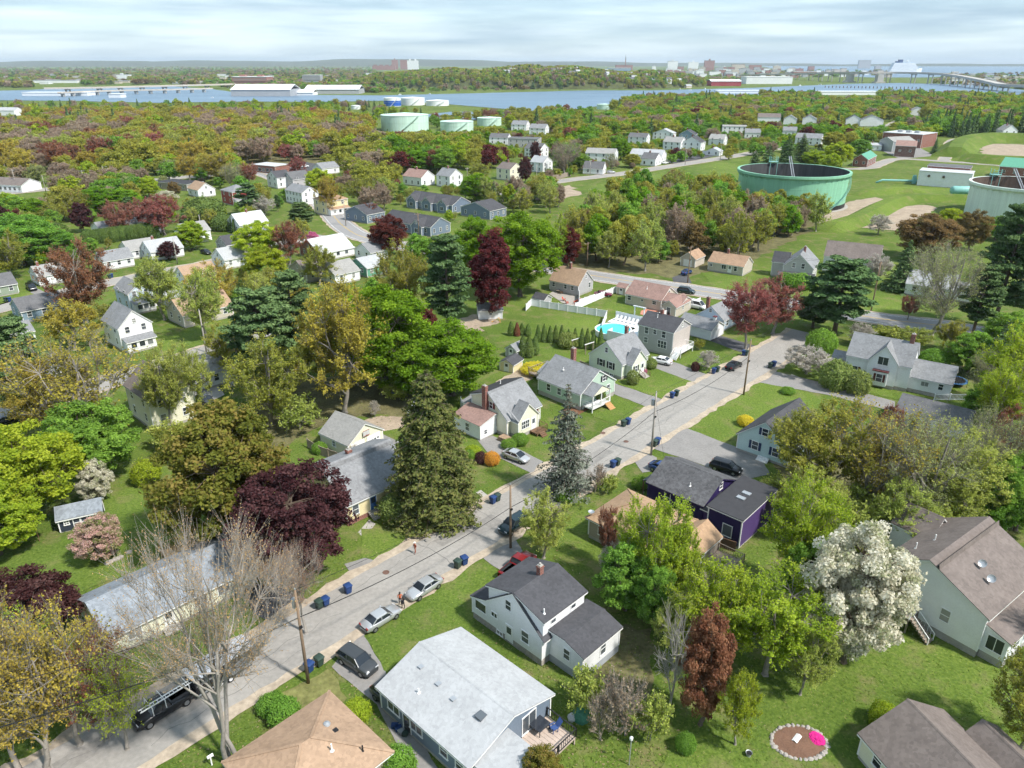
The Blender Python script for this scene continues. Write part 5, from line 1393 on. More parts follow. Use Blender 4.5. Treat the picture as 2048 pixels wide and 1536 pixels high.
for i in range(120):
    px = rc.choice([rc.uniform(1290, 1780), rc.uniform(1330, 1600)]); py = 140 + rc.uniform(0, 16); wl_ = rc.choice([FW, FT, FB, FG, FW]); hp = rc.uniform(3.5, 8.5)
    far_box('%s %s town building on the far peninsula' % ('tall' if hp > 6 else 'low', WORD[wl_]), px, py, rc.uniform(7, 15), hp, 18, wl_, rc.choice([FG, FD, FW, FG]), bits=rc.choice([0, 0, 1]))['group'] = 'town buildings on the far peninsula'
for i in range(34):
    px = rc.uniform(0, 740); py = rc.uniform(150, 170); wl_ = rc.choice([FW, FT, FG, FW])
    far_box('low %s building on the far left bank' % WORD[wl_], px, py, rc.uniform(7, 20), rc.uniform(2.5, 5), 20, wl_, rc.choice([FW, FG]))['group'] = 'buildings on the far left bank'
for i in range(30):
    px = rc.uniform(1880, 2060); py = rc.uniform(147, 170)
    wl_ = rc.choice([FW, FG, FT]); far_box('%s building on the far right headland' % WORD[wl_], px, py, rc.uniform(6, 16), rc.uniform(2.5, 4.5), 14, wl_, rc.choice([FG, FW]))['group'] = 'buildings on the far right headland'

def bridge(label, pts, zdeck, w, pier_every, thick=2.0, rail=True):
    line = smooth_line([G(*p) for p in pts], 12)
    t = thing('bridge', label, 'bridge', line[0])
    o = line[0]
    dm, rm = MB(), MB()
    zs = zdeck if callable(zdeck) else (lambda u: zdeck)
    n = len(line) - 1
    for i in range(n):
        a, b = line[i] - o, line[i + 1] - o; d = (b - a).normalized(); nn = Vector((d.y, -d.x, 0)) * w / 2
        za, zb = zs(i / n), zs((i + 1) / n)
        for (p, q) in ((a - nn, b - nn), (a + nn, b + nn)):
            dm.poly([(p.x, p.y, za), (q.x, q.y, zb), (q.x, q.y, zb - thick), (p.x, p.y, za - thick)])
            rm.poly([(p.x, p.y, za), (q.x, q.y, zb), (q.x, q.y, zb + 1.1), (p.x, p.y, za + 1.1)])
        for dz in (0, -thick):
            dm.poly([(a.x - nn.x, a.y - nn.y, za + dz), (a.x + nn.x, a.y + nn.y, za + dz), (b.x + nn.x, b.y + nn.y, zb + dz), (b.x - nn.x, b.y - nn.y, zb + dz)])
    dm.build('deck', ROAD_C, t); rm.build('parapet', FT, t)
    acc = 0
    for i in range(n):
        acc += (line[i + 1] - line[i]).length
        if acc >= pier_every:
            acc = 0; p = line[i] - o; z = zs(i / n) - thick
            k = MB()
            for sx in (-1, 1): k.box(p.x + sx * w * 0.28 - 1.2, p.x + sx * w * 0.28 + 1.2, p.y - 1.2, p.y + 1.2, 0, z)
            k.box(p.x - w * 0.42, p.x + w * 0.42, p.y - 1.4, p.y + 1.4, z - 2, z - 0.01)
            k.build('pier', ROAD_C, t)
    return t, line
bridge('long low road bridge across the river at left', [(90, 186), (200, 184), (330, 180), (470, 176)], 9, 14, 46, 2.2)
bridge('older trestle bridge with many piers in front of the road bridge', [(120, 194), (230, 189), (330, 187), (425, 184)], 7, 8, 16, 1.4)
tb, ln = bridge('long high harbour bridge curving to the right shore', [(1480, 158), (1600, 160), (1700, 165), (1800, 166), (1880, 169), (1950, 176), (2010, 183), (2080, 187)], lambda u: 14 + 16 * math.sin(math.pi * min(1, u * 1.1)), 22, 75, 4)
for (px, py) in ((1698, 165), (1757, 166)):
    b = G(px, py) - ln[0]; k = MB(); k.box(b.x - 9, b.x + 9, b.y - 10, b.y + 10, 0, 24); k.box(b.x - 15, b.x + 15, b.y - 14, b.y + 14, 0, 4); k.build('bascule_pier', ROAD_C, tb)
t = thing('piling_row', 'row of old timber pilings in the harbour', 'pilings', G(1650, 176))
for i in range(26):
    k = MB(); k.tube([(i * 7.5, i * -3.4, 0), (i * 7.5, i * -3.4, 5)], 0.9, 6); k.build('piling', WOODB, t)

# cruise ship at the pier
b = G(1808, 147.5); d = P(b)[2]; u = d / FPX
ship = thing('cruise_ship', 'large white cruise ship moored beyond the bridge', 'ship', b, R(6))
SHW = mat('ship_white', (0.80, 0.81, 0.82), 0.4, 0.03, 0.02, 0.2)
def hullsec(x, w, z0, z1): return [(x, -w * 0.8, z0), (x, w * 0.8, z0), (x, w, z1), (x, -w, z1)]
secs = [hullsec(-33 * u, 5 * u, 0, 8 * u), hullsec(-30 * u, 5.5 * u, 0, 8 * u), hullsec(22 * u, 5.5 * u, 0, 8 * u), hullsec(30 * u, 3.6 * u, 0, 9 * u), hullsec(36 * u, 0.3 * u, 3 * u, 10.5 * u)]
m = MB()
for A_, B_ in zip(secs[:-1], secs[1:]):
    for k in range(4): m.poly([A_[k], A_[(k + 1) % 4], B_[(k + 1) % 4], B_[k]])
m.poly(secs[0]); m.poly(secs[-1]); m.build('hull', SHW, ship)
for i in range(7):
    z = (8.4 + i * 1.7) * u; x0, x1 = (-32 + i * 0.8) * u, (26 - i * 1.6) * u
    m = MB(); m.box(x0, x1, -5.2 * u, 5.2 * u, z, z + 1.25 * u); m.build('deck', SHW, ship)
    m = MB(); m.box(x0 + 1 * u, x1 - 1 * u, -5.0 * u, 5.0 * u, z + 1.25 * u, z + 1.7 * u); m.build('balcony_band', FBL, ship)
m = MB(); m.box(-16 * u, -9 * u, -3 * u, 3 * u, 20 * u, 26 * u); m.box(-22 * u, -18 * u, -3 * u, 3 * u, 20 * u, 23 * u); m.build('funnel', mat('ship_blue', (0.05, 0.09, 0.2), 0.5), ship)
m = MB(); m.tube([(8 * u, 0, 20 * u), (8 * u, 0, 27 * u)], 0.4 * u, 6); m.lathe([(1.5 * u, 22 * u), (1.8 * u, 23.5 * u), (0.2 * u, 25 * u)], 10, (2 * u, 0)); m.build('mast', SHW, ship)

# small boats at the quays and a barge
for i, (px, py) in enumerate([(1420, 181), (1440, 182), (1380, 181), (1410, 178), (1360, 180), (1600, 172), (1640, 170), (860, 189), (425, 196), (800, 190)]):
    b = G(px, py); u = P(b)[2] / FPX
    t = thing('boat', 'small white boat on the water', 'boat', b, R(rc.uniform(-60, 60)), 'small boats by the quays')
    m = MB(); L = 5.5 * u
    m.poly([(-L / 2, -u, 0), (L / 3, -u, 0), (L / 2, 0, 0.4 * u), (L / 3, u, 0), (-L / 2, u, 0)])
    for (p, q) in (((-L / 2, -u), (L / 3, -u)), ((L / 3, -u), (L / 2, 0)), ((L / 2, 0), (L / 3, u)), ((L / 3, u), (-L / 2, u)), ((-L / 2, u), (-L / 2, -u))):
        m.poly([(*p, 0), (*q, 0), (q[0] * 1.05, q[1] * 1.15, 1.5 * u), (p[0] * 1.05, p[1] * 1.15, 1.5 * u)])
    m.build('hull', FW, t); m = MB(); m.box(-L * 0.2, L * 0.15, -0.6 * u, 0.6 * u, 0.8 * u, 2.4 * u); m.build('cabin', FW, t)

# hills: the wooded hill beyond the river and the low blue hills on the horizon
def hill_mesh(name, cx, cy, rx, ry, hgt, m, n=60, rough=0.18, seed=1, ridge=0.0):
    rr = random.Random(seed); ph = [rr.uniform(0, 6.28) for _ in range(8)]
    mb = MB()
    def z(x, y):
        e = 1 - (x * x + y * y)
        if e <= 0: return -1.0
        b = e ** (0.9 if ridge == 0 else 0.38)
        return hgt * b * (1 + rough * (math.sin(5 * x + ph[0]) + math.sin(9 * x + 3 * y + ph[1]) + 0.6 * math.sin(17 * x + ph[2]) + 0.4 * math.sin(29 * x + ph[3])) / 2) - 0.5
    for j in range(n // 3 + 1):
        for i in range(n + 1):
            x, y = -1 + 2 * i / n, -1 + 2 * j / (n // 3)
            mb.v.append((cx + rx * x, cy + ry * y, z(x, y)))
    for j in range(n // 3):
        for i in range(n):
            a = j * (n + 1) + i; mb.f.append((a, a + 1, a + n + 2, a + n + 1)); mb.mi.append(0)
    return struct(name, mb, m), z
HILLM = mat('wooded_slope', (0.075, 0.085, 0.035), 0.95, 0.4, 0.02, 0.12, world_space=True, spec=0.05)
FARM_ = mat('distant_wood', (0.070, 0.080, 0.040), 0.95, 0.3, 0.002, 0.02, world_space=True, spec=0.05)
hb = G(995, 184)
HILL_C, HILL_R, HILL_H = (hb.x + 70, hb.y + 450), (470, 280), 36
_, HILLZ = hill_mesh('hill', HILL_C[0], HILL_C[1], HILL_R[0], HILL_R[1], HILL_H, HILLM, 90, 0.16, 4, ridge=1)
hill_mesh('hills', -3600, 15500, 6500, 1800, 112, FARM_, 90, 0.22, 2)
hill_mesh('hills', -7500, 14000, 5000, 1500, 80, FARM_, 60, 0.2, 7)
hill_mesh('hills', 1500, 17000, 6500, 1500, 75, FARM_, 60, 0.2, 9)
hill_mesh('hills', 9000, 15000, 4200, 900, 42, FARM_, 60, 0.2, 5)

for i in range(30):
    x, y = rc.uniform(-0.35, 0.85), rc.uniform(-0.75, -0.1)
    t = thing('house', 'small pale house on the wooded far hill', 'house', (HILL_C[0] + HILL_R[0] * x, HILL_C[1] + HILL_R[1] * y, HILLZ(x, y)), R(rc.uniform(-40, 40)), 'houses on the wooded far hill')
    L, W, hh = rc.uniform(9, 16), 9, rc.uniform(6, 9)
    m = MB(); m.box(-L / 2, L / 2, -W / 2, W / 2, -4, hh); m.build('wall', rc.choice([FW, FW, FT]), t)
    m = MB(); m.slab([(-W / 2 - 0.5, hh - 0.4), (0, hh + 3), (W / 2 + 0.5, hh - 0.4)], -L / 2 - 0.4, L / 2 + 0.4, 0.3, 'x'); m.build('roof', rc.choice([FG, FD, FG]), t)
# ---------------------------------------------------------------- vehicles
CARGLASS = mat('car_glass', (0.020, 0.026, 0.034), 0.05, 0.2, spec=0.55)
TYRE = RUBBER
RIM = mat('wheel_rim', (0.30, 0.31, 0.32), 0.35, metal=0.7)
LAMP = mat('headlamp_glass', (0.55, 0.56, 0.58), 0.15, spec=0.6)
TAIL = mat('tail_lamp', (0.30, 0.01, 0.012), 0.2, spec=0.6)
def paint(name, col, rough=0.28, metal=0.25): return mat('paint_' + name, col, rough, 0.03, metal=metal, coat=0.6)
_car = {}
CARS = {
 # length, half width, body stations (x, z_top, halfwidth factor), cabin (x at base front/back, roof front/back, roof z), belt z
 'sedan': dict(L=4.75, w=0.90, st=[(-2.36, 0.72, 0.74), (-2.25, 0.98, 0.90), (-1.55, 1.02, 0.99), (-0.4, 0.98, 1.0), (0.75, 0.95, 1.0), (1.55, 0.86, 0.98), (2.15, 0.74, 0.86), (2.38, 0.55, 0.66)], cab=(1.05, -1.75, 0.35, -0.95, 1.44), wx=1.42, r=0.33),
 'hatch': dict(L=4.5, w=0.88, st=[(-2.22, 0.75, 0.76), (-2.12, 1.05, 0.92), (-1.4, 1.05, 0.99), (-0.3, 1.0, 1.0), (0.8, 0.97, 1.0), (1.5, 0.86, 0.97), (2.05, 0.72, 0.84), (2.25, 0.52, 0.64)], cab=(1.25, -2.0, 0.35, -0.85, 1.49), wx=1.36, r=0.32),
 'suv': dict(L=4.7, w=0.94, st=[(-2.34, 0.85, 0.82), (-2.25, 1.12, 0.94), (-1.4, 1.14, 1.0), (-0.3, 1.12, 1.0), (0.85, 1.10, 1.0), (1.6, 1.02, 0.98), (2.15, 0.88, 0.88), (2.35, 0.62, 0.72)], cab=(1.15, -2.22, 0.45, -1.75, 1.72), wx=1.40, r=0.37),
 'pickup': dict(L=5.6, w=0.97, st=[(-2.8, 0.95, 0.92), (-2.7, 1.12, 0.97), (-0.6, 1.12, 1.0), (-0.4, 1.14, 1.0), (1.2, 1.14, 1.0), (1.9, 1.08, 0.99), (2.6, 0.96, 0.92), (2.8, 0.7, 0.8)], cab=(1.4, -0.5, 0.8, -0.25, 1.82), wx=1.75, r=0.39),
 'van': dict(L=5.4, w=0.98, st=[(-2.7, 1.1, 0.92), (-2.62, 1.25, 0.97), (-1.0, 1.25, 1.0), (0.6, 1.22, 1.0), (1.4, 1.18, 1.0), (2.0, 1.05, 0.98), (2.5, 0.9, 0.9), (2.7, 0.65, 0.75)], cab=(1.9, -2.6, 1.0, -2.45, 2.1), wx=1.6, r=0.37),
}
def car_meshes(kind):
    if kind in _car: return _car[kind]
    s = CARS[kind]; w = s['w']; out = []
    b = MB(); rings = []
    for (x, zt, f) in s['st']:
        ww = w * f; zb = 0.24 if abs(x) < s['L'] / 2 - 0.2 else 0.34
        half = [(ww * 0.86, zb), (ww * 0.98, zb + 0.12), (ww, zb + (zt - zb) * 0.55), (ww * 0.97, zt - 0.08), (ww * 0.88, zt - 0.01), (ww * 0.4, zt + 0.025)]
        ring = [(x, -y, z) for (y, z) in half] + [(x, y, z) for (y, z) in reversed(half)]
        rings.append(ring)
    for A_, B_ in zip(rings[:-1], rings[1:]):
        n = len(A_)
        for k in range(n): b.poly([A_[k], A_[(k + 1) % n], B_[(k + 1) % n], B_[k]])
    b.poly(rings[0]); b.poly(rings[-1])
    # merge shared corners so the body shades as one skin
    idx = {}; v2 = []; f2 = []
    for f in b.f:
        q = []
        for i in f:
            key = tuple(round(c, 4) for c in b.v[i])
            if key not in idx: idx[key] = len(v2); v2.append(b.v[i])
            q.append(idx[key])
        f2.append(tuple(q))
    b.v, b.f = v2, f2
    me = b.mesh('body', paint('white', (0.7, 0.7, 0.7))); me.polygons.foreach_set('use_smooth', [True] * len(me.polygons)); out.append(me)
    xf, xb, rf, rb, rz = s['cab']; belt = 0.96 if kind in ('sedan', 'hatch') else 1.08
    g = MB(); wb, wt = w * 0.90, w * 0.74
    lo = [(xf, -wb, belt), (xb, -wb, belt), (xb, wb, belt), (xf, wb, belt)]; hi = [(rf, -wt, rz - 0.05), (rb, -wt, rz - 0.05), (rb, wt, rz - 0.05), (rf, wt, rz - 0.05)]
    for k in range(4): g.poly([lo[k], lo[(k + 1) % 4], hi[(k + 1) % 4], hi[k]])
    g.poly(hi); out.append(g.mesh('cabin_glass', CARGLASS))
    r = MB(); e = 0.03
    r.slab([(-wt - e, rz - 0.07), (-wt * 0.85, rz), (0, rz + 0.025), (wt * 0.85, rz), (wt + e, rz - 0.07)], rb - 0.05, rf + 0.05, 0.05, 'x')
    for sg in (-1, 1):
        for (p, q) in (((xf, sg * wb, belt), (rf, sg * wt, rz - 0.05)), ((xb, sg * wb, belt), (rb, sg * wt, rz - 0.05)), (((xf + xb) / 2 - 0.1, sg * (wb + 0.005), belt), ((rf + rb) / 2 - 0.1, sg * (wt + 0.005), rz - 0.05))): r.bar(p, q, 0.07, 0.09)
    out.append(r.mesh('roof', paint('white', (0.7, 0.7, 0.7))))
    wm_ = MB(); wm_.tube([(0, -0.11, 0), (0, 0.11, 0)], s['r'], 18); out.append(wm_.mesh('tyre', TYRE))
    rm_ = MB(); rm_.tube([(0, -0.118, 0), (0, 0.118, 0)], s['r'] * 0.62, 12); out.append(rm_.mesh('rim', RIM))
    xe = s['st'][-1][0]; lm = MB(); lm.box(-0.10, 0.04, -0.2, 0.2, -0.06, 0.07); out.append(lm.mesh('headlight', LAMP))
    tm = MB(); tm.box(-0.04, 0.08, -0.16, 0.16, -0.09, 0.09); out.append(tm.mesh('tail_light', TAIL))
    mm = MB(); mm.box(-0.08, 0.08, -0.1, 0.1, -0.06, 0.08); out.append(mm.mesh('mirror', paint('white', (0.7, 0.7, 0.7))))
    _car[kind] = out
    return out

def car(label, px, kind, pt, ang, name='car', cat='car', group=None, z=0.11):
    s = CARS[kind]; body, glass, roof, tyre, rim, hl, tl, mir = car_meshes(kind)
    b = G(*px)
    t = thing(name, label, cat, (b.x, b.y, z), R(ang), group)
    put('body', body, t, material=pt); put('cabin_glass', glass, t); put('roof', roof, t, material=pt)
    for sx in (-1, 1):
        for sy in (-1, 1):
            o = put('wheel', tyre, t, (sx * s['wx'], sy * (s['w'] - 0.10), s['r'])); put('rim', rim, o)
    x1, x0 = s['st'][-2][0], s['st'][0][0]; zt = s['st'][-2][1]
    for sy in (-1, 1):
        put('headlight', hl, t, (x1 + 0.06, sy * s['w'] * 0.62, zt - 0.12))
        put('tail_light', tl, t, (x0 + 0.03, sy * s['w'] * 0.66, s['st'][1][1] - 0.16))
        put('mirror', mir, t, (s['cab'][0] - 0.35, sy * (s['w'] + 0.06), 1.06), material=pt)
    if kind == 'pickup':
        m = MB(); m.box(-2.55, -0.65, -0.75, 0.75, 0.7, 1.145); m.build('cargo_bed', BLACKM, t)
    SOLID.append((b.x, b.y, 3))
    return t
SILV = paint('silver', (0.50, 0.51, 0.52), metal=0.5); DKG = paint('graphite', (0.055, 0.06, 0.065)); BLK = paint('black', (0.012, 0.013, 0.016)); WHT = paint('pearl', (0.78, 0.78, 0.78), metal=0.0)
REDP = paint('red', (0.22, 0.012, 0.015)); BLUEP = paint('blue', (0.02, 0.055, 0.19)); TEALP = paint('dark_teal', (0.015, 0.035, 0.045)); MARP = paint('maroon', (0.16, 0.01, 0.04))
ST = 47.0     # bearing of the residential street
car('silver sedan parked on the street, upper of two by the people', (849, 1184), 'sedan', SILV, ST + 180)
car('silver sedan parked on the street, lower of two by the people', (763, 1245), 'sedan', SILV, ST)
car('dark graphite suv in the sandy drive entrance', (716, 1333), 'suv', DKG, -37)
car('dark suv half hidden by the pale roofed house', (784, 1408), 'suv', DKG, -43)
car('black suv passing the utility pole on the street', (1028, 1058), 'suv', TEALP, ST + 180)
t = car('red pickup truck with black bed beside white house', (1036, 1141), 'pickup', REDP, 52, 'pickup', 'pickup')
car('silver hatchback in the cream house drive', (1032, 920), 'hatch', SILV, -36)
car('white sedan in the drive beside grey house', (1321, 727), 'sedan', WHT, 148)
car('black sedan parked on the street lawn edge', (1467, 737), 'sedan', BLK, ST)
car('black suv parked behind the purple house', (1451, 943), 'suv', BLK, -34)
car('dark blue car nose hidden behind purple roof', (1326, 946), 'hatch', BLUEP, -44)
car('dark teal suv driving on the main road', (1372, 587), 'suv', TEALP, -28)
car('blue hatchback outside the orange roofed garage', (1373, 549), 'hatch', BLUEP, 50)
car('dark blue suv at the end of the farmhouse drive', (1654, 602), 'suv', BLUEP, -20)
car('maroon car by the grey cape', (1206, 593), 'sedan', MARP, -5)
car('black suv in a drive at far left', (64, 580), 'suv', BLK, -45)
car('black car on the left lane by the parked boat', (412, 508), 'sedan', BLK, -40)
car('dark suv driving on the upper road', (1098, 365), 'suv', DKG, 15)
car('white car outside small cape on the upper road', (1222, 347), 'suv', SILV, 10)
car('white van parked behind the beige ranch', (1392, 617), 'van', WHT, -40, 'van', 'van')
car('black car in the lane below the left pine', (20, 846), 'sedan', BLK, 40)
car('dark car at the lower left lane corner', (412, 806), 'sedan', DKG, -40)
for i, (px, py, pt) in enumerate([(1362, 310, BLK), (1378, 314, SILV), (1345, 323, DKG), (1330, 328, WHT), (1760, 297, BLK), (1775, 298, REDP), (1786, 300, BLK), (1622, 340, DKG), (610, 335, WHT), (112, 381, BLUEP), (60, 380, SILV), (585, 343, DKG), (1750, 260, WHT), (1768, 259, DKG), (600, 348, SILV)]):
    car('%s car parked in the distance' % {BLK.name: 'black', SILV.name: 'silver', DKG.name: 'dark', WHT.name: 'white', REDP.name: 'red', BLUEP.name: 'blue'}[pt.name], (px, py), 'sedan' if i % 2 else 'suv', pt, 10 + i * 37 % 90, group='cars parked in the distance')

# food trailer, tow vehicle with ladder rack, covered boat
b = G(445, 1358)
t = thing('food_trailer', 'black open sided trailer with silver roof under the bare tree', 'trailer', (b.x, b.y, 0.1), R(49))
m = MB(); m.box(-3.0, 3.0, -1.05, 1.05, 0.55, 0.75); m.build('chassis', GREYM, t)
m = MB(); m.box(-3.0, 3.0, 0.95, 1.05, 0.75, 2.7); m.box(-3.0, -2.9, -1.05, 0.95, 0.75, 2.7); m.box(-3, -0.2, -1.05, -0.98, 0.75, 1.6); m.build('side_wall', BLACKM, t)
m = MB(); m.box(2.9, 3.02, -1.05, 0.95, 0.75, 2.7); m.build('end_panel', WOODN, t)
m = MB(); m.slab([(-1.25, 2.66), (-0.8, 2.82), (0.8, 2.82), (1.2, 2.68)], -3.15, 3.2, 0.08, 'x'); m.build('roof', mat('silver_roof', (0.58, 0.58, 0.60), 0.35, 0.18, 0.8, 6, metal=0.4), t)
for x in (-0.55, 0.35):
    for y in (-1.05, 1.05):
        m = MB(); m.tube([(x, y - 0.1, 0.36), (x, y + 0.1, 0.36)], 0.36, 16); o = m.build('wheel', RUBBER, t); m = MB(); m.tube([(x, y - 0.11, 0.36), (x, y + 0.11, 0.36)], 0.2, 10); m.build('rim', WHITE, o)
m = MB(); m.bar((-3, -0.5, 0.6), (-4.4, 0, 0.55), 0.1, 0.12); m.bar((-3, 0.5, 0.6), (-4.4, 0, 0.55), 0.1, 0.12); m.build('hitch', GREYM, t)
t = car('dark pickup truck with white ladder rack under the bare tree', (330, 1425), 'pickup', BLK, 49 + 180, 'pickup', 'pickup')
m = MB()
for sy in (0.35, 0.75): m.bar((-2.9, sy, 2.15), (2.2, sy, 2.15), 0.08, 0.08)
for k in range(14): m.bar((-2.8 + k * 0.37, 0.35, 2.15), (-2.8 + k * 0.37, 0.75, 2.15), 0.05, 0.05)
m.build('ladder', WHITE, t)
m = MB()
for x in (-2.3, 0.0, 1.2):
    for sy in (-0.85, 0.85): m.bar((x, sy, 1.1), (x, sy, 2.08), 0.06, 0.06)
    m.bar((x, -0.85, 2.08), (x, 0.85, 2.08), 0.06, 0.06)
m.build('roof_rack', WHITE, t)
b = G(405, 485); t = thing('boat', 'white boat on a trailer beside grey house', 'boat', (b.x, b.y, 0), R(20))
m = MB()
for (a, c) in zip([(-3, 1.0), (1.5, 1.1), (3.2, 0.05)][:-1], [(-3, 1.0), (1.5, 1.1), (3.2, 0.05)][1:]):
    for sg in (-1, 1): m.poly([(a[0], sg * a[1], 1.6), (c[0], sg * c[1], 1.7), (c[0], 0, 0.6), (a[0], 0, 0.6)])
m.poly([(-3, -1, 1.55), (1.5, -1.1, 1.65), (3.2, 0, 1.7), (1.5, 1.1, 1.65), (-3, 1, 1.55)]); m.build('hull', WHITE, t)
m = MB(); m.box(-2.5, 2, -0.5, -0.4, 0.4, 0.5); m.box(-2.5, 2, 0.4, 0.5, 0.4, 0.5); m.build('trailer_frame', GREYM, t)

# ---------------------------------------------------------------- wheelie bins
BINB = mat('bin_blue', (0.020, 0.050, 0.155), 0.5, 0.1); BING = mat('bin_green', (0.035, 0.060, 0.048), 0.5, 0.1)
_bin = []
def bin_meshes():
    if _bin: return _bin
    m = MB(); lo, hi = (0.22, 0.25), (0.30, 0.36)
    A_ = [(-lo[0], -lo[1], 0.06), (lo[0], -lo[1], 0.06), (lo[0], lo[1], 0.06), (-lo[0], lo[1], 0.06)]; B_ = [(-hi[0], -hi[1], 0.98), (hi[0], -hi[1], 0.98), (hi[0], hi[1], 0.98), (-hi[0], hi[1], 0.98)]
    for k in range(4): m.poly([A_[k], A_[(k + 1) % 4], B_[(k + 1) % 4], B_[k]])
    m.poly(A_); m.box(-hi[0] - 0.03, hi[0] + 0.03, -hi[1] - 0.03, hi[1] + 0.03, 0.93, 0.985); _bin.append(m.mesh('body', BINB))
    m = MB(); m.slab([(-0.42, 1.0), (-0.2, 1.07), (0.2, 1.08), (0.40, 1.02)], -0.35, 0.35, 0.04, 'y'); _bin.append(m.mesh('lid', BINB))
    m = MB(); m.tube([(0, -0.04, 0), (0, 0.04, 0)], 0.13, 12); _bin.append(m.mesh('wheel', RUBBER))
    m = MB(); m.bar((0.42, -0.28, 0.98), (0.42, 0.28, 0.98), 0.04, 0.04); m.bar((0.3, -0.28, 0.96), (0.42, -0.28, 0.98), 0.04, 0.04); m.bar((0.3, 0.28, 0.96), (0.42, 0.28, 0.98), 0.04, 0.04); _bin.append(m.mesh('handle', RUBBER))
    return _bin
def wbin(label, px, py, col, ang=137):
    bo, li, wh, ha = bin_meshes(); b = G(px, py)
    t = thing('wheelie_bin', label, 'bin', (b.x, b.y, 0.1), R(ang + random.uniform(-12, 12)), 'wheelie bins along the streets')
    mm = BINB if col == 'b' else BING
    put('body', bo, t, material=mm); put('lid', li, t, material=mm)
    for sy in (-0.22, 0.22): put('wheel', wh, t, (0.24, sy, 0.13))
    put('handle', ha, t)
    t.scale = (1.12, 1.12, 1.1)
def pair(where, pb, pg):
    if pb: wbin('blue wheelie bin ' + where, *pb, 'b')
    if pg: wbin('dark green wheelie bin ' + where, *pg, 'g')
pair('above the upper silver sedan', (929, 1130), (916, 1137))
pair('at the kerb below the big spruce', (986, 1008), (995, 1003))
pair('on the kerb left of the purple house', (1226, 936), (1235, 932))
pair('behind the pole near the aqua cape', (1315, 890), (1309, 894))
pair('below the pale green house', (1256, 850), (1247, 854))
pair('on the lawn corner below the cream cape', (1344, 797), (1353, 793))
pair('below the black sedan', (1427, 748), (1434, 745))
pair('across from the farmhouse drive', (1547, 734), (1540, 737))
pair('at the pole by the red maple', (1487, 712), (1492, 712))
pair('beside the leaning pole in the foreground', (620, 1344), (640, 1332))
pair('under the purple maple drive', (697, 1187), None)
pair('left of the purple maple drive', (652, 1213), (640, 1218))
pair('on the left lane by the white bungalow', (224, 556), (220, 558)); pair('on the left lane opposite', (275, 558), None)
pair('by the steel blue bungalow', (95, 588), None); pair('by the sage green bungalow', (20, 604), (12, 604))
pair('behind the cream two storey house', (335, 748), None)

# ---------------------------------------------------------------- utility poles and wires
POLE = mat('pole_wood', (0.22, 0.155, 0.105), 0.9, 0.25, 0.8, 6); POLEG = mat('pole_wood_grey', (0.34, 0.31, 0.275), 0.9, 0.25, 0.8, 6)
TOPS = {}
def pole(key, label, px, py, ty, m=POLE, arm=False, trans=False, light=False, ang=43, lean=0.0):
    b = G(px, py); hh = HT(b, ty)
    t = thing('utility_pole', label, 'utility pole', (b.x, b.y, 0), R(ang), 'utility poles')
    k = MB(); k.tube([(0, 0, -0.2), (lean * 0.5, 0, hh * 0.5), (lean, 0, hh)], [0.17, 0.145, 0.11], 10); k.build('post', m, t, smooth=True)
    if arm:
        k = MB(); k.bar((lean - 1.2, 0.15, hh - 0.5), (lean + 1.2, 0.15, hh - 0.5), 0.1, 0.12)
        k.bar((lean - 0.6, 0.15, hh - 0.5), (lean, 0.1, hh - 1.1), 0.05, 0.05); k.bar((lean + 0.6, 0.15, hh - 0.5), (lean, 0.1, hh - 1.1), 0.05, 0.05); k.build('crossarm', m, t)
    k = MB()
    for x in ((-1.1, 0, 1.1) if arm else (0,)): k.lathe([(0.05, hh - 0.44 if arm else hh), (0.08, hh - 0.3 if arm else hh + 0.14), (0.03, hh - 0.22 if arm else hh + 0.22)], 8, (lean + x, 0.15 if arm else 0))
    k.build('insulator', GREYM, t)
    if trans: k = MB(); k.lathe([(0.05, hh - 2.3), (0.27, hh - 2.25), (0.27, hh - 1.3), (0.1, hh - 1.18)], 14, (lean, 0.45), close_bottom=True); k.build('transformer', GREYM, t)
    if light: k = MB(); k.tube([(lean, 0, hh - 0.9), (lean + 0.8, 0, hh - 0.5), (lean + 1.8, 0, hh - 0.45)], 0.035, 6); k.box(lean + 1.6, lean + 2.2, -0.12, 0.12, hh - 0.52, hh - 0.4); k.build('lamp_arm', GREYM, t)
    k = MB(); k.box(lean * 0.6 - 0.12, lean * 0.6 + 0.12, -0.3, -0.12, hh * 0.62, hh * 0.62 + 0.25); k.build('cable_box', BLACKM, t)
    c, n = math.cos(R(ang)), math.sin(R(ang))
    TOPS[key] = Vector((b.x + lean * c, b.y + lean * n, hh))
    return t
pole('a', 'utility pole with transformer leaning over the street in the foreground', 617, 1367, 1180, trans=True)
pole('b', 'utility pole beside the black suv on the street', 1021, 1096, 970)
pole('c', 'grey utility pole with transformer opposite the pale green house', 1302, 911, 785, POLEG, trans=True)
pole('d', 'brown utility pole on the street lawn below the black sedan', 1487, 790, 680)
pole('e', 'tall utility pole with crossarm left of the wide elm', 1742, 622, 523, arm=True)
pole('f', 'utility pole at the woods edge behind grey cape', 1174, 532, 484, arm=True)
pole('g', 'utility pole beside the orange roofed garage', 1375, 566, 492, arm=True)
pole('h', 'utility pole by the lane under the sparse trees', 413, 705, 620, POLEG)
pole('i', 'utility pole in front of the slate apartments', 838, 474, 425, arm=True)
pole('j', 'utility pole left of the slate apartments', 692, 452, 400, POLEG, arm=True)
pole('k', 'utility pole on the left lane beside steel blue bungalow', 102, 600, 545, POLEG)
pole('l', 'utility pole beside the house with the dark red tree', 355, 528, 478, POLEG)
pole('m', 'utility pole by the grey gabled house', 404, 468, 430, POLEG)
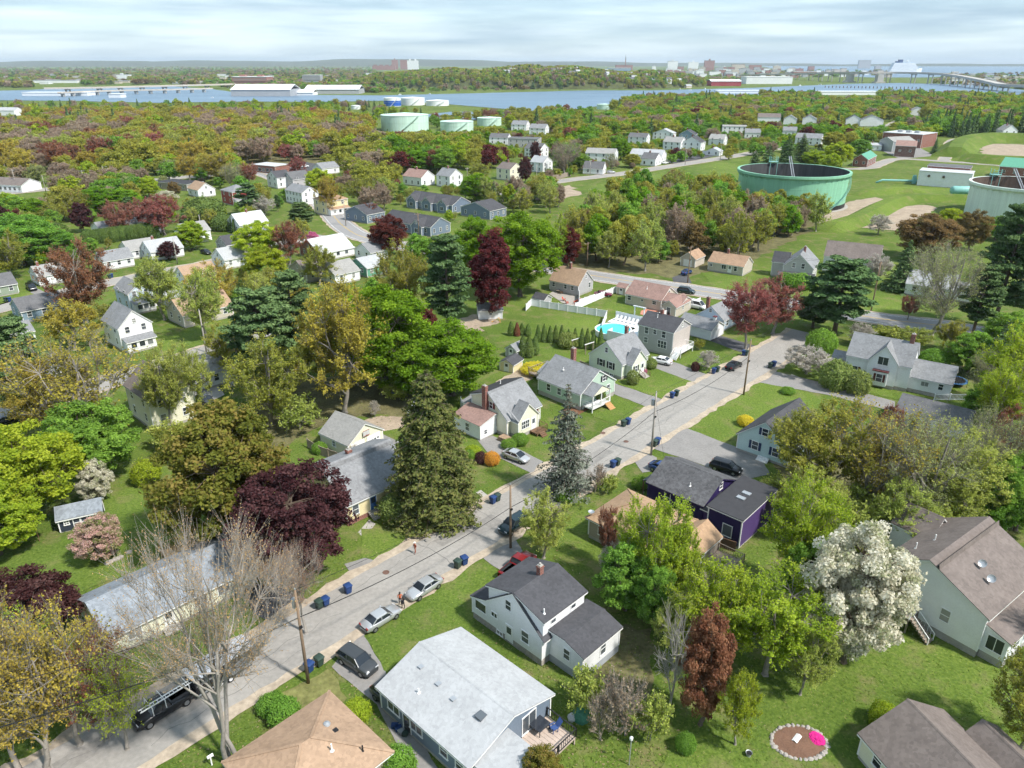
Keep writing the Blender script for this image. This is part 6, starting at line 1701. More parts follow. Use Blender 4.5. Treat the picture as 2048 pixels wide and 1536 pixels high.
for i, (px, py, ty) in enumerate([(35, 382, 338), (92, 384, 350), (170, 372, 340), (212, 370, 332), (222, 372, 336), (245, 374, 348), (322, 364, 338), (330, 360, 334), (600, 350, 320), (1073, 372, 330), (1180, 352, 320), (1440, 322, 290), (935, 365, 335), (1370, 330, 300)]):
    pole('x%d' % i, 'grey utility pole along the upper roads', px, py, ty, POLEG, arm=i % 2 == 0, light=i % 3 == 0)
pole('z', 'utility pole beyond the lower left corner', 60, 1800, 1400)
WIRE = mat('wire_black', (0.02, 0.02, 0.02), 0.7)
def wire(label, a, b, sag=0.8, r=0.022, dz=0.0, side=0.0):
    a = TOPS[a] if isinstance(a, str) else Vector(a); b = TOPS[b] if isinstance(b, str) else Vector(b)
    d = (b - a); nn = Vector((d.y, -d.x, 0)).normalized() * side
    pts = [a.lerp(b, i / 14) + nn + Vector((0, 0, dz - sag * 4 * (i / 14) * (1 - i / 14))) for i in range(15)]
    m = MB(); m.tube([p - pts[0] for p in pts], r, 4, cap=False)
    o = m.build('overhead_wire', WIRE, loc=pts[0]); tag(o, label, 'wire', 'overhead wires')
for (p, q, w_) in (('z', 'a', 'at the lower left corner'), ('a', 'b', 'between the foreground pole and the black suv'), ('b', 'c', 'between the black suv and the grey pole'), ('c', 'd', 'between the grey pole and the black sedan')):
    wire('upper overhead wire ' + w_, p, q, 0.6); wire('thick lower overhead cable ' + w_, p, q, 0.9, 0.045, -3.2)
wire('overhead wire past the red maple', 'd', 'e', 1.0)
for (p, q, w_) in (('e', 'g', 'along the main road by the red maple'), ('g', 'f', 'along the main road past the woods'), ('f', 'i', 'behind the bright green maples'), ('i', 'j', 'in front of the slate apartments')):
    for k, sd in enumerate((-0.9, 0.9)): wire('%s overhead wire %s' % (('near', 'far')[k], w_), p, q, 0.9, 0.02, -0.2, sd)
for (p, q) in (('x0', 'x2'), ('x2', 'x4'), ('x4', 'x7')): wire('overhead wire along the upper left road', p, q, 0.9, 0.03)
s = TOPS['c']; wire('service wire from the grey pole to the purple house', s, G(1330, 905, 5.2), 0.4, 0.018, -1)

# manholes
for lab, px, py in (('rusty manhole cover by the purple maple drive', 772, 1146), ('rusty manhole cover in the street below the blue spruce', 1252, 884), ('rusty manhole cover in the drive beside the blue spruce', 1206, 867)):
    b = G(px, py); m = MB(); m.lathe([(0.42, 0.0), (0.42, 0.012), (0.36, 0.014)], 20); o = m.build('manhole_cover', mat('rusty_iron', (0.14, 0.08, 0.06), 0.8, 0.3), loc=(b.x, b.y, 0.104)); tag(o, lab, 'manhole cover')

# ---------------------------------------------------------------- people
SKIN = mat('skin', (0.45, 0.27, 0.19), 0.6, 0.05); HAIR = mat('hair', (0.03, 0.02, 0.015), 0.6)
def person(label, px, py, ang, hgt, top, legs, hair, cap=None, arm=0.0, stride=0.12):
    b = G(px, py)
    t = thing('person', label, 'person', (b.x, b.y, 0.105), R(ang))
    k = hgt / 1.75
    V = []; E_ = []; Rr = []
    def add(p, r, par=None):
        V.append((p[0] * k, p[1] * k, p[2] * k)); Rr.append(r * k)
        if par is not None: E_.append((par, len(V) - 1))
        return len(V) - 1
    pel = add((0, 0, 0.95), 0.145); ch = add((0, 0, 1.25), 0.15, pel); sh = add((0, 0, 1.42), 0.12, ch); nk = add((0, 0, 1.50), 0.055, sh); hd = add((0.01, 0, 1.62), 0.095, nk); add((0.01, 0, 1.71), 0.075, hd)
    for sg in (-1, 1):
        hp = add((0, sg * 0.1, 0.88), 0.095, pel); kn = add((sg * stride * 0.6 + 0.02, sg * 0.11, 0.48), 0.062, hp); an = add((sg * stride, sg * 0.11, 0.09), 0.042, kn); add((sg * stride + 0.16, sg * 0.12, 0.04), 0.038, an)
        so = add((0, sg * 0.2, 1.40), 0.062, sh); el = add((0.02 - sg * stride * 0.4, sg * 0.26, 1.13), 0.045, so); wr = add((0.12 + arm, sg * 0.25, 0.92 + arm), 0.032, el); pa = add((0.15 + arm, sg * 0.25, 0.85 + arm), 0.036, wr)
        for f in range(4): f1 = add((0.13 + 0.018 * f + arm, sg * 0.25, 0.80 - 0.005 * (f % 2) + arm), 0.010, pa); add((0.135 + 0.018 * f + arm, sg * 0.243, 0.765 + arm), 0.008, f1)
        th = add((0.185 + arm, sg * 0.235, 0.83 + arm), 0.011, wr); add((0.19 + arm, sg * 0.23, 0.80 + arm), 0.009, th)
    me = bpy.data.meshes.new('person_rig'); me.from_pydata(V, E_, [])
    o = bpy.data.objects.new('person_rig', me); COL.objects.link(o)
    sk = o.modifiers.new('skin', 'SKIN')
    for i, r in enumerate(Rr): me.skin_vertices[0].data[i].radius = (r, r)
    me.skin_vertices[0].data[0].use_root = True
    sb = o.modifiers.new('sub', 'SUBSURF'); sb.levels = 1; sb.render_levels = 1
    dg = bpy.context.evaluated_depsgraph_get(); ev = bpy.data.meshes.new_from_object(o.evaluated_get(dg))
    bpy.data.objects.remove(o); ev.name = 'body'
    ev.materials.clear()
    for mm in (SKIN, top, legs, RUBBER): ev.materials.append(mm)
    for p in ev.polygons:
        c = p.center / k; p.use_smooth = True
        p.material_index = 3 if c.z < 0.1 else 2 if c.z < 0.97 and abs(c.y) < 0.2 else 1 if (c.z < 1.46 and not (abs(c.y) > 0.21 and c.z < 1.05)) else 0
    put('body', ev, t)
    m = MB(); m.lathe([(0.107, 1.60), (0.115, 1.66), (0.095, 1.73), (0.03, 1.76)], 12, (0.0, 0)); 
    if cap: m.box(0.05, 0.2, -0.07, 0.07, 1.655, 1.67)
    else: m.box(-0.12, -0.02, -0.09, 0.09, 1.48, 1.66)
    m.v = [(x * k, y * k, z * k) for (x, y, z) in m.v]; m.build('cap' if cap else 'hair', cap or hair, t)
    m = MB(); m.box(0.085, 0.118, -0.012, 0.012, 1.60, 1.63); m.box(0.085, 0.10, -0.03, 0.03, 1.565, 1.575); m.v = [(x * k, y * k, z * k) for (x, y, z) in m.v]; m.build('face', SKIN, t)
TOPO = mat('orange_top', (0.50, 0.12, 0.05), 0.8); TOPR = mat('rust_outfit', (0.30, 0.075, 0.04), 0.8); DARKC = mat('dark_clothes', (0.02, 0.02, 0.03), 0.8); CAPW = mat('white_cap', (0.75, 0.75, 0.75), 0.7)
person('person in rust red outfit and white cap walking on the verge', 831, 1108, 220, 1.72, TOPR, TOPR, HAIR, cap=CAPW)
person('person in orange top standing by the silver sedan', 801, 1210, 100, 1.70, TOPO, DARKC, HAIR)
person('person in dark clothes leaning at the silver sedan', 807, 1219, 130, 1.62, DARKC, DARKC, HAIR, arm=0.15)
b = G(1640, 592); person('person in yellow vest beside the dark blue suv', 1634, 600, 60, 1.75, mat('hi_vis', (0.5, 0.6, 0.05), 0.7), DARKC, HAIR)

# ---------------------------------------------------------------- fences
VINYL = mat('white_vinyl', (0.76, 0.77, 0.78), 0.45, 0.04)
def fence(label, pts, hgt, m, panel=2.4, name='fence', picket=False, solid=True):
    g = [G(*p) for p in pts]
    t = thing(name, label, 'fence', g[0])
    for a, b in zip(g[:-1], g[1:]):
        a, b = a - g[0], b - g[0]; n = max(1, int(round((b - a).length / panel)))
        for i in range(n):
            p, q = a.lerp(b, i / n), a.lerp(b, (i + 1) / n)
            k = MB(); k.bar(p + Vector((0, 0, hgt * 0.5 + 0.05)), q + Vector((0, 0, hgt * 0.5 + 0.05)), 0.05, hgt - 0.25) if solid else None
            if not solid:
                for j in range(12): r_ = p.lerp(q, (j + 0.5) / 12); k.bar(r_, r_ + Vector((0, 0, hgt - 0.1)), 0.03, 0.09)
            k.bar(p + Vector((0, 0, hgt - 0.1)), q + Vector((0, 0, hgt - 0.1)), 0.08, 0.1); k.bar(p + Vector((0, 0, 0.15)), q + Vector((0, 0, 0.15)), 0.08, 0.1)
            k.build('panel', m, t)
            k = MB(); k.box(p.x - 0.07, p.x + 0.07, p.y - 0.07, p.y + 0.07, 0, hgt + 0.05); k.box(p.x - 0.1, p.x + 0.1, p.y - 0.1, p.y + 0.1, hgt + 0.05, hgt + 0.1); k.build('post', m, t)
    return t
fence('long white vinyl fence behind the garden lawn', [(1052, 622), (1062, 612), (1212, 635)], 1.8, VINYL)
fence('white vinyl fence rising towards the main road', [(1150, 620), (1232, 585)], 1.8, VINYL)
fence('white vinyl fence between terrace and blue house', [(1314, 640), (1368, 622), (1400, 608)], 1.8, VINYL)
fence('short white vinyl fence by the pool corner', [(1213, 637), (1203, 662)], 1.9, VINYL)
fence('white vinyl fence on the left lane', [(268, 626), (322, 610), (335, 603)], 1.7, VINYL)
fence('white vinyl fence by the grey cape terrace', [(1158, 588), (1158, 612), (1190, 600)], 1.7, VINYL)
fence('weathered board fence left of two car garage', [(616, 895), (640, 910), (676, 922)], 1.6, WOODG)
fence('brown board fence behind the taupe house deck', [(1410, 1085), (1470, 1105)], 1.6, WOODB)
fence('orange stained board fence between purple and taupe houses', [(1380, 1075), (1412, 1085)], 1.6, mat('orange_stain', (0.36, 0.10, 0.04), 0.8, 0.2))
fence('grey board fence along the upper road', [(1068, 362), (1118, 358), (1142, 352)], 2.4, WOODG, 4)
fence('white fence of the car park beyond the upper road', [(1350, 303), (1430, 310)], 2.2, VINYL, 5)
fence('white curved fence beside cream cape', [(922, 812), (940, 842), (960, 858)], 1.7, VINYL)
fence('dark board fence beside the pale cream cape', [(1160, 735), (1178, 742)], 1.5, WOODG)
fence('white rail fence along the farmhouse garage', [(1868, 800), (1930, 800)], 1.2, VINYL, solid=False)

# ---------------------------------------------------------------- pool, terraces, garden furniture
b = G(1226, 669); pool = thing('swimming_pool', 'round above ground pool with turquoise water and white deck', 'pool', (b.x, b.y, 0), R(-38))
r = 4.0
m = MB(); m.lathe([(r, 0), (r, 1.3), (r + 0.15, 1.32), (r + 0.15, 1.38), (r - 0.15, 1.38), (r - 0.15, 0.9)], 40, cap=False); m.build('wall', VINYL, pool)
m = MB(); m.lathe([(r - 0.16, 1.2), (0.01, 1.2)], 40); m.build('water', mat('pool_water', (0.06, 0.50, 0.52), 0.08, 0.05, 1, 4, spec=0.5), pool)
m = MB(); m.box(-3.8, 5.6, r - 0.2, r + 3.4, 1.2, 1.3); m.box(r - 0.3, r + 2.6, -2.5, r - 0.2, 1.2, 1.3); m.build('deck', VINYL, pool)
m = MB(); m.box(-3.8, 5.6, r + 3.35, r + 3.45, 0, 2.9); m.box(5.5, 6.7, -2.5, r + 3.3, 0, 0.05)
m.build('privacy_screen', VINYL, pool)
m = MB()
for x in (1.0, 3.4): m.box(x - 0.1, x + 0.1, r + 3.5, r + 3.7, 0, 5.0)
m.box(0.6, 3.8, r + 3.45, r + 3.75, 4.9, 5.1); m.build('pergola_arch', VINYL, pool)
m = MB(); m.box(1.2, 6.0, -4.7, -4.6, 0, 2.6); m.box(1.2, 1.3, -4.6, -2.6, 0, 2.6); m.build('gate_screen', VINYL, pool)
for i in range(8):
    m = MB(); x = -3 + i * 1.05; y = r + 2.6
    m.slab([(y - 1.2, 1.6), (y, 1.62), (y + 0.5, 2.3)], x - 0.3, x + 0.3, 0.05, 'x')
    for dx in (-0.25, 0.25): m.box(x + dx - 0.03, x + dx + 0.03, y - 1.1, y - 1.04, 1.3, 1.6); m.box(x + dx - 0.03, x + dx + 0.03, y - 0.1, y - 0.04, 1.3, 1.6)
    p = Matrix.Rotation(R(-38), 3, 'Z') @ Vector((x, y, 0))
    m.v = [(v[0] - x, v[1] - y, v[2] - 1.3) for v in m.v]
    o = m.build('sun_lounger', VINYL, loc=(b.x + p.x, b.y + p.y, 1.3), rz=R(-38)); tag(o, 'white sun lounger on the pool deck', 'lounger', 'loungers on the pool deck')
def chair(label, px, py, m_, ang, group=None, z=0.0, recline=0.15):
    b = G(px, py, z); t = thing('garden_chair', label, 'chair', (b.x, b.y, z), R(ang), group)
    k = MB(); k.box(-0.28, 0.28, -0.28, 0.28, 0.40, 0.45); k.build('seat', m_, t)
    k = MB(); k.slab([(0.26, 0.45), (0.26 + recline * 2, 1.05)], -0.28, 0.28, 0.05, 'x'); k.build('backrest', m_, t)
    for x in (-0.25, 0.25):
        for y in (-0.25, 0.25): k = MB(); k.box(x - 0.03, x + 0.03, y - 0.03, y + 0.03, 0, 0.4); k.build('leg', m_, t)
    for x in (-0.3, 0.3): k = MB(); k.box(x - 0.05, x + 0.05, -0.3, 0.3, 0.62, 0.66); k.box(x - 0.03, x + 0.03, -0.28, -0.22, 0.45, 0.62); k.build('armrest', m_, t)
def table(label, px, py, m_, r=0.6, z=0.0, hgt=0.72, group=None):
    b = G(px, py, z); t = thing('garden_table', label, 'table', (b.x, b.y, z), R(20), group)
    k = MB(); k.lathe([(r, hgt - 0.05), (r, hgt)], 16, close_bottom=True); k.build('table_top', m_, t)
    for x in (-0.35, 0.35):
        for y in (-0.35, 0.35): k = MB(); k.bar((x * r * 1.6, y * r * 1.6, 0), (x * r * 1.2, y * r * 1.2, hgt - 0.05), 0.05, 0.05); k.build('leg', m_, t)
ORANGE = mat('orange_plastic', (0.50, 0.075, 0.035), 0.5); CHBLUE = mat('navy_plastic', (0.03, 0.05, 0.10), 0.5)
REDT = mat('red_paving', (0.50, 0.22, 0.155), 0.85, 0.15, 0.8, 4, world_space=True)
patch('terrace', [(1268, 626), (1284, 615), (1342, 622), (1350, 632), (1330, 640)], REDT, z=0.06, jit=0.05)
patch('terrace', [(1098, 588), (1112, 578), (1160, 590), (1150, 604), (1120, 603)], STONE, z=0.061, jit=0.1)
patch('terrace', [(1120, 604), (1150, 592), (1180, 602), (1150, 618)], STONE, z=0.062, jit=0.1)
for i, (px, py) in enumerate([(1287, 610), (1298, 612), (1310, 615), (1324, 628), (1332, 630), (1338, 634)]): chair('dark garden chair on the red terrace', px, py, BLACKM if i < 3 else ORANGE, i * 50, 'chairs on the red terrace')
table('red garden table on the red terrace', 1325, 634, ORANGE, 0.8)
for i, (px, py, a) in enumerate([(1128, 602, 60), (1134, 608, 120), (1150, 607, 200), (1156, 604, 300)]): chair('orange armchair around the stone fire circle', px, py, ORANGE, a, 'orange chairs at the fire circle')
table('wooden garden table on grey cape terrace', 1118, 585, WOODG, 0.9)
for i, (px, py) in enumerate([(1112, 582), (1123, 588), (1126, 582)]): chair('brown garden chair on grey cape terrace', px, py, WOODB, i * 90, 'brown chairs on the cape terrace')
chair('navy garden chair on the taupe house deck', 1384, 1118, CHBLUE, 30, z=0.9, recline=0.3)
b = G(1419, 1103, 0.9); t = thing('grill', 'round barbecue with pale lid on the taupe house deck', 'grill', (b.x, b.y, 0.9)); k = MB(); k.lathe([(0.05, 0.5), (0.32, 0.65), (0.35, 0.85)], 14, close_bottom=True); k.build('bowl', BLACKM, t); k = MB(); k.lathe([(0.36, 0.85), (0.3, 1.05), (0.05, 1.15)], 14); k.build('lid', WHITE, t); k = MB(); k.bar((0.3, 0, 0), (0.1, 0, 0.6), 0.04, 0.04); k.bar((-0.3, 0.2, 0), (-0.1, 0, 0.6), 0.04, 0.04); k.bar((-0.3, -0.2, 0), (-0.1, 0, 0.6), 0.04, 0.04); k.build('leg', BLACKM, t)
# back deck of the pale roofed house
b = G(1078, 1458, 0.95); t = thing('patio_table', 'square black glass table on the pink deck', 'table', (b.x, b.y, 0.95), R(-43)); k = MB(); k.box(-0.75, 0.75, -0.75, 0.75, 0.70, 0.74); k.build('table_top', mat('black_glass', (0.03, 0.035, 0.045), 0.1, spec=0.6), t)
for x in (-0.65, 0.65):
    for y in (-0.65, 0.65): k = MB(); k.box(x - 0.03, x + 0.03, y - 0.03, y + 0.03, 0, 0.7); k.build('leg', BLACKM, t)
chair('blue folding chair on the pink deck', 1108, 1462, mat('blue_fabric', (0.04, 0.08, 0.22), 0.8), -60, z=0.95, recline=0.25)
# trampoline
b = G(1906, 768); t = thing('trampoline', 'round trampoline with black net and blue pad', 'trampoline', (b.x, b.y, 0)); r = 2.3
k = MB(); k.lathe([(r, 0.8), (r + 0.02, 0.95), (r - 0.35, 0.96)], 28, cap=False); k.build('pad', mat('blue_pad', (0.06, 0.16, 0.34), 0.6), t)
k = MB(); k.lathe([(r - 0.36, 0.93), (0.02, 0.93)], 28); k.build('mat', BLACKM, t)
k = MB()
for i in range(8):
    a = i * R(45); k.tube([(math.cos(a) * r, math.sin(a) * r, 0), (math.cos(a) * r, math.sin(a) * r, 2.7)], 0.04, 6)
k.build('net_pole', BLACKM, t)
k = MB()
for i in range(56):
    a, a2 = i * R(360 / 56), (i + 0.35) * R(360 / 56); k.poly([(math.cos(a) * r, math.sin(a) * r, 1.0), (math.cos(a2) * r, math.sin(a2) * r, 1.0), (math.cos(a2) * r, math.sin(a2) * r, 2.65), (math.cos(a) * r, math.sin(a) * r, 2.65)])
k.build('safety_net', BLACKM, t)
# hammock between trees
b = G(38, 1090); t = thing('hammock', 'pale hammock with two red cushions at the left edge', 'hammock', (b.x, b.y, 0), R(20))
prof = [(-1.4 + 2.8 * i / 12, 0.55 + 0.5 * (i / 6 - 1) ** 2) for i in range(13)]
k = MB(); k.slab(prof, -0.6, 0.6, 0.03, 'y'); k.build('cloth', mat('hammock_cloth', (0.55, 0.52, 0.45), 0.9), t)
for x in (-0.9, 0.8): k = MB(); k.box(x - 0.25, x + 0.25, -0.4, 0.4, 0.78, 0.92); k.build('cushion', mat('red_cushion', (0.45, 0.03, 0.03), 0.8), t)
k = MB()
for sx in (-1, 1): k.bar((sx * 1.4, 0, 1.05), (sx * 2.3, 0, 1.7), 0.03, 0.03); k.tube([(sx * 2.3, 0, 0), (sx * 2.3, 0, 1.9)], 0.05, 6)
k.build('stand', WOODB, t)
# clothes posts
for lab, px, py, ty in (('left wooden clothes line post on the long lawn', 1152, 698, 690), ('right wooden clothes line post on the long lawn', 1178, 707, 700)):
    b = G(px, py); t = thing('clothes_post', lab, 'clothes post', (b.x, b.y, 0), R(40)); 
    for x in (-1.1, 1.1): k = MB(); k.box(x - 0.07, x + 0.07, -0.07, 0.07, 0, 2.2); k.build('post', WOODG, t)
    k = MB(); k.box(-1.4, 1.4, -0.06, 0.06, 2.2, 2.34); k.build('crossbar', WHITE, t)
# garden bed with stone ring
b = G(1598, 1485); bed = thing('flower_bed', 'stone ringed flower bed with pink phlox on the lower lawn', 'flower bed', (b.x, b.y, 0), R(5))
k = MB(); k.lathe([(1.0, 0.0), (0.98, 0.1), (0.3, 0.16)], 24); k.v = [(x * 2.4, y * 1.75, z) for (x, y, z) in k.v]; k.build('soil', mat('bed_soil', (0.16, 0.09, 0.06), 0.95, 0.3, 1, 8, bump=0.5), bed)
rr = random.Random(9)
for i in range(34):
    a = i * R(360 / 34); k = MB(); sz = rr.uniform(0.17, 0.3)
    k.lathe([(sz, 0), (sz * 1.05, sz * 0.5), (sz * 0.5, sz * 0.95)], 7, cap=True); o = k.build('stone', STONE, bed, loc=(2.45 * math.cos(a), 1.8 * math.sin(a), 0)); o.scale = (rr.uniform(0.7, 1.3), rr.uniform(0.7, 1.2), rr.uniform(0.6, 1.2)); o.rotation_euler = (0, 0, a)
k = MB()
for i in range(420):
    a, q = rr.uniform(0, 6.28), rr.uniform(0, 1) ** 0.5; x, y = 1.75 + 0.62 * q * math.cos(a), 0.15 + 0.75 * q * math.sin(a); z = 0.12 + 0.16 * (1 - q * q) + rr.uniform(0, 0.05); s_ = 0.07
    k.poly([(x - s_, y - s_, z + rr.uniform(-0.03, 0.03)), (x + s_, y - s_, z), (x + s_, y + s_, z + rr.uniform(-0.03, 0.03)), (x - s_, y + s_, z)])
k.build('pink_flowers', mat('hot_pink', (0.60, 0.02, 0.22), 0.7, 0.2, 3, 20), bed)
k = MB(); k.slab([(-0.25, 0.2), (0, 0.32), (0.25, 0.2)], -0.5, 0.5, 0.04, 'x'); k.build('ornament', WHITE, bed, loc=(-0.1, 0.3, 0), rz=R(40))
b = G(1497, 1512); t = thing('fire_pit', 'small metal fire pit at the bottom edge of the lawn', 'fire pit', (b.x, b.y, 0)); k = MB(); k.lathe([(0.2, 0), (0.24, 0.4), (0.3, 0.45)], 14, cap=False); k.build('drum', GREYM, t); k = MB(); k.lathe([(0.29, 0.4), (0.01, 0.38)], 14); k.build('grate', BLACKM, t)  # metal fire pit: an open drum with a grate
b = G(1258, 1530); t = thing('lamp_post', 'grey yard lamp post at the bottom edge', 'lamp post', (b.x, b.y, 0)); k = MB(); k.tube([(0, 0, 0), (0, 0, 3.0)], 0.05, 8); k.build('post', GREYM, t); k = MB(); k.lathe([(0.04, 3.0), (0.14, 3.05), (0.16, 3.3), (0.05, 3.42)], 10, close_bottom=True); k.build('lantern', WHITE, t)
# tarpaulin pile, woodpile, mailbox, planters
b = G(1163, 1435); t = thing('covered_pile', 'pile under green tarpaulin with white sack by the thicket', 'tarp pile', (b.x, b.y, 0)); k = MB(); k.lathe([(0.9, 0), (0.85, 0.5), (0.5, 1.0), (0.1, 1.15)], 12); k.v = [(x * rr.uniform(0.9, 1.1), y * rr.uniform(0.9, 1.1), z) for (x, y, z) in k.v]; k.build('tarpaulin', mat('green_tarp', (0.06, 0.20, 0.13), 0.6, 0.25, 2, 8), t); k = MB(); k.lathe([(0.4, 0), (0.45, 0.3), (0.25, 0.6)], 10, (-0.9, -0.2)); k.build('sack', mat('grey_sack', (0.5, 0.5, 0.52), 0.8, 0.2), t)
b = G(795, 785); t = thing('covered_pile', 'low pile under blue tarpaulin below the bright maples', 'tarp pile', (b.x, b.y, 0)); k = MB(); k.lathe([(1.2, 0), (1.1, 0.5), (0.6, 0.9), (0.1, 1.0)], 12); k.build('tarpaulin', mat('blue_tarp', (0.03, 0.12, 0.40), 0.5, 0.25, 2, 8), t)
b = G(1000, 878); t = thing('woodpile', 'stacked firewood beside cream cape chimney', 'woodpile', (b.x, b.y, 0), R(-43))
for i in range(3):
    for j in range(9 - i):
        k = MB(); k.tube([(j * 0.33 + i * 0.16, -0.6 + rr.uniform(-0.1, 0.1), 0.16 + i * 0.28), (j * 0.33 + i * 0.16, 0.6, 0.16 + i * 0.28)], 0.15, 7); k.build('log', mat('firewood', (0.30, 0.21, 0.14), 0.9, 0.3), t)
for lab, px, py in (('white mailbox at the foot of the bare tree', 424, 1530), ('white mailbox beside the blue door steps', 773, 1040)):
    b = G(px, py); t = thing('mailbox', lab, 'mailbox', (b.x, b.y, 0), R(45)); k = MB(); k.box(-0.05, 0.05, -0.05, 0.05, 0, 1.0); k.build('post', WHITE, t); k = MB(); k.slab([(-0.12, 1.0), (-0.1, 1.16), (0, 1.24), (0.1, 1.16), (0.12, 1.0)], -0.26, 0.26, 0.02, 'x'); k.box(-0.26, 0.26, -0.12, 0.12, 0.98, 1.05); k.build('box', WHITE, t)
b = G(835, 640); 
for lab, px, py, m_ in (('yellow toy slide beside white playhouse', 993, 645, mat('toy_yellow', (0.6, 0.3, 0.03), 0.5)),):
    b = G(px, py); t = thing('toy_slide', lab, 'slide', (b.x, b.y, 0), R(-20)); k = MB(); k.slab([(-1.2, 0.15), (-0.9, 0.15), (0.4, 1.2), (0.7, 1.2)], -0.25, 0.25, 0.06, 'y'); k.build('chute', m_, t); k = MB(); k.bar((0.7, -0.25, 1.2), (1.0, -0.25, 0), 0.06, 0.06); k.bar((0.7, 0.25, 1.2), (1.0, 0.25, 0), 0.06, 0.06); k.build('ladder', m_, t)
# recycling crates at the slate blue wall
for i in range(4):
    b = G(790 + i * 7, 1455 + i * 5); o = MB().box(-0.3, 0.3, -0.22, 0.22, 0, 0.32).box(-0.33, 0.33, -0.25, 0.25, 0.28, 0.34).build('storage_crate', (BINB, BINB, GREYM, BING)[i], loc=(b.x, b.y, 0.06), rz=R(i * 25)); tag(o, 'plastic storage crate against the slate blue wall', 'crate', 'crates by the slate blue wall')
# stone edging and old kerb stones
for i, (px, py) in enumerate([(215, 1128), (222, 1125), (230, 1121), (236, 1119), (242, 1116), (258, 1106)]):
    b = G(px, py); k = MB(); k.lathe([(0.35, 0), (0.36, 0.2), (0.2, 0.34)], 7); o = k.build('garden_stone', STONE, loc=(b.x, b.y, 0), rz=R(i * 40)); tag(o, 'pale garden stone in a short row below pink apple', 'stone', 'row of garden stones')
# ---------------------------------------------------------------- trees
def np_mesh(name, V, F, tint=None, mats=()):
    """Quad mesh from arrays, with an optional per-vertex tint."""
    me = bpy.data.meshes.new(name)
    nv, nf = len(V), len(F)
    me.vertices.add(nv); me.vertices.foreach_set('co', np.asarray(V, np.float32).ravel())
    me.loops.add(nf * 4); me.loops.foreach_set('vertex_index', np.asarray(F, np.int32).ravel())
    me.polygons.add(nf); me.polygons.foreach_set('loop_start', np.arange(0, nf * 4, 4, dtype=np.int32))
    me.update(calc_edges=True)
    if tint is not None:
        a = me.attributes.new('tint', 'FLOAT', 'POINT'); a.data.foreach_set('value', np.asarray(tint, np.float32))
    for m in mats: me.materials.append(m)
    return me

def leaves(rg, C, S, out=None, up=0.45, jitter=0.8, elong=1.35):
    """Leaf sprays: small bent quads at centres C with sizes S, facing roughly outwards and upwards."""
    n = len(C)
    N = rg.normal(size=(n, 3)) * jitter
    if out is not None: N += out
    N[:, 2] += up
    N /= np.linalg.norm(N, axis=1, keepdims=True) + 1e-9
    A = np.cross(N, rg.normal(size=(n, 3))); A /= np.linalg.norm(A, axis=1, keepdims=True) + 1e-9
    B = np.cross(N, A)
    S = np.asarray(S).reshape(-1, 1)
    a, b = A * S * 0.5, B * S * 0.5 * elong
    q = np.stack([C - b, C + a * 0.9 - b * 0.05, C + b - N * S * 0.18, C - a * 0.9 + b * 0.05], 1)
    V = q.reshape(-1, 3); F = np.arange(4 * n).reshape(-1, 4)
    return V, F

def np_tubes(segs, n=4):
    """Tapered tubes for arrays of (p0, p1, r0, r1)."""
    s = np.asarray(segs, np.float64)
    p0, p1, r0, r1 = s[:, 0:3], s[:, 3:6], s[:, 6:7], s[:, 7:8]
    d = p1 - p0; d /= np.linalg.norm(d, axis=1, keepdims=True) + 1e-9
    ref = np.tile(np.array([[0.3, 0.9, 0.1]]), (len(s), 1)); ref[np.abs((d * ref).sum(1)) > 0.9] = (1, 0, 0)
    A = np.cross(d, ref); A /= np.linalg.norm(A, axis=1, keepdims=True) + 1e-9
    B = np.cross(d, A)
    V = np.zeros((len(s), 2 * n, 3)); 
    for k in range(n):
        t = 2 * math.pi * k / n; o = A * math.cos(t) + B * math.sin(t)
        V[:, k] = p0 + o * r0; V[:, n + k] = p1 + o * r1
    F = []
    base = np.arange(len(s))[:, None] * 2 * n
    for k in range(n):
        k2 = (k + 1) % n; F.append(base + np.array([[k, k2, n + k2, n + k]]))
    return V.reshape(-1, 3), np.concatenate(F, 0)

def crown_points(rg, n, h, w, z_lo, shape, lobes):
    """Cluster centres spread through a lumpy crown, denser towards its skin."""
    out = []
    cz, rz, rx = (z_lo + h) / 2, (h - z_lo) / 2, w / 2
    lob = rg.normal(size=(lobes, 3)); lob /= np.linalg.norm(lob, axis=1, keepdims=True); lob[:, 2] = np.abs(lob[:, 2]) * 0.8 - 0.2
    amp = rg.uniform(-0.28, 0.22, lobes)
    while len(out) < n:
        d = rg.normal(size=3); d /= np.linalg.norm(d)
        r = 0.90 + sum(a * max(0, float(d @ l)) ** 5 for a, l in zip(amp, lob))
        q = rg.uniform(0, 1) ** 0.42
        zz = d[2] * r * q
        k = 1.0
        if shape == 'egg': k = 1.0 - 0.22 * zz
        if shape == 'vase': k = 0.72 + 0.42 * (zz + 1) / 2
        if shape == 'column': k = 1.0
        p = np.array([d[0] * r * q * rx * k, d[1] * r * q * rx * k, cz + zz * rz])
        out.append(p)
    return np.array(out)

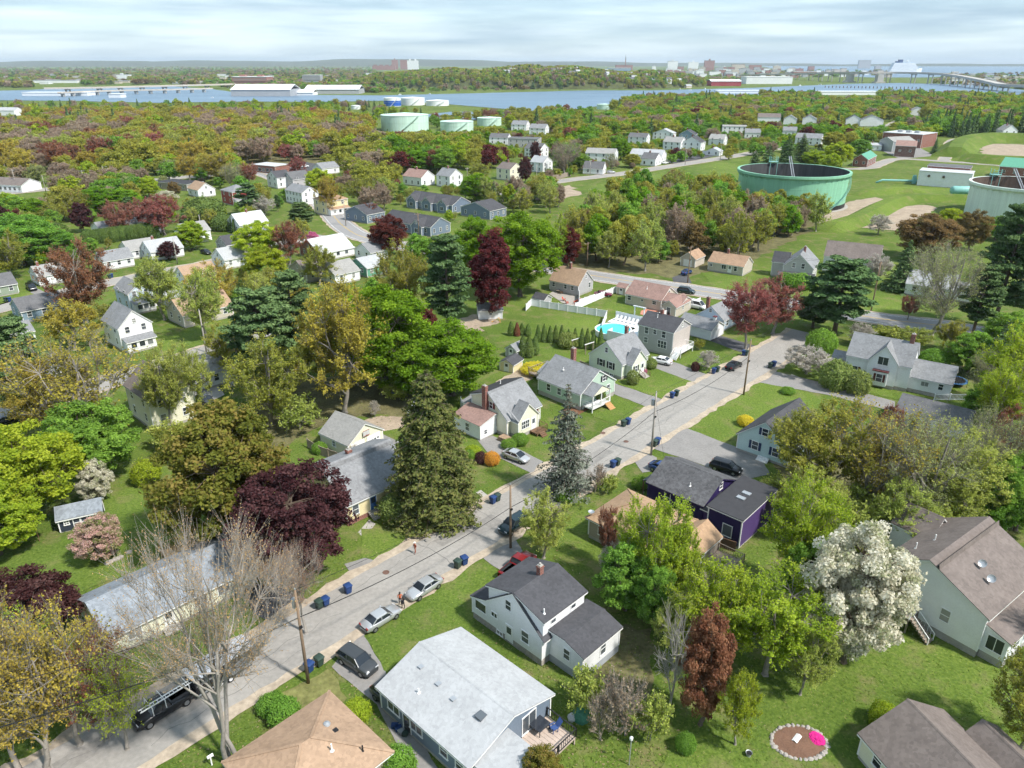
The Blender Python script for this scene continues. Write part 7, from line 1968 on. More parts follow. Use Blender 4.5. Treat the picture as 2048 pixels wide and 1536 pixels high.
def skeleton(rg, C, h, z_lo, r0, mains, stems=1, wob=0.06):
    """Trunk, main limbs and twigs that reach every cluster centre."""
    segs = []
    k = mains
    idx = rg.choice(len(C), k, replace=False); M = C[idx].copy()
    for _ in range(4):
        d = ((C[:, None] - M[None]) ** 2).sum(2); g = d.argmin(1)
        for j in range(k):
            if (g == j).any(): M[j] = C[g == j].mean(0)
    def path(a, b, ra, rb, n, bow):
        a, b = np.asarray(a), np.asarray(b); prev = a; pr = ra; L = np.linalg.norm(b - a)
        off = rg.normal(size=3) * wob * L
        for i in range(1, n + 1):
            t = i / n
            p = a + (b - a) * t + off * math.sin(math.pi * t) + np.array([0, 0, bow * L * math.sin(math.pi * t)])
            r = ra + (rb - ra) * t
            segs.append([*prev, *p, pr, r]); prev, pr = p, r
        return prev
    forks = []
    for s in range(stems):
        base = np.array([0, 0, 0.0]) if stems == 1 else np.array([rg.normal() * 0.35, rg.normal() * 0.35, 0])
        lean = np.array([rg.normal() * 0.05, rg.normal() * 0.05, 0]) * h if stems == 1 else np.array([math.cos(2.2 * s), math.sin(2.2 * s), 0]) * h * 0.10
        top = base + lean + np.array([0, 0, z_lo + (h - z_lo) * (0.25 if stems == 1 else 0.18)])
        prev = base; pr = r0 / math.sqrt(stems)
        segs.append([*base, *(base + np.array([0, 0, 0.35])), pr * 1.5, pr])
        prev = base + np.array([0, 0, 0.35])
        for i in range(1, 6):
            p = base + (top - base) * i / 5 + rg.normal(size=3) * 0.03 * h * 0.15; p[2] = base[2] + (top[2] - base[2]) * i / 5
            r = pr * (1 - 0.09); segs.append([*prev, *p, pr, r]); forks.append((p, r)); prev, pr = p, r
        path(top, top + np.array([rg.normal() * 0.4, rg.normal() * 0.4, (h - top[2]) * 0.75]), pr, pr * 0.25, 4, 0)
    for j in range(k):
        tgt = M[j]
        cand = [f for f in forks if f[0][2] < max(tgt[2] - 0.4, z_lo * 0.8)] or forks[:1]
        f = cand[int(rg.integers(max(0, len(cand) - 3), len(cand)))]
        ra = f[1] * rg.uniform(0.5, 0.72)
        e = path(f[0], f[0] + (tgt - f[0]) * 0.82, ra, ra * 0.45, 4, 0.07)
        for i in np.where(g == j)[0]:
            mid = e + (C[i] - e) * 0.5
            path(e, C[i], ra * 0.33, 0.018, 2, 0.03)
    return segs

BARK = mat('bark', (0.13, 0.10, 0.075), 0.95, 0.3, 1.2, 7, bump=0.5); BARKG = mat('grey_bark', (0.25, 0.225, 0.195), 0.95, 0.25, 1.2, 7, bump=0.4); BARKP = mat('pale_bark', (0.30, 0.275, 0.245), 0.95, 0.2, 1.2, 7)
def LM(n, a, b, c, **k): return leafmat('leaf_' + n, [(0.0, a), (0.5, b), (1.0, c)], **k)
LEAF = {
 'bright': LM('bright', (0.105, 0.212, 0.018), (0.178, 0.325, 0.025), (0.265, 0.430, 0.038), objvar=0.1),
 'green': LM('green', (0.123, 0.236, 0.046), (0.206, 0.359, 0.057), (0.297, 0.492, 0.081)),
 'lime': LM('lime', (0.213, 0.307, 0.030), (0.346, 0.449, 0.039), (0.495, 0.573, 0.062)),
 'gold': LM('gold', (0.285, 0.241, 0.052), (0.462, 0.373, 0.070), (0.614, 0.507, 0.098)),
 'goldgreen': LM('goldgreen', (0.221, 0.241, 0.050), (0.347, 0.356, 0.063), (0.488, 0.471, 0.090)),
 'bronze': LM('bronze', (0.145, 0.160, 0.030), (0.235, 0.232, 0.044), (0.330, 0.240, 0.075)),
 'brown': LM('brown', (0.160, 0.120, 0.055), (0.241, 0.172, 0.073), (0.330, 0.233, 0.098)),
 'purple': LM('purple', (0.052, 0.020, 0.024), (0.098, 0.042, 0.045), (0.175, 0.088, 0.085)),
 'crimson': LM('crimson', (0.092, 0.027, 0.027), (0.155, 0.044, 0.041), (0.239, 0.072, 0.064)),
 'rust': LM('rust', (0.191, 0.078, 0.052), (0.299, 0.131, 0.080), (0.408, 0.205, 0.124)),
 'redbud': LM('redbud', (0.241, 0.081, 0.070), (0.373, 0.144, 0.113), (0.488, 0.241, 0.188)),
 'tan': LM('tan', (0.276, 0.209, 0.151), (0.391, 0.303, 0.221), (0.507, 0.391, 0.285)),
 'tanbud': LM('tanbud', (0.365, 0.214, 0.098), (0.559, 0.347, 0.169), (0.703, 0.471, 0.258)),
 'sage': LM('sage', (0.221, 0.250, 0.098), (0.339, 0.373, 0.144), (0.471, 0.507, 0.197)),
 'sagelime': LM('sagelime', (0.250, 0.303, 0.070), (0.382, 0.444, 0.098), (0.525, 0.577, 0.144)),
 'white': LM('white', (0.36, 0.39, 0.21), (0.66, 0.62, 0.48), (0.80, 0.77, 0.66), objvar=0.05),
 'whitesparse': LM('whitesparse', (0.30, 0.28, 0.22), (0.56, 0.52, 0.46), (0.70, 0.66, 0.60), objvar=0.08),
 'pink': LM('pink', (0.18, 0.28, 0.06), (0.52, 0.36, 0.28), (0.80, 0.52, 0.50), objvar=0.08),
 'magenta': LM('magenta', (0.511, 0.134, 0.260), (0.731, 0.213, 0.401), (0.800, 0.323, 0.511), objvar=0.08),
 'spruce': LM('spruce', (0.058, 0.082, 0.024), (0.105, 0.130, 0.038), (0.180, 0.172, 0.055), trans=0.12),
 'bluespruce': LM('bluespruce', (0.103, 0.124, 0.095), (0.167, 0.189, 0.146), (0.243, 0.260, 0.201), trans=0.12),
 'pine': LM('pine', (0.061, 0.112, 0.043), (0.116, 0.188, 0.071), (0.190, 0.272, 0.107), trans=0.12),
 'cedar': LM('cedar', (0.070, 0.120, 0.035), (0.123, 0.188, 0.050), (0.188, 0.258, 0.070), trans=0.12),
 'rhodo': LM('rhodo', (0.098, 0.151, 0.042), (0.179, 0.241, 0.063), (0.294, 0.339, 0.107), trans=0.15),
 'yellow': LM('yellow', (0.541, 0.436, 0.044), (0.755, 0.614, 0.063), (0.800, 0.755, 0.098)),
 'orange': LM('orange', (0.507, 0.241, 0.044), (0.685, 0.347, 0.063), (0.800, 0.488, 0.098)),
}
SHAPES = {}
def reg(key, crown, trunk, h, w): SHAPES[key] = (crown, trunk, h, w)

def make_dense(key, seed, h, w, z_lo, shape, ncl, nlf, size, rc_, mains=9, flat=0.75):
    rg = np.random.default_rng(seed)
    C = crown_points(rg, ncl, h, w, z_lo, shape, 9)
    segs = skeleton(rg, C, h, z_lo, h * 0.021, mains)
    V, F = np_tubes(segs, 5)
    trunk = np_mesh('trunk', V, F, mats=[BARK])
    cen = np.array([0, 0, (z_lo + h) * 0.45])
    rcl = rc_ * rg.uniform(0.7, 1.3, (ncl, 1))
    L = rg.normal(size=(ncl, nlf, 3)); L /= np.linalg.norm(L, axis=2, keepdims=True) + 1e-9
    L *= (rg.uniform(0, 1, (ncl, nlf, 1)) ** 0.4) * rcl[:, None]; L[:, :, 2] *= flat
    P_ = (C[:, None] + L).reshape(-1, 3)
    out = (L / rcl[:, None]).reshape(-1, 3) * 0.9 + np.repeat((C - cen) / (w / 2), nlf, 0) * 0.35
    t = np.clip(np.repeat(rg.uniform(0.12, 0.88, ncl), nlf) + rg.normal(size=ncl * nlf) * 0.22, 0, 1)
    V, F = leaves(rg, P_, size * rg.uniform(0.35, 1.45, len(P_)), out)
    reg(key, np_mesh('crown', V, F, np.repeat(t, 4), [LEAF['green']]), trunk, h, w)

def make_sparse(key, seed, h, w, z_lo, shape, ncl, ntw, nlf, size, tw_len, mains=9, stems=1, r0=None, twig_r=0.016, bark=None, up=0.5):
    """Half-leafed tree: visible limbs and twigs, small leaf sprays strung along the twigs."""
    rg = np.random.default_rng(seed)
    C = crown_points(rg, ncl, h, w, z_lo, shape, 9)
    segs = skeleton(rg, C, h, z_lo, r0 or h * 0.019, mains, stems)
    cen = np.array([0, 0, z_lo * 0.8 + 0.1 * h])
    O = C - cen; O /= np.linalg.norm(O, axis=1, keepdims=True)
    D = O[:, None] * 0.9 + rg.normal(size=(ncl, ntw, 3)) * 0.55; D[:, :, 2] += up
    D /= np.linalg.norm(D, axis=2, keepdims=True)
    Ln = tw_len * rg.uniform(0.5, 1.3, (ncl, ntw, 1))
    S0 = C[:, None] - O[:, None] * tw_len * rg.uniform(0.0, 0.8, (ncl, ntw, 1)); S1 = S0 + D * Ln
    tw = np.concatenate([S0.reshape(-1, 3), S1.reshape(-1, 3), np.full((ncl * ntw, 1), twig_r), np.full((ncl * ntw, 1), twig_r * 0.45)], 1)
    V1, F1 = np_tubes(segs, 5); V2, F2 = np_tubes(tw, 3)
    trunk = np_mesh('trunk', np.concatenate([V1, V2]), np.concatenate([F1, F2 + len(V1)]), mats=[bark or BARKG])
    if nlf:
        u = rg.uniform(0.25, 1.06, (ncl, ntw, nlf, 1))
        P_ = S0[:, :, None] + (S1 - S0)[:, :, None] * u + rg.normal(size=(ncl, ntw, nlf, 3)) * size * 0.55
        t = np.clip(rg.uniform(0.2, 0.8, (ncl, 1, 1)) + rg.normal(size=(ncl, ntw, nlf)) * 0.2, 0, 1).ravel()
        P_ = P_.reshape(-1, 3)
        V, F = leaves(rg, P_, size * rg.uniform(0.55, 1.25, len(P_)), np.repeat(O, ntw * nlf, 0) * 0.3)
        crown = np_mesh('crown', V, F, np.repeat(t, 4), [LEAF['gold']])
    else: crown = None
    reg(key, crown, trunk, h, w)

def make_spruce(key, seed, h, w, levels, per, nlf, size, z_lo=0.06, droop=0.25, ragged=0.2, gap=0.0, conc=1.0):
    rg = np.random.default_rng(seed); segs = []; Ps = []; Os = []; T = []
    segs.append([0, 0, 0, 0, 0, h * 0.5, h * 0.016, h * 0.010]); segs.append([0, 0, h * 0.5, 0, 0, h * 0.985, h * 0.010, 0.02])
    for i in range(levels):
        f = i / (levels - 1); z = h * (z_lo + (0.985 - z_lo) * f)
        Lb = w / 2 * ((1 - f) ** conc) * rg.uniform(0.82, 1.05) + 0.12
        n = max(4, int(per * (1 - 0.6 * f)))
        for k in range(n):
            if rg.uniform() < gap: continue
            a = 2 * math.pi * (k + rg.uniform(-0.4, 0.4)) / n + i * 2.4; L = Lb * rg.uniform(1 - ragged * 2, 1 + ragged)
            d = np.array([math.cos(a), math.sin(a), 0]); p0 = np.array([0, 0, z]); p1 = p0 + d * L + np.array([0, 0, -droop * L])
            segs.append([*p0, *p1, 0.045, 0.012])
            m = max(6, int(nlf * L / (w / 2) + 4))
            u = rg.uniform(0.12, 1.0, m) ** 0.75; side = rg.normal(size=(m, 1)) * (0.20 * L * (1.15 - u[:, None]) + 0.08)
            sd = np.array([-d[1], d[0], 0]); q = p0 + (p1 - p0) * u[:, None] + sd * side
            q[:, 2] += -0.10 * L * u ** 2 + 0.16 * L * np.maximum(0, u - 0.72) - rg.uniform(0, 0.32, m) * size * 1.5
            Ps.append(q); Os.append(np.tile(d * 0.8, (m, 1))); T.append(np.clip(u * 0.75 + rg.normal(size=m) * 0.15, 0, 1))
    P_ = np.concatenate(Ps); V, F = leaves(rg, P_, size * rg.uniform(0.6, 1.2, len(P_)), np.concatenate(Os), up=0.25, jitter=0.55, elong=1.7)
    crown = np_mesh('crown', V, F, np.repeat(np.concatenate(T), 4), [LEAF['spruce']])
    V, F = np_tubes(segs, 4); reg(key, crown, np_mesh('trunk', V, F, mats=[BARK]), h, w)

def make_pine(key, seed, h, w, levels, per, nlf, size, z_lo=0.25):
    """White pine: separate flat plumes of needles on long level limbs, sky between them."""
    rg = np.random.default_rng(seed); segs = [[0, 0, 0, 0, 0, h * 0.55, h * 0.02, h * 0.013], [0, 0, h * 0.55, 0.2, 0, h * 0.97, h * 0.013, 0.03]]; Ps = []; Os = []; T = []
    for i in range(levels):
        f = (i + rg.uniform(-0.3, 0.3)) / levels; f = min(max(f, 0), 0.98); z = h * (z_lo + (0.97 - z_lo) * f)
        Lb = w / 2 * (0.55 + 0.9 * f if f < 0.35 else 1.0 - (f - 0.35) * 1.12)
        for k in range(per):
            a = rg.uniform(0, 6.283); L = max(0.6, Lb * rg.uniform(0.55, 1.12)); d = np.array([math.cos(a), math.sin(a), 0]); up = rg.uniform(-0.05, 0.22) + 0.25 * f
            p0 = np.array([0, 0, z]); p1 = p0 + d * L + np.array([0, 0, up * L]); segs.append([*p0, *p1, 0.07, 0.02])
            for c in range(5):
                u = 0.42 + 0.58 * (c + rg.uniform(0, 1)) / 5; q0 = p0 + (p1 - p0) * u + np.array([-d[1], d[0], 0]) * rg.normal() * L * 0.16
                r = (0.16 + 0.10 * rg.uniform()) * w / 4 + 0.25
                o = rg.normal(size=(nlf, 3)); o /= np.linalg.norm(o, axis=1, keepdims=True); o *= rg.uniform(0.2, 1, (nlf, 1)) ** 0.5
                q = q0 + o * np.array([r, r, r * 0.38]) + np.array([0, 0, r * 0.25]); Ps.append(q); Os.append(o * 0.6); T.append(np.clip(rg.uniform(0.25, 0.75) + rg.normal(size=nlf) * 0.18, 0, 1))
    P_ = np.concatenate(Ps); V, F = leaves(rg, P_, size * rg.uniform(0.6, 1.2, len(P_)), np.concatenate(Os), up=0.7, jitter=0.5, elong=1.9)
    crown = np_mesh('crown', V, F, np.repeat(np.concatenate(T), 4), [LEAF['pine']])
    V, F = np_tubes(segs, 5); reg(key, crown, np_mesh('trunk', V, F, mats=[BARK]), h, w)

def make_bush(key, seed, h, w, n, size, cone=False):
    rg = np.random.default_rng(seed)
    d = rg.normal(size=(n, 3)); d /= np.linalg.norm(d, axis=1, keepdims=True); r = rg.uniform(0.55, 1.0, (n, 1)) ** 0.35
    lum = 1 + 0.10 * np.sin(d[:, :1] * 5 + seed) * np.cos(d[:, 1:2] * 6) + 0.06 * rg.normal(size=(n, 1))
    p = d * r * lum
    if cone:
        z = rg.uniform(0, 1, n) ** 1.1; a = rg.uniform(0, 6.283, n); rad = (w / 2) * (np.minimum(1, 0.75 + z) * (1 - z) ** 0.6) * 1.25 * rg.uniform(0.8, 1.0, n)
        P_ = np.stack([np.cos(a) * rad, np.sin(a) * rad, 0.05 * h + z * h * 0.95], 1); out = np.stack([np.cos(a), np.sin(a), np.full(n, 0.35)], 1)
    else:
        P_ = p * np.array([w / 2, w / 2, h * 0.55]) + np.array([0, 0, h * 0.45]); P_[:, 2] = np.maximum(P_[:, 2], 0.03); out = d
    V, F = leaves(rg, P_, size * rg.uniform(0.6, 1.2, n), out * 1.1, up=0.3, jitter=0.6)
    t = np.clip(0.5 + rg.normal(size=n) * 0.22, 0, 1)
    crown = np_mesh('foliage', V, F, np.repeat(t, 4), [LEAF['rhodo']])
    segs = [[0, 0, 0, rg.normal() * w * 0.2, rg.normal() * w * 0.2, h * 0.6, 0.05, 0.02] for _ in range(6)]; V, F = np_tubes(segs, 4)
    reg(key, crown, np_mesh('stem', V, F, mats=[BARK]), h, w)

for i, sd in enumerate((3, 17, 29, 41)):
    make_dense('D%d' % i, sd, 14, 10.5, (0.9, 1.3, 0.7, 1.0)[i], ('egg', 'round', 'egg', 'round')[i], 270, 185, 0.20, 0.78)
    make_sparse('S%d' % i, sd + 100, 14, 10.5, (1.9, 2.6, 1.6, 2.2)[i], ('egg', 'vase', 'round', 'vase')[i], 125, 16, 15, 0.16, 1.25, twig_r=0.012)
for i, sd in enumerate((5, 23)):
    make_dense('K%d' % i, sd, 14, 7.0, 0.8, 'egg', 230, 150, 0.195, 0.68)          # narrow, columnar
    make_sparse('T%d' % i, sd + 60, 14, 11, 2.4, 'vase', 120, 22, 4, 0.13, 1.7, mains=11, twig_r=0.011)   # thin haze of leaf
    make_sparse('B%d' % i, sd + 80, 14, 12, 5.2, 'vase', 122, 21, 5, 0.062, 1.8, mains=15, r0=0.27, stems=3 if i == 0 else 1, twig_r=0.009, bark=BARKP, up=0.7)   # still bare
for i in range(2): make_sparse('G%d' % i, 171 + i, 14, 11, 2.4, 'vase', 100, 14, 5, 0.17, 1.6, mains=11, twig_r=0.015)   # open sprays on bare limbs
make_sparse('X0', 77, 10, 6, 3.0, 'vase', 40, 9, 0, 0.1, 1.2, mains=9, twig_r=0.03, bark=BARKP, up=0.1)     # dead snag
make_spruce('P0', 31, 18, 8.6, 40, 22, 120, 0.21, droop=0.30, conc=0.52)
make_spruce('P1', 37, 14, 5.5, 30, 16, 52, 0.24, droop=0.28, conc=0.85, gap=0.12)
make_spruce('Q0', 53, 14, 6.2, 32, 14, 60, 0.19, droop=0.18, gap=0.22, ragged=0.3, conc=0.75, z_lo=0.08)
for i, sd in enumerate((61, 67)): make_pine('W%d' % i, sd, 16, 9, 15, 7, 75, 0.25)
make_bush('R0', 71, 2.2, 3.2, 6000, 0.13); make_bush('R1', 73, 2.0, 2.6, 5000, 0.11); make_bush('C0', 79, 4.2, 1.5, 3500, 0.12, cone=True)
make_sparse('U0', 83, 2.6, 3.6, 0.4, 'round', 46, 12, 2, 0.10, 0.55, mains=9, r0=0.04, twig_r=0.012, bark=BARKG)   # twiggy brush
make_sparse('U1', 89, 2.6, 3.6, 0.4, 'round', 60, 9, 7, 0.14, 0.5, mains=9, r0=0.04, twig_r=0.010, bark=BARKG)
# coarser forms for the middle distance
for i, sd in enumerate((203, 217, 229, 241)):
    make_dense('M%d' % i, sd, 14, 10.5, 1.2, ('egg', 'round')[i % 2], 95, 95, 0.42, 1.2, mains=7)
    make_sparse('N%d' % i, sd + 9, 14, 10.5, 1.8, ('egg', 'round')[i % 2], 95, 11, 7, 0.31, 1.4, mains=7, twig_r=0.022)
make_spruce('V0', 251, 15, 6.5, 22, 12, 30, 0.42, droop=0.25, conc=0.85); make_pine('Y0', 257, 16, 9, 12, 5, 30, 0.48)

KIND = {  # kind: (shape keys, leaf, plain-words name, object name)
 'bright': (['D0', 'D1', 'D2', 'D3'], 'bright', 'bright green maple', 'maple_tree'), 'green': (['D0', 'D1', 'D2', 'D3'], 'green', 'mid green leafy tree', 'leafy_tree'),
 'lime': (['D2', 'D0', 'D3', 'D1'], 'lime', 'yellow green leafy tree', 'leafy_tree'), 'limesp': (['S0', 'S1', 'S2', 'S3'], 'lime', 'airy yellow green tree', 'leafy_tree'),
 'gold': (['S0', 'S2', 'S1', 'S3'], 'gold', 'golden budding maple', 'maple_tree'), 'goldgreen': (['S1', 'S0', 'S3', 'S2'], 'goldgreen', 'olive gold budding tree', 'leafy_tree'), 'goldd': (['D1', 'D3', 'D0', 'D2'], 'goldgreen', 'full olive gold tree', 'leafy_tree'),
 'goldthin': (['G0', 'G1'], 'gold', 'open golden budding tree', 'maple_tree'), 'rustthin': (['G1', 'G0'], 'rust', 'open rust budding tree', 'leafy_tree'), 'limethin': (['G0', 'G1'], 'lime', 'open yellow green tree', 'leafy_tree'),
 'bronze': (['D2', 'D0'], 'bronze', 'bronze green maple', 'maple_tree'), 'brown': (['D1', 'D3'], 'brown', 'brown leaved tree', 'leafy_tree'), 'purple': (['D0', 'D2', 'D3'], 'purple', 'dark purple maple', 'maple_tree'),
 'crimson': (['D3', 'D1'], 'crimson', 'crimson maple', 'maple_tree'), 'crimsonk': (['K0', 'K1'], 'crimson', 'tall crimson maple', 'maple_tree'), 'rust': (['S0', 'S1', 'S2', 'S3'], 'rust', 'rust brown budding tree', 'leafy_tree'), 'rustk': (['K0', 'K1'], 'rust', 'narrow rust brown tree', 'leafy_tree'),
 'redbud': (['S1', 'S3', 'S0'], 'redbud', 'red budding maple', 'maple_tree'), 'tan': (['T0', 'T1'], 'tan', 'bare tan tree', 'bare_tree'), 'sage': (['T0', 'T1'], 'sage', 'thin grey green tree', 'leafy_tree'), 'sagelime': (['S3', 'S1', 'S2', 'S0'], 'sagelime', 'thin pale green tree', 'leafy_tree'),
 'bare': (['B0', 'B1'], 'tanbud', 'bare grey tree with tan buds', 'bare_tree'), 'snag': (['X0'], None, 'dead bleached tree', 'dead_tree'),
 'white': (['D1', 'D0'], 'white', 'white blossoming tree', 'blossom_tree'), 'whitesp': (['S2', 'S0'], 'whitesparse', 'pale blossoming tree', 'blossom_tree'), 'pink': (['D3'], 'pink', 'pink flowering crab apple', 'blossom_tree'), 'magenta': (['D3'], 'magenta', 'magenta flowering tree', 'blossom_tree'),
 'spruce': (['P0'], 'spruce', 'olive green spruce', 'spruce_tree'), 'dspruce': (['P1'], 'pine', 'dark green spruce', 'spruce_tree'), 'bspruce': (['Q0'], 'bluespruce', 'grey green spruce', 'spruce_tree'), 'pine': (['W0', 'W1'], 'pine', 'dark green pine', 'pine_tree'),
 'cedar': (['C0'], 'cedar', 'columnar evergreen', 'arborvitae'), 'cedarbr': (['C0'], 'rust', 'browned columnar evergreen', 'arborvitae'), 'rhodo': (['R0', 'R1'], 'rhodo', 'round evergreen shrub', 'shrub'), 'limebush': (['R1', 'R0'], 'lime', 'yellow green shrub', 'shrub'), 'greenbush': (['R0', 'R1'], 'green', 'green shrub', 'shrub'),
 'purpbush': (['R1'], 'purple', 'dark purple shrub', 'shrub'), 'orangebush': (['R1'], 'orange', 'orange shrub', 'shrub'), 'yellowbush': (['R1'], 'yellow', 'yellow flowering shrub', 'shrub'), 'pinkbush': (['R1'], 'magenta', 'pink flowering shrub', 'shrub'), 'brush': (['U0'], 'tan', 'twiggy grey brown brush', 'brush'), 'leafbrush': (['U1'], 'sagelime', 'leafy brush', 'brush'), 'hedge': (['R0'], 'cedar', 'dark hedge bush', 'hedge'),
}
MIDK = {'bright': ('M', 'bright'), 'green': ('M', 'green'), 'lime': ('M', 'lime'), 'gold': ('N', 'gold'), 'goldgreen': ('N', 'goldgreen'), 'goldd': ('M', 'goldgreen'), 'brown': ('M', 'brown'), 'bronze': ('M', 'bronze'), 'purple': ('M', 'purple'), 'crimson': ('M', 'crimson'), 'rust': ('N', 'rust'), 'redbud': ('N', 'redbud'), 'tan': ('N', 'tan'), 'sage': ('N', 'sage'), 'sagelime': ('N', 'sagelime'), 'pine': ('Y', 'pine'), 'dspruce': ('V', 'pine'), 'white': ('M', 'whitesparse')}
TREES = []
NT = [0]
def plant_tree(kind, x, y, hgt, wid, label=None, mid=False, group=None, rot=None):
    keys, leaf, words, oname = KIND[kind]
    if mid and kind in MIDK:
        pre, leaf = MIDK[kind]; key = pre + str(random.randrange(4) if pre in 'MN' else 0)
    else: key = keys[NT[0] % len(keys)]
    NT[0] += 1
    crown, trunk, h0, w0 = SHAPES[key]
    t = thing(oname, label or words, 'tree' if oname not in ('shrub', 'brush', 'hedge') else 'shrub', (x, y, 0), random.uniform(0, 6.283) if rot is None else rot, group)
    t.scale = (wid / w0, wid / w0, hgt / h0)
    if trunk: put(trunk.name.split('.')[0], trunk, t)
    if crown: put(crown.name.split('.')[0], crown, t, material=LEAF[leaf])
    TREES.append((x, y, wid / 2))
    return t

def tree(kind, bx, by, ty, wpx, where=None, rot=None):
    b = G(bx, by); d = P((b.x, b.y, 4))[2]
    hgt = max(0.6, HT(b, ty)) * 1.02; wid = wpx * d / FPX
    return plant_tree(kind, b.x, b.y, hgt, wid, (KIND[kind][2] + ' ' + where) if where else None, rot=rot)

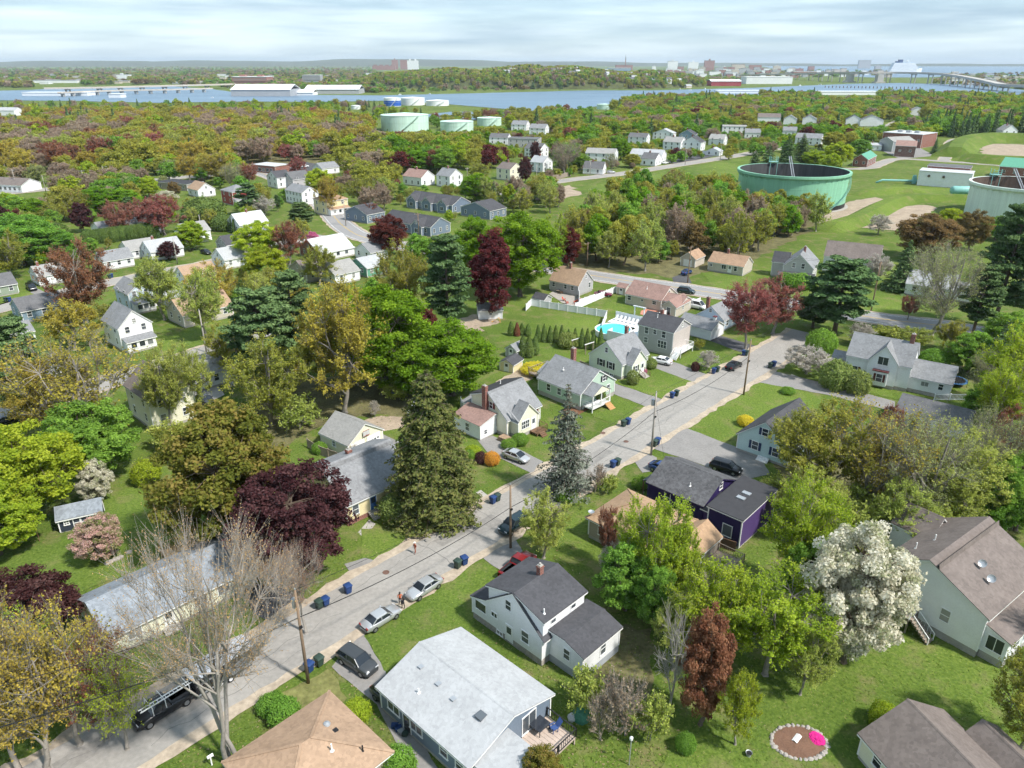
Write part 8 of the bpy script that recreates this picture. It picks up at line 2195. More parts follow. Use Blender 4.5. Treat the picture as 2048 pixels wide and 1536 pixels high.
for row in [
 ('bare', 462, 1528, 1085, 400, 'with many stems leaning over the street in the foreground', 1.2), ('bare', 612, 1268, 1100, 150, 'beside the leaning utility pole', None), ('bare', 560, 1215, 1075, 150, 'before the dark purple maple', None),
 ('goldthin', 40, 1545, 1225, 270, 'at the lower left corner'), ('goldthin', 160, 1490, 1210, 245, 'over the ladder truck'), ('limethin', 255, 1500, 1310, 170, 'between ladder truck and corner'), ('rustthin', 225, 1400, 1250, 150, 'in front of the blue grey ranch'), ('limethin', 90, 1420, 1230, 200, 'below the low purple tree'), ('rustthin', 0, 1480, 1230, 200, 'at the lower left edge'),
 ('goldthin', 95, 1540, 1250, 260, 'second one at the lower left corner'), ('rustthin', 215, 1480, 1290, 170, 'beside the ladder truck'), ('limesp', 1268, 1180, 1000, 105, 'thin one hiding the taupe house front'), ('limesp', 1352, 1195, 1045, 105, 'hiding the taupe house end'),
 ('purple', 65, 1290, 1150, 230, 'at the left edge below the lawn'), ('purple', 608, 1150, 925, 250, 'beside pale yellow cape'), ('bronze', 462, 1085, 800, 290, 'large one left of the pale yellow cape'),
 ('pink', 212, 1118, 1030, 105, 'beside the dark blue shed'), ('white', 200, 1005, 918, 76, 'small one behind the dark blue shed'), ('limebush', 296, 966, 922, 58, 'on the back lawn by the bronze maple'),
 ('lime', 68, 1040, 850, 210, 'behind the dark blue shed'), ('lime', 0, 1110, 960, 190, 'over the hammock'), ('green', 195, 955, 800, 190, 'behind the small white blossom tree'), ('goldthin', 190, 905, 650, 285, 'tall one left of the cream two storey house'), ('gold', 110, 880, 700, 190, 'left of the tall golden maple'),
 ('pine', 68, 845, 640, 130, 'at the left lane bend'), ('sagelime', 345, 862, 690, 120, 'over the cream two storey house'), ('sagelime', 392, 830, 680, 100, 'with pale trunk by the light roofed house'), ('rust', 172, 645, 475, 150, 'tall one on the left lane'), ('gold', 150, 700, 600, 130, 'below the tall rust tree'),
 ('pine', 540, 800, 575, 150, 'left of the great golden maple'), ('pine', 598, 740, 545, 110, 'behind the other pine'), ('goldgreen', 545, 850, 665, 180, 'in front of the left pines'), ('gold', 690, 826, 555, 205, 'the great one in the middle left yard'), ('bright', 775, 790, 565, 225, 'behind the great golden maple'), ('bright', 735, 760, 600, 130, 'between golden and bright crowns'),
 ('bright', 905, 790, 640, 205, 'above the cream cape'), ('bright', 850, 800, 670, 130, 'left of the cream cape'), ('crimson', 852, 690, 612, 52, 'small one between the bright maples'), ('pine', 897, 675, 472, 112, 'tall one beside the tall crimson maple'), ('goldgreen', 815, 650, 478, 125, 'left of the tall pine'),
 ('crimsonk', 985, 637, 450, 96, 'beside the white playhouse'), ('bright', 1040, 592, 420, 175, 'behind the tall crimson maple'), ('bright', 955, 560, 425, 95, 'left of the tall crimson maple'), ('limesp', 1103, 535, 425, 90, 'at the corner of the woods'), ('crimson', 1135, 535, 450, 55, 'slim one at the woods edge'), ('crimson', 780, 512, 427, 84, 'by the slate apartments'),
 ('spruce', 866, 1030, 742, 202, 'huge one beside pale yellow cape'), ('bspruce', 1130, 992, 770, 118, 'on the street corner of pale green house'), ('sagelime', 1087, 1116, 985, 125, 'beside the black suv'), ('greenbush', 1130, 1000, 975, 50, 'under the grey green spruce'),
 ('rhodo', 1668, 776, 722, 64, 'larger one before white farmhouse'), ('rhodo', 1712, 786, 742, 54, 'smaller one before white farmhouse'), ('whitesp', 1612, 748, 690, 100, 'at the farmhouse walk'), ('whitesp', 1718, 690, 645, 60, 'behind the white farmhouse'), ('greenbush', 1640, 705, 660, 60, 'below the big roadside pine'),
 ('pine', 1668, 672, 515, 150, 'big one by the road crossing'), ('pine', 1625, 655, 590, 90, 'low one by the road crossing'), ('redbud', 1490, 700, 560, 125, 'by the pale blue house'), ('redbud', 1545, 668, 552, 125, 'right one by the road crossing'), ('whitesp', 1413, 740, 700, 48, 'thin sapling on grey house lawn'), ('purpbush', 1390, 742, 724, 18, 'on grey house lawn'),
 ('sage', 1862, 672, 485, 170, 'wide elm shaped one beside the main road'), ('pine', 1985, 660, 410, 125, 'tallest one at the right edge'), ('pine', 2040, 670, 455, 100, 'at the right edge'), ('pine', 1945, 670, 530, 95, 'right of the wide elm'), ('dspruce', 1802, 580, 482, 80, 'behind the tall utility pole'), ('whitesp', 1750, 560, 505, 60, 'beside the long white barn'), ('dspruce', 1985, 760, 640, 80, 'in the right hand garden'), ('greenbush', 1600, 575, 548, 60, 'before the grey farmhouse'), ('greenbush', 1570, 570, 545, 40, 'left of the grey farmhouse'),
 ('brown', 1845, 520, 425, 130, 'round one right of the barn'), ('brown', 1938, 500, 417, 70, 'behind the right edge pines'), ('lime', 1893, 470, 412, 60, 'behind the round brown tree'), ('whitesp', 1755, 470, 428, 55, 'between barn and dirt yard'), ('green', 1990, 480, 430, 70, 'beside the tallest right pine'), ('redbud', 1815, 640, 590, 50, 'small one under the wide elm'),
 ('green', 1935, 745, 660, 90, 'behind the trampoline'), ('goldgreen', 1895, 705, 640, 85, 'behind the white farmhouse wing'), ('green', 2010, 720, 620, 110, 'at the right edge below the pines'), ('sage', 1960, 800, 700, 90, 'right of the trampoline'), ('green', 1960, 850, 760, 100, 'below the trampoline'), ('sagelime', 1825, 705, 655, 80, 'behind the farmhouse chimney'), ('greenbush', 1865, 735, 700, 60, 'at the end of the farmhouse wing'), ('leafbrush', 1780, 680, 655, 80, 'between farmhouse and main road'),
 ('limesp', 2020, 850, 640, 180, 'large one at the right edge'), ('limesp', 1985, 880, 720, 130, 'left of the large right edge one'), ('rust', 2030, 920, 815, 120, 'at the right edge below the yellow green one'),
 ('goldgreen', 1640, 1010, 795, 215, 'beside aqua cape'), ('goldthin', 1740, 1040, 805, 230, 'in the thicket right of aqua cape'), ('sage', 1810, 1060, 830, 220, 'with grey limbs in the right thicket'), ('sagelime', 1900, 1040, 850, 200, 'in the right thicket above the big grey house'), ('goldgreen', 1580, 950, 810, 120, 'over the aqua cape'), ('sage', 1960, 1000, 820, 150, 'at the far right of the thicket'), ('green', 2030, 1060, 905, 150, 'behind the big grey house at right'), ('green', 1830, 1090, 1010, 110, 'beside the big grey house roof'), ('greenbush', 1750, 1100, 1060, 80, 'in the right thicket'), ('rust', 1770, 900, 810, 70, 'deep in the right thicket'),
 ('sagelime', 1610, 1075, 945, 150, 'low one in the right thicket, left part'), ('leafbrush', 1690, 1110, 1020, 150, 'under the right thicket'), ('sagelime', 1790, 1100, 960, 150, 'low one in the right thicket, middle'), ('leafbrush', 1730, 1060, 985, 130, 'deep under the right thicket'), ('sagelime', 1890, 1070, 930, 150, 'low one in the right thicket, right part'), ('leafbrush', 1560, 1020, 960, 100, 'behind the black flat roof'), ('leafbrush', 1860, 1080, 1000, 120, 'above the big grey house roof'), ('green', 1970, 1060, 930, 120, 'right of the thicket'), ('leafbrush', 480, 880, 830, 120, 'behind the bronze maple'), ('leafbrush', 600, 860, 800, 110, 'left of two car garage yard'), ('leafbrush', 350, 900, 850, 110, 'below the cream two storey house'), ('leafbrush', 800, 800, 760, 90, 'under the bright maples'),
 ('limesp', 1585, 1190, 958, 185, 'between purple house and white blossom tree'), ('white', 1686, 1325, 1046, 222, 'great one left of big grey house'), ('green', 1610, 1240, 1080, 120, 'left of the great white blossom tree'),
 ('limesp', 1415, 1330, 1125, 200, 'below the taupe house deck'), ('limesp', 1530, 1350, 1150, 250, 'left of the white blossom tree on the lower lawn'), ('sagelime', 1600, 1390, 1240, 120, 'with pale twigs on the lower lawn'), ('rustk', 1400, 1450, 1205, 105, 'in the middle of the lower yard'), ('limesp', 1470, 1490, 1345, 100, 'on the lower lawn beside the rust tree'), ('snag', 1335, 1440, 1215, 95, 'beside the narrow rust tree'), ('sagelime', 1345, 1340, 1190, 110, 'behind the dead tree'),
 ('limesp', 1310, 1205, 980, 165, 'in front of the taupe house'), ('green', 1250, 1220, 1085, 135, 'beside white house rear wing'), ('rust', 1212, 1130, 1010, 56, 'thin one at the taupe house corner'), ('whitesp', 1222, 1160, 1085, 56, 'slim one before taupe house'), ('limesp', 1370, 1210, 1090, 80, 'beside the taupe house deck'), ('green', 1310, 1260, 1130, 100, 'behind white house wing'),
 ('brush', 1250, 1470, 1365, 150, 'thicket below white house'), ('brush', 1200, 1480, 1400, 90, 'left part of the lower thicket'), ('leafbrush', 1170, 1425, 1352, 105, 'beside the green tarpaulin'), ('leafbrush', 1300, 1480, 1400, 90, 'right part of the lower thicket'), ('limebush', 1762, 1450, 1410, 55, 'behind the lower right grey roof'), ('greenbush', 1370, 1500, 1470, 42, 'on the lower lawn by the thicket'), ('goldgreen', 2040, 1500, 1300, 170, 'at the lower right edge'), ('bare', 2050, 1310, 1180, 90, 'before the white porch at right'),
 ('greenbush', 800, 1550, 1500, 75, 'beside the tan hip roof'), ('limebush', 715, 1440, 1405, 60, 'along the tan hip roof'), ('greenbush', 570, 1440, 1405, 70, 'at the street bank before tan roof'), ('greenbush', 545, 1420, 1395, 60, 'left on the street bank'), ('bronze', 1085, 1590, 1500, 110, 'at the bottom edge over the deck'), ('brush', 1190, 985, 930, 60, 'beside the purple house garden'), ('leafbrush', 1215, 985, 955, 50, 'in the purple house garden'), ('greenbush', 1280, 975, 955, 34, 'at the purple house porch'), ('pinkbush', 1272, 970, 960, 14, 'in the purple house garden'),
 ('limebush', 946, 912, 893, 36, 'rounded one by the silver hatchback'), ('purpbush', 962, 925, 905, 28, 'between yellow green and orange shrubs'), ('orangebush', 984, 928, 905, 34, 'by the silver hatchback'), ('greenbush', 940, 925, 900, 22, 'left of the purple shrub'), ('greenbush', 1040, 888, 868, 34, 'at the cream cape steps'), ('greenbush', 1018, 895, 880, 34, 'left at the cream cape steps'), ('rhodo', 790, 1040, 990, 60, 'beside the blue door steps'),
 ('rhodo', 1265, 768, 741, 27, 'left of the cream cape steps by the street'), ('rhodo', 1301, 737, 716, 24, 'beside the white car'), ('pinkbush', 1287, 748, 737, 14, 'beside the front steps rail'), ('rhodo', 1198, 803, 778, 27, 'at the pale green porch'), ('yellowbush', 1070, 745, 728, 60, 'hedge behind the pale green house'), ('goldgreen', 1398, 700, 677, 30, 'shrubby one beside grey landing'), ('yellowbush', 1490, 850, 832, 34, 'row beside the aqua cape'), ('greenbush', 1575, 787, 775, 28, 'on the long street lawn'),
 ('rhodo', 1135, 694, 666, 46, 'wide one in the evergreen row'), ('brush', 715, 922, 890, 50, 'at the two car garage corner'), ('whitesp', 750, 835, 800, 26, 'dwarf one on the back lawn'), ('greenbush', 640, 905, 885, 30, 'beside two car garage'),
 ('goldgreen', 640, 770, 650, 110, 'behind the great golden maple, left'), ('goldgreen', 470, 760, 640, 120, 'right of the light roofed house'), ('sagelime', 330, 640, 510, 110, 'over the pale tan house'), ('sagelime', 415, 680, 530, 110, 'beside the lane pole'), ('gold', 430, 620, 520, 110, 'right of the pale tan house'), ('lime', 535, 570, 490, 90, 'round one below the budding trees'), ('lime', 525, 525, 440, 100, 'behind the round yellow green one'), ('rust', 580, 530, 440, 80, 'left of brick bungalow'), ('goldgreen', 640, 570, 490, 90, 'in front of the brick bungalow'), ('pine', 605, 460, 405, 60, 'by the cream hip roofed house'), ('magenta', 625, 490, 462, 28, 'beside brick bungalow'),
 ('purple', 340, 520, 480, 45, 'in the white house garden'), ('lime', 385, 500, 440, 70, 'by the parked boat'), ('hedge', 430, 452, 425, 40, 'left of white metal roof'), ('redbud', 245, 475, 397, 75, 'on the upper left'), ('redbud', 330, 470, 388, 100, 'wide one on the upper left'), ('redbud', 290, 465, 395, 60, 'between two others upper left'), ('purple', 170, 465, 400, 45, 'upper left among green'), ('bright', 205, 430, 370, 80, 'upper left by the road'), ('bright', 255, 430, 375, 70, 'right one upper left by the road'), ('bright', 75, 450, 395, 60, 'upper left edge'), ('lime', 25, 440, 383, 60, 'at the upper left edge'), ('green', 50, 530, 425, 150, 'large one at the left edge'), ('green', 120, 530, 455, 100, 'left of the hedges'), ('purple', 5, 470, 402, 40, 'at the left edge'), ('goldgreen', 20, 560, 460, 100, 'at the left edge above sage bungalow'),
 ('hedge', 120, 488, 445, 45, 'left of the dark hedge row'), ('lime', 300, 395, 352, 50, 'over the upper left road'), ('white', 335, 410, 380, 55, 'beside the tan roofed house'), ('brown', 350, 395, 362, 28, 'before the tan roofed house'), ('pine', 500, 430, 365, 55, 'right of the red house'), ('hedge', 410, 440, 395, 80, 'left of the red house'), ('hedge', 450, 460, 430, 50, 'above the white metal roof'), ('whitesp', 530, 430, 390, 55, 'by the long white house'), ('lime', 640, 390, 335, 60, 'by the far garage'), ('gold', 660, 430, 350, 60, 'over the cream hip roofed house'), ('redbud', 597, 360, 312, 45, 'beside the shop car park'), ('gold', 440, 370, 300, 90, 'left of the shop'), ('gold', 380, 365, 305, 60, 'over the dark low building'), ('sage', 470, 380, 325, 60, 'left of the shop front'), ('redbud', 500, 375, 325, 50, 'in front of the shop'),
 ('dspruce', 988, 410, 362, 24, 'small one beside the olive trees'), ('bright', 955, 405, 345, 70, 'right of the slate apartments'), ('bright', 835, 345, 298, 70, 'above the white rosy roofed house'), ('green', 890, 350, 290, 50, 'right of the bright maple'), ('goldgreen', 960, 370, 320, 60, 'left of the cream two storey house'), ('goldgreen', 720, 410, 350, 60, 'above the slate apartments, left'), ('goldgreen', 760, 395, 345, 50, 'above the slate apartments, middle'), ('rust', 740, 440, 405, 45, 'over the left slate apartment'), ('purple', 1050, 365, 310, 34, 'left of the white gabled house'), ('purple', 1070, 330, 280, 26, 'before the dark porch roof'), ('tan', 1130, 350, 280, 75, 'beside upper road drive'), ('green', 1160, 340, 305, 45, 'at the upper road bend'), ('bright', 1240, 320, 275, 48, 'round one by the upper road'), ('goldd', 1262, 335, 305, 40, 'beside the round green tree'), ('sage', 1220, 345, 305, 34, 'over the small cape'), ('green', 1175, 310, 265, 50, 'left of the long white house'),
 ('dspruce', 1530, 370, 290, 62, 'left of the green tank'), ('dspruce', 1505, 365, 300, 50, 'leftmost behind the woods'), ('dspruce', 1570, 345, 270, 60, 'dark one behind the green tank'), ('dspruce', 1600, 330, 268, 60, 'second dark one behind the green tank'), ('lime', 1625, 335, 298, 48, 'behind the green tank'), ('lime', 1672, 335, 282, 62, 'large one behind the green tank'), ('goldd', 1665, 300, 262, 50, 'left of the brick offices'), ('lime', 1660, 345, 305, 40, 'in front of the larger one by tank'), ('green', 1715, 315, 275, 50, 'by the brick pump house'), ('dspruce', 1868, 308, 276, 18, 'small one on the plant lawn'),
 ]:
    tree(row[0], row[1], row[2], row[3], row[4], row[5], row[6] if len(row) > 6 else None)
# rows of columnar evergreens on the long lawn
for i, (px, py, ty, w) in enumerate([(1022, 671, 643, 14), (1044, 670, 646, 14), (1056, 672, 648, 14), (1076, 684, 650, 13), (1088, 684, 648, 13), (1100, 685, 652, 13), (1111, 685, 651, 13), (1123, 682, 650, 12), (1137, 680, 658, 9), (1150, 682, 656, 10), (1163, 697, 657, 13), (1174, 698, 657, 13), (1186, 700, 662, 13), (1200, 702, 656, 14), (1046, 713, 671, 22), (1058, 714, 672, 20), (1070, 709, 672, 18)]):
    tree('cedar', px, py, ty, w, 'in the evergreen rows on the long lawn')
tree('cedarbr', 1034, 672, 645, 13, 'in the evergreen row by the playhouse')
for i in range(26): tree('hedge', 175 + i * 5.4, 488 - i * 0.6 + random.uniform(-2, 2), 462 - i * 0.7, 20, 'in the long hedge behind the left bungalows')
for i in range(10): tree('cedar', 425 + i * 5, 447 + i * 2.2, 420 + i * 2.0, 10, 'in the cedar hedge by the white metal roof')
# ---------------------------------------------------------------- woods: nearest trees one by one, the far mass as one body each
def inside(p, poly):
    x, y = p; c = False; n = len(poly)
    for i in range(n):
        a, b = poly[i], poly[i - 1]
        if (a[1] > y) != (b[1] > y) and x < (b[0] - a[0]) * (y - a[1]) / (b[1] - a[1]) + a[0]: c = not c
    return c
_road_pts = [(p.x, p.y, w) for ln, w in ROADS for p in ln[::2]]
_rp = np.array([(a, b, c) for a, b, c in _road_pts])
def blocked(x, y, r, hgt, spread=0.5):
    if (((_rp[:, 0] - x) ** 2 + (_rp[:, 1] - y) ** 2) < (_rp[:, 2] + r * 0.35) ** 2).any(): return True
    for (a, b, c) in SOLID:
        if (a - x) ** 2 + (b - y) ** 2 < (c + r * 0.45) ** 2: return True
    for (a, b, c) in TREES:
        if (a - x) ** 2 + (b - y) ** 2 < ((c + r) * spread) ** 2: return True
    q = P((x, y, hgt * 0.55)); w = r * FPX / q[2]; top = P((x, y, hgt))[1]; bot = P((x, y, 1.0))[1]
    for (x0, y0, x1, y1, d) in PROTECT:
        if q[2] < d and q[0] + w > x0 and q[0] - w < x1 and top < y1 and bot > y0: return True
    return False
REGIONS = [  # ground outline in photo points, spacing, mean height, kinds
 ([(1150, 545), (1380, 552), (1480, 535), (1545, 500), (1600, 470), (1655, 458), (1600, 432), (1480, 415), (1400, 400), (1300, 395), (1200, 420), (1140, 470)], 8.5, 14, 'goldgreen:3 goldd:3 green:2 tan:3 bright:2 brown:1 sagelime:2 limesp:0'),
 ([(560, 470), (690, 500), (830, 590), (720, 620), (560, 600), (440, 560), (470, 500)], 10, 11, 'goldgreen:3 sagelime:3 green:1 gold:2 tan:1'),
 ([(820, 545), (1000, 565), (1010, 520), (840, 505)], 8, 12, 'green:3 goldgreen:2 bright:2 pine:1'),
 ([(-40, 700), (210, 690), (230, 640), (-40, 650)], 10, 10, 'goldgreen:3 gold:2 green:1'),
 ([(-40, 470), (150, 450), (200, 420), (-40, 420)], 9, 11, 'green:3 lime:2 goldgreen:2 crimson:1'),
 ([(-60, 352), (120, 352), (300, 345), (480, 332), (640, 322), (740, 300), (780, 268), (600, 240), (350, 238), (-60, 240)], 12.5, 15, 'goldd:7 gold:8 goldgreen:4 tan:8 rust:2 green:1 lime:2 pine:1 sagelime:2 redbud:1'),
 ([(640, 345), (800, 350), (920, 345), (1010, 340), (1110, 300), (1350, 276), (1500, 272), (1700, 264), (1760, 238), (1500, 228), (1250, 232), (1000, 258), (880, 272), (740, 292)], 12.0, 13, 'goldgreen:5 bright:3 green:4 lime:3 rust:1 tan:3 crimson:1 pine:1 goldd:4'),
 ([(640, 420), (700, 395), (800, 385), (840, 370), (760, 350), (660, 345), (640, 370)], 10, 11, 'goldgreen:3 rust:2 tan:2 goldd:2 green:1'),
 ([(1640, 264), (1760, 242), (1840, 264), (2100, 268), (2120, 206), (1800, 193), (1500, 197), (1290, 205), (1200, 224), (1500, 236)], 15.0, 14, 'green:6 goldgreen:5 lime:3 dspruce:2 brown:1 tan:2 goldd:4 bright:1'),
 ([(-60, 560), (60, 545), (200, 505), (330, 490), (470, 460), (560, 440), (650, 440), (640, 400), (560, 370), (420, 375), (300, 400), (-60, 420)], 12, 8, 'green:3 goldgreen:3 lime:2 redbud:1 sagelime:2 tan:1 pine:1'),
 ([(420, 625), (560, 645), (720, 640), (780, 600), (600, 560), (440, 560)], 8, 9, 'goldgreen:3 sagelime:3 gold:2 green:2'),
 ([(-60, 420), (300, 398), (420, 372), (520, 350), (480, 335), (300, 348), (-60, 372)], 9, 10, 'green:3 goldgreen:3 lime:2 tan:2 sage:1'),
 ([(690, 440), (980, 455), (1130, 420), (1150, 395), (1050, 385), (900, 380), (760, 400)], 9, 10, 'green:3 goldgreen:3 sagelime:2 tan:2 lime:1'),
 ([(1110, 345), (1350, 325), (1480, 305), (1700, 285), (1700, 262), (1350, 272), (1100, 300)], 10, 11, 'green:4 goldgreen:3 bright:2 lime:2 tan:1 crimson:1'),
 ([(1060, 375), (1300, 340), (1480, 318), (1640, 300), (1640, 285), (1480, 302), (1300, 325), (1100, 345)], 9, 9, 'green:3 goldgreen:2 tan:1'),
 ([(1690, 300), (1760, 285), (1850, 285), (1880, 268), (1720, 268)], 10, 10, 'green:3 lime:2 goldgreen:2'),
 ([(60, 690), (250, 670), (330, 700), (200, 780), (-60, 800), (-60, 720)], 9, 9, 'goldgreen:3 gold:2 sagelime:2'),
 ([(1870, 274), (2010, 280), (2010, 262), (1830, 258)], 9, 15, 'dspruce:4 pine:4 green:2'),
 ([(-60, 238), (350, 237), (760, 242), (860, 228), (720, 213), (400, 215), (100, 213), (-60, 215)], 24, 10, 'green:4 lime:3 dspruce:3 tan:3 goldgreen:3'),
 ([(860, 262), (1000, 256), (1060, 244), (1180, 226), (1100, 224), (860, 244)], 17, 10, 'green:3 goldgreen:3 tan:2 rust:1'),
 ([(1480, 430), (1560, 455), (1640, 462), (1560, 480), (1490, 460)], 9, 12, 'green:2 tan:3 goldgreen:3 bright:1'),
]
cands = []
rf = random.Random(21)
bias = {}
for poly, sp, hm, ks in REGIONS:
    W = [(G(*p).x, G(*p).y) for p in poly]
    kinds = [k for k in ks.split() for _ in [0]]
    bag = [k.split(':')[0] for k in kinds for _ in range(int(k.split(':')[1]))]
    x0, x1, y0, y1 = min(p[0] for p in W), max(p[0] for p in W), min(p[1] for p in W), max(p[1] for p in W)
    ny = int((y1 - y0) / (sp * 0.87)) + 1; nx = int((x1 - x0) / sp) + 1
    for j in range(ny):
        for i in range(nx):
            x = x0 + (i + 0.5 * (j % 2)) * sp + rf.uniform(-0.35, 0.35) * sp; y = y0 + j * sp * 0.87 + rf.uniform(-0.35, 0.35) * sp
            if not inside((x, y), W): continue
            px = P((x, y, 0))[0]
            if px < -120 or px > 2170: continue
            far = math.hypot(x, y) > 330
            ck = (int(x // 38), int(y // 38), ks)
            if ck not in bias: bias[ck] = rf.choice(bag)
            k = bias[ck] if far and rf.random() < 0.5 else rf.choice(bag); hgt = hm * rf.uniform(0.72, 1.2); wid = min(sp * 1.3, hgt * (rf.uniform(0.85, 1.15) if far else rf.uniform(0.65, 0.92)))
            if k in ('pine', 'dspruce'): hgt *= 1.15; wid *= 0.6
            cands.append((math.hypot(x, y), x, y, hgt, wid, k))
cands.sort()
LAND = [(1598, 375, 'the green tank'), (1320, 470, 'the roadside woods'), (1245, 560, 'the main road fence'), (800, 430, 'the slate apartments'), (640, 380, 'the junction houses'), (450, 385, 'the red house'), (250, 365, 'the upper left road'), (60, 380, 'the long white shop'), (660, 500, 'the brick bungalow'), (100, 560, 'the left bungalows'), (1300, 335, 'the upper road car park'), (1100, 350, 'the grey board fence'), (880, 365, 'the rosy roofed house'), (805, 255, 'the large sea green tank'), (1810, 290, 'the brick offices'), (920, 570, 'the tall pine'), (520, 330, 'the low brick shop'), (1500, 260, 'the long flat topped house'), (1200, 320, 'the long white house'), (1900, 350, 'the white plant building'), (1740, 250, 'the twin gabled grey house'), (2000, 275, 'the right edge lawn'), (1060, 295, 'the flat grey block')]
MAX_SINGLE = 300
single, rest = 0, []
CELL = {}
for (d, x, y, hgt, wid, k) in cands:
    if d < 900:
        for f in (1, 0.62, 0.4):
            if not blocked(x, y, wid * f / 2, hgt * f, 0.42 if d > 250 else 0.5): break
        else: continue
        hgt *= f; wid *= f
    else:
        q = P((x, y, hgt)); 
        if any(q[2] < pd and x0 < q[0] < x1 and q[1] < y1 and P((x, y, 0))[1] > y0 for (x0, y0, x1, y1, pd) in PROTECT): continue
    if single < MAX_SINGLE:
        single += 1
        q = P((x, y, hgt * 0.6)); lx, ly, nm = min(LAND, key=lambda l: math.hypot(l[0] - q[0], 2 * (l[1] - q[1])))
        rel = 'left of' if q[0] < lx - 45 else 'right of' if q[0] > lx + 45 else 'behind' if q[1] < ly else 'in front of'
        kk = k if k in MIDK else 'green'
        plant_tree(kk, x, y, hgt, wid, '%s %s %s' % (KIND[kk][2], rel, nm), mid=d > 150, group='trees of the middle distance woods')
    else:
        rest.append((x, y, 0.0, hgt, wid, k)); 
        if d < 900: TREES.append((x, y, wid / 2))

def fused(crown, trunk, leaf):
    """One light tree mesh (wood and leaf) for the far woods."""
    def arr(me):
        v = np.zeros(len(me.vertices) * 3, np.float32); me.vertices.foreach_get('co', v)
        f = np.zeros(len(me.loops), np.int32); me.loops.foreach_get('vertex_index', f); return v.reshape(-1, 3), f.reshape(-1, 4)
    v1, f1 = arr(crown); v2, f2 = arr(trunk); t = np.zeros(len(v1), np.float32); crown.attributes['tint'].data.foreach_get('value', t)
    me = np_mesh('far_tree', np.concatenate([v1, v2]), np.concatenate([f1, f2 + len(v1)]), np.concatenate([t, np.zeros(len(v2))]), [leaf, BARKG])
    me.polygons.foreach_set('material_index', np.concatenate([np.zeros(len(f1), np.int32), np.ones(len(f2), np.int32)]))
    return me
make_dense('F0', 301, 14, 12, 1.0, 'egg', 80, 46, 0.62, 1.45, mains=6); make_dense('F1', 302, 14, 12, 1.2, 'round', 80, 46, 0.62, 1.4, mains=6)
make_sparse('F2', 303, 14, 12, 1.8, 'egg', 85, 10, 7, 0.44, 1.5, mains=7, twig_r=0.03); make_spruce('F3', 304, 15, 7, 16, 10, 12, 0.8, conc=0.85)
make_dense('H0', 305, 14, 13, 0.6, 'round', 34, 16, 1.5, 1.9, mains=4); make_spruce('H3', 306, 15, 7, 9, 7, 6, 1.5, conc=0.85)
PROTO = {}
def proto(k, far):
    """Index of the light tree used for a kind; its object is a template outside the scene."""
    con = k in ('pine', 'dspruce')
    key = ('H3' if con else 'H0') if far else ('F3' if con else 'F2' if k in ('tan', 'rust', 'redbud', 'sagelime', 'sage', 'gold') else ('F0' if len(k) % 2 else 'F1'))
    if (k, key) not in PROTO:
        c, t, h0, w0 = SHAPES[key]; o = bpy.data.objects.new('far_tree', fused(c, t, LEAF[MIDK[k][1]])); PROTO[(k, key)] = (o, h0, w0)
    return PROTO[(k, key)]
def mass(name, label, rows, far):
    """Many far trees as one body: light tree meshes scattered on points inside this one object."""
    kinds = sorted({r[5] for r in rows}); ps = [proto(k, far) for k in kinds]
    me = bpy.data.meshes.new(name); me.from_pydata([r[0:3] for r in rows], [], [])
    a = me.attributes.new('kind', 'INT', 'POINT'); a.data.foreach_set('value', [kinds.index(r[5]) for r in rows])
    a = me.attributes.new('rot', 'FLOAT_VECTOR', 'POINT'); a.data.foreach_set('vector', [c for r in rows for c in (0, 0, rf.uniform(0, 6.28))])
    a = me.attributes.new('scl', 'FLOAT_VECTOR', 'POINT')
    a.data.foreach_set('vector', [c for r in rows for c in (r[4] / ps[kinds.index(r[5])][2], r[4] / ps[kinds.index(r[5])][2], r[3] / ps[kinds.index(r[5])][1])])
    o = put(name, me)
    ng = bpy.data.node_groups.new(name, 'GeometryNodeTree'); N, L = ng.nodes, ng.links
    ng.interface.new_socket('Geometry', in_out='INPUT', socket_type='NodeSocketGeometry'); ng.interface.new_socket('Geometry', in_out='OUTPUT', socket_type='NodeSocketGeometry')
    gi, go = N.new('NodeGroupInput'), N.new('NodeGroupOutput'); mp = N.new('GeometryNodeMeshToPoints'); ip = N.new('GeometryNodeInstanceOnPoints'); gt = N.new('GeometryNodeGeometryToInstance')
    for p in reversed(ps):
        oi = N.new('GeometryNodeObjectInfo'); oi.inputs['Object'].default_value = p[0]; oi.inputs['As Instance'].default_value = False; L.new(oi.outputs['Geometry'], gt.inputs[0])
    def attr(n, t):
        q = N.new('GeometryNodeInputNamedAttribute'); q.data_type = t; q.inputs[0].default_value = n; return q.outputs[0]
    L.new(gi.outputs[0], mp.inputs[0]); L.new(mp.outputs[0], ip.inputs['Points']); L.new(gt.outputs[0], ip.inputs['Instance']); ip.inputs['Pick Instance'].default_value = True
    L.new(attr('kind', 'INT'), ip.inputs['Instance Index']); L.new(attr('rot', 'FLOAT_VECTOR'), ip.inputs['Rotation']); L.new(attr('scl', 'FLOAT_VECTOR'), ip.inputs['Scale']); L.new(ip.outputs[0], go.inputs[0])
    md = o.modifiers.new('trees', 'NODES'); md.node_group = ng
    tag(o, label, 'woodland', kind='stuff')
    return o
mass('woodland', 'mixed spring woodland filling the middle distance up to the river', [r for r in rest if r[5] in MIDK], False)
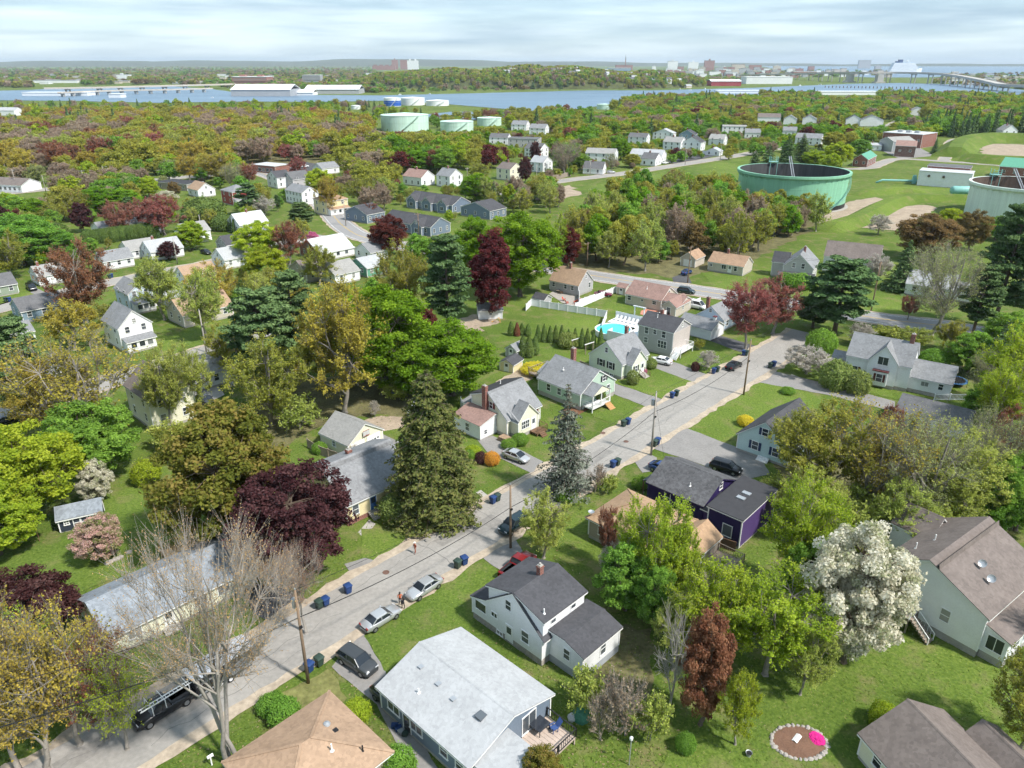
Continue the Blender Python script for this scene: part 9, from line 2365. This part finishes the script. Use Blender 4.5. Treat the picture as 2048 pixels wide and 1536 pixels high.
# wooded hill beyond the river
rows = []
for i in range(3600):
    x, y = rf.uniform(-1, 1), rf.uniform(-1, 0.1)
    z = HILLZ(x, y)
    if z < -0.3: continue
    k = rf.choice('green goldgreen goldgreen tan tan goldd green goldd dspruce sagelime lime'.split()); hgt = rf.uniform(9, 15)
    rows.append((HILL_C[0] + HILL_R[0] * x, HILL_C[1] + HILL_R[1] * y, max(0, z - 1.5), hgt, hgt * rf.uniform(0.8, 1.15), k))
mass('woodland', 'wooded hill across the river', rows, True)
rows = []
def pix_rows(poly, n, bag, lo, hi):
    xs, ys = [p[0] for p in poly], [p[1] for p in poly]
    for i in range(n):
        p = (rf.uniform(min(xs), max(xs)), rf.uniform(min(ys), max(ys)))
        if not inside(p, poly): continue
        b = G(*p); hgt = rf.uniform(lo, hi)
        q = P((b.x, b.y, hgt))
        if any(q[2] < pd and x0 < q[0] < x1 and q[1] < y1 and p[1] > y0 for (x0, y0, x1, y1, pd) in PROTECT if y1 < 200): continue
        rows.append((b.x, b.y, 0, hgt, hgt * rf.uniform(1.1, 2.2), rf.choice(bag)))
bag = 'green goldgreen tan goldd green brown dspruce tan'.split()
pix_rows([(-60, 174), (60, 176), (160, 171), (330, 169), (430, 173), (480, 180), (760, 186), (760, 150), (740, 134), (400, 131), (-60, 132)], 5200, bag, 9, 17)
pix_rows([(1270, 178), (1420, 172), (1560, 158), (1790, 152), (1790, 142), (1270, 142)], 1500, bag, 9, 16)
pix_rows([(1860, 168), (1960, 174), (2060, 180), (2060, 147), (1900, 150)], 500, bag, 8, 13)
pix_rows([(740, 186), (900, 184), (1180, 178), (1300, 178), (1300, 174), (900, 178), (740, 180)], 260, bag, 6, 10)
mass('woodland', 'distant woods along the far shores and plain', rows, True)

# tufts, weeds and last year's leaves that roughen the near lawns
rg = np.random.default_rng(12); pts = []
boxes = [(q, min(p[0] for p in q), max(p[0] for p in q), min(p[1] for p in q), max(p[1] for p in q)) for q in PAVED]
for px, py in zip(rg.uniform(-60, 2108, 60000), 640 + 960 * rg.uniform(0, 1, 60000) ** 0.9):
    b = G(px, py); n = (b.x + 42.5) * 0.731 - (b.y - 39.7) * 0.682
    if abs(n) < 5.1 and b.y < 160: continue
    if any(x0 < px < x1 and y0 < py < y1 and inside((px, py), q) for q, x0, x1, y0, y1 in boxes): continue
    pts.append((b.x, b.y, 0.05))
C = np.array(pts); n = len(C); a = rg.uniform(0, 6.283, n); w = rg.uniform(0.05, 0.13, n); hh = rg.uniform(0.02, 0.08, n); flat = rg.uniform(0, 1, n) < 0.15
d = np.stack([np.cos(a) * w, np.sin(a) * w, np.zeros(n)], 1); u = np.stack([rg.normal(size=n) * 0.06, rg.normal(size=n) * 0.06, hh], 1)
u[flat] = np.stack([-np.sin(a[flat]) * w[flat], np.cos(a[flat]) * w[flat], np.full(flat.sum(), 0.02)], 1)
V = np.stack([C - d, C + d, C + d * 0.7 + u, C - d * 0.7 + u], 1).reshape(-1, 3)
t = np.where(flat, rg.uniform(0.75, 1.0, n), rg.uniform(0.0, 0.7, n))
gm = leafmat('lawn_tuft', [(0.0, (0.100, 0.155, 0.028)), (0.4, (0.150, 0.215, 0.040)), (0.7, (0.210, 0.250, 0.060)), (0.85, (0.250, 0.190, 0.095)), (1.0, (0.330, 0.270, 0.170))], trans=0.2, objvar=0.0)
tag(put('lawn_tufts', np_mesh('lawn_tufts', V, np.arange(4 * n).reshape(-1, 4), np.repeat(t, 4), [gm])), 'grass tufts, weeds and old leaves scattered over the near lawns', 'grass', kind='stuff')

# ---------------------------------------------------------------- haze
hz = MB(); hz.box(-31000, 31000, -450, 35000, -1.2, 215)
m = bpy.data.materials.new('haze_air'); m.use_nodes = True
nt = m.node_tree; nt.nodes.remove(nt.nodes['Principled BSDF'])
pv = nt.nodes.new('ShaderNodeVolumePrincipled')
pv.inputs['Color'].default_value = (0.72, 0.84, 0.96, 1); pv.inputs['Density'].default_value = 0.000045; pv.inputs['Anisotropy'].default_value = 0.0
nt.links.new(pv.outputs['Volume'], nt.nodes['Material Output'].inputs['Volume'])
o = hz.build('haze', m); o['kind'] = 'stuff'

# ---------------------------------------------------------------- labels: tell look-alikes apart by their order in the view
ORD = 'leftmost second third fourth fifth sixth seventh eighth ninth tenth eleventh twelfth thirteenth fourteenth fifteenth sixteenth seventeenth eighteenth nineteenth twentieth'.split()
ORD += ['twenty-' + w for w in ['first'] + ORD[1:9]] + ['thirtieth'] + ['thirty-' + w for w in ['first'] + ORD[1:9]] + ['fortieth']
bpy.context.view_layer.update()
by = {}
for o in LABELLED: by.setdefault(o.get('label', ''), []).append(o)
for lab, os_ in by.items():
    if len(os_) < 2 or len(os_) > 40: continue
    os_.sort(key=lambda o: P(o.location)[0])
    for i, o in enumerate(os_): o['label'] = (lab + ', leftmost') if i == 0 else (lab + ', ' + (ORD[i] + ' from left' if i < len(os_) - 1 else 'rightmost'))
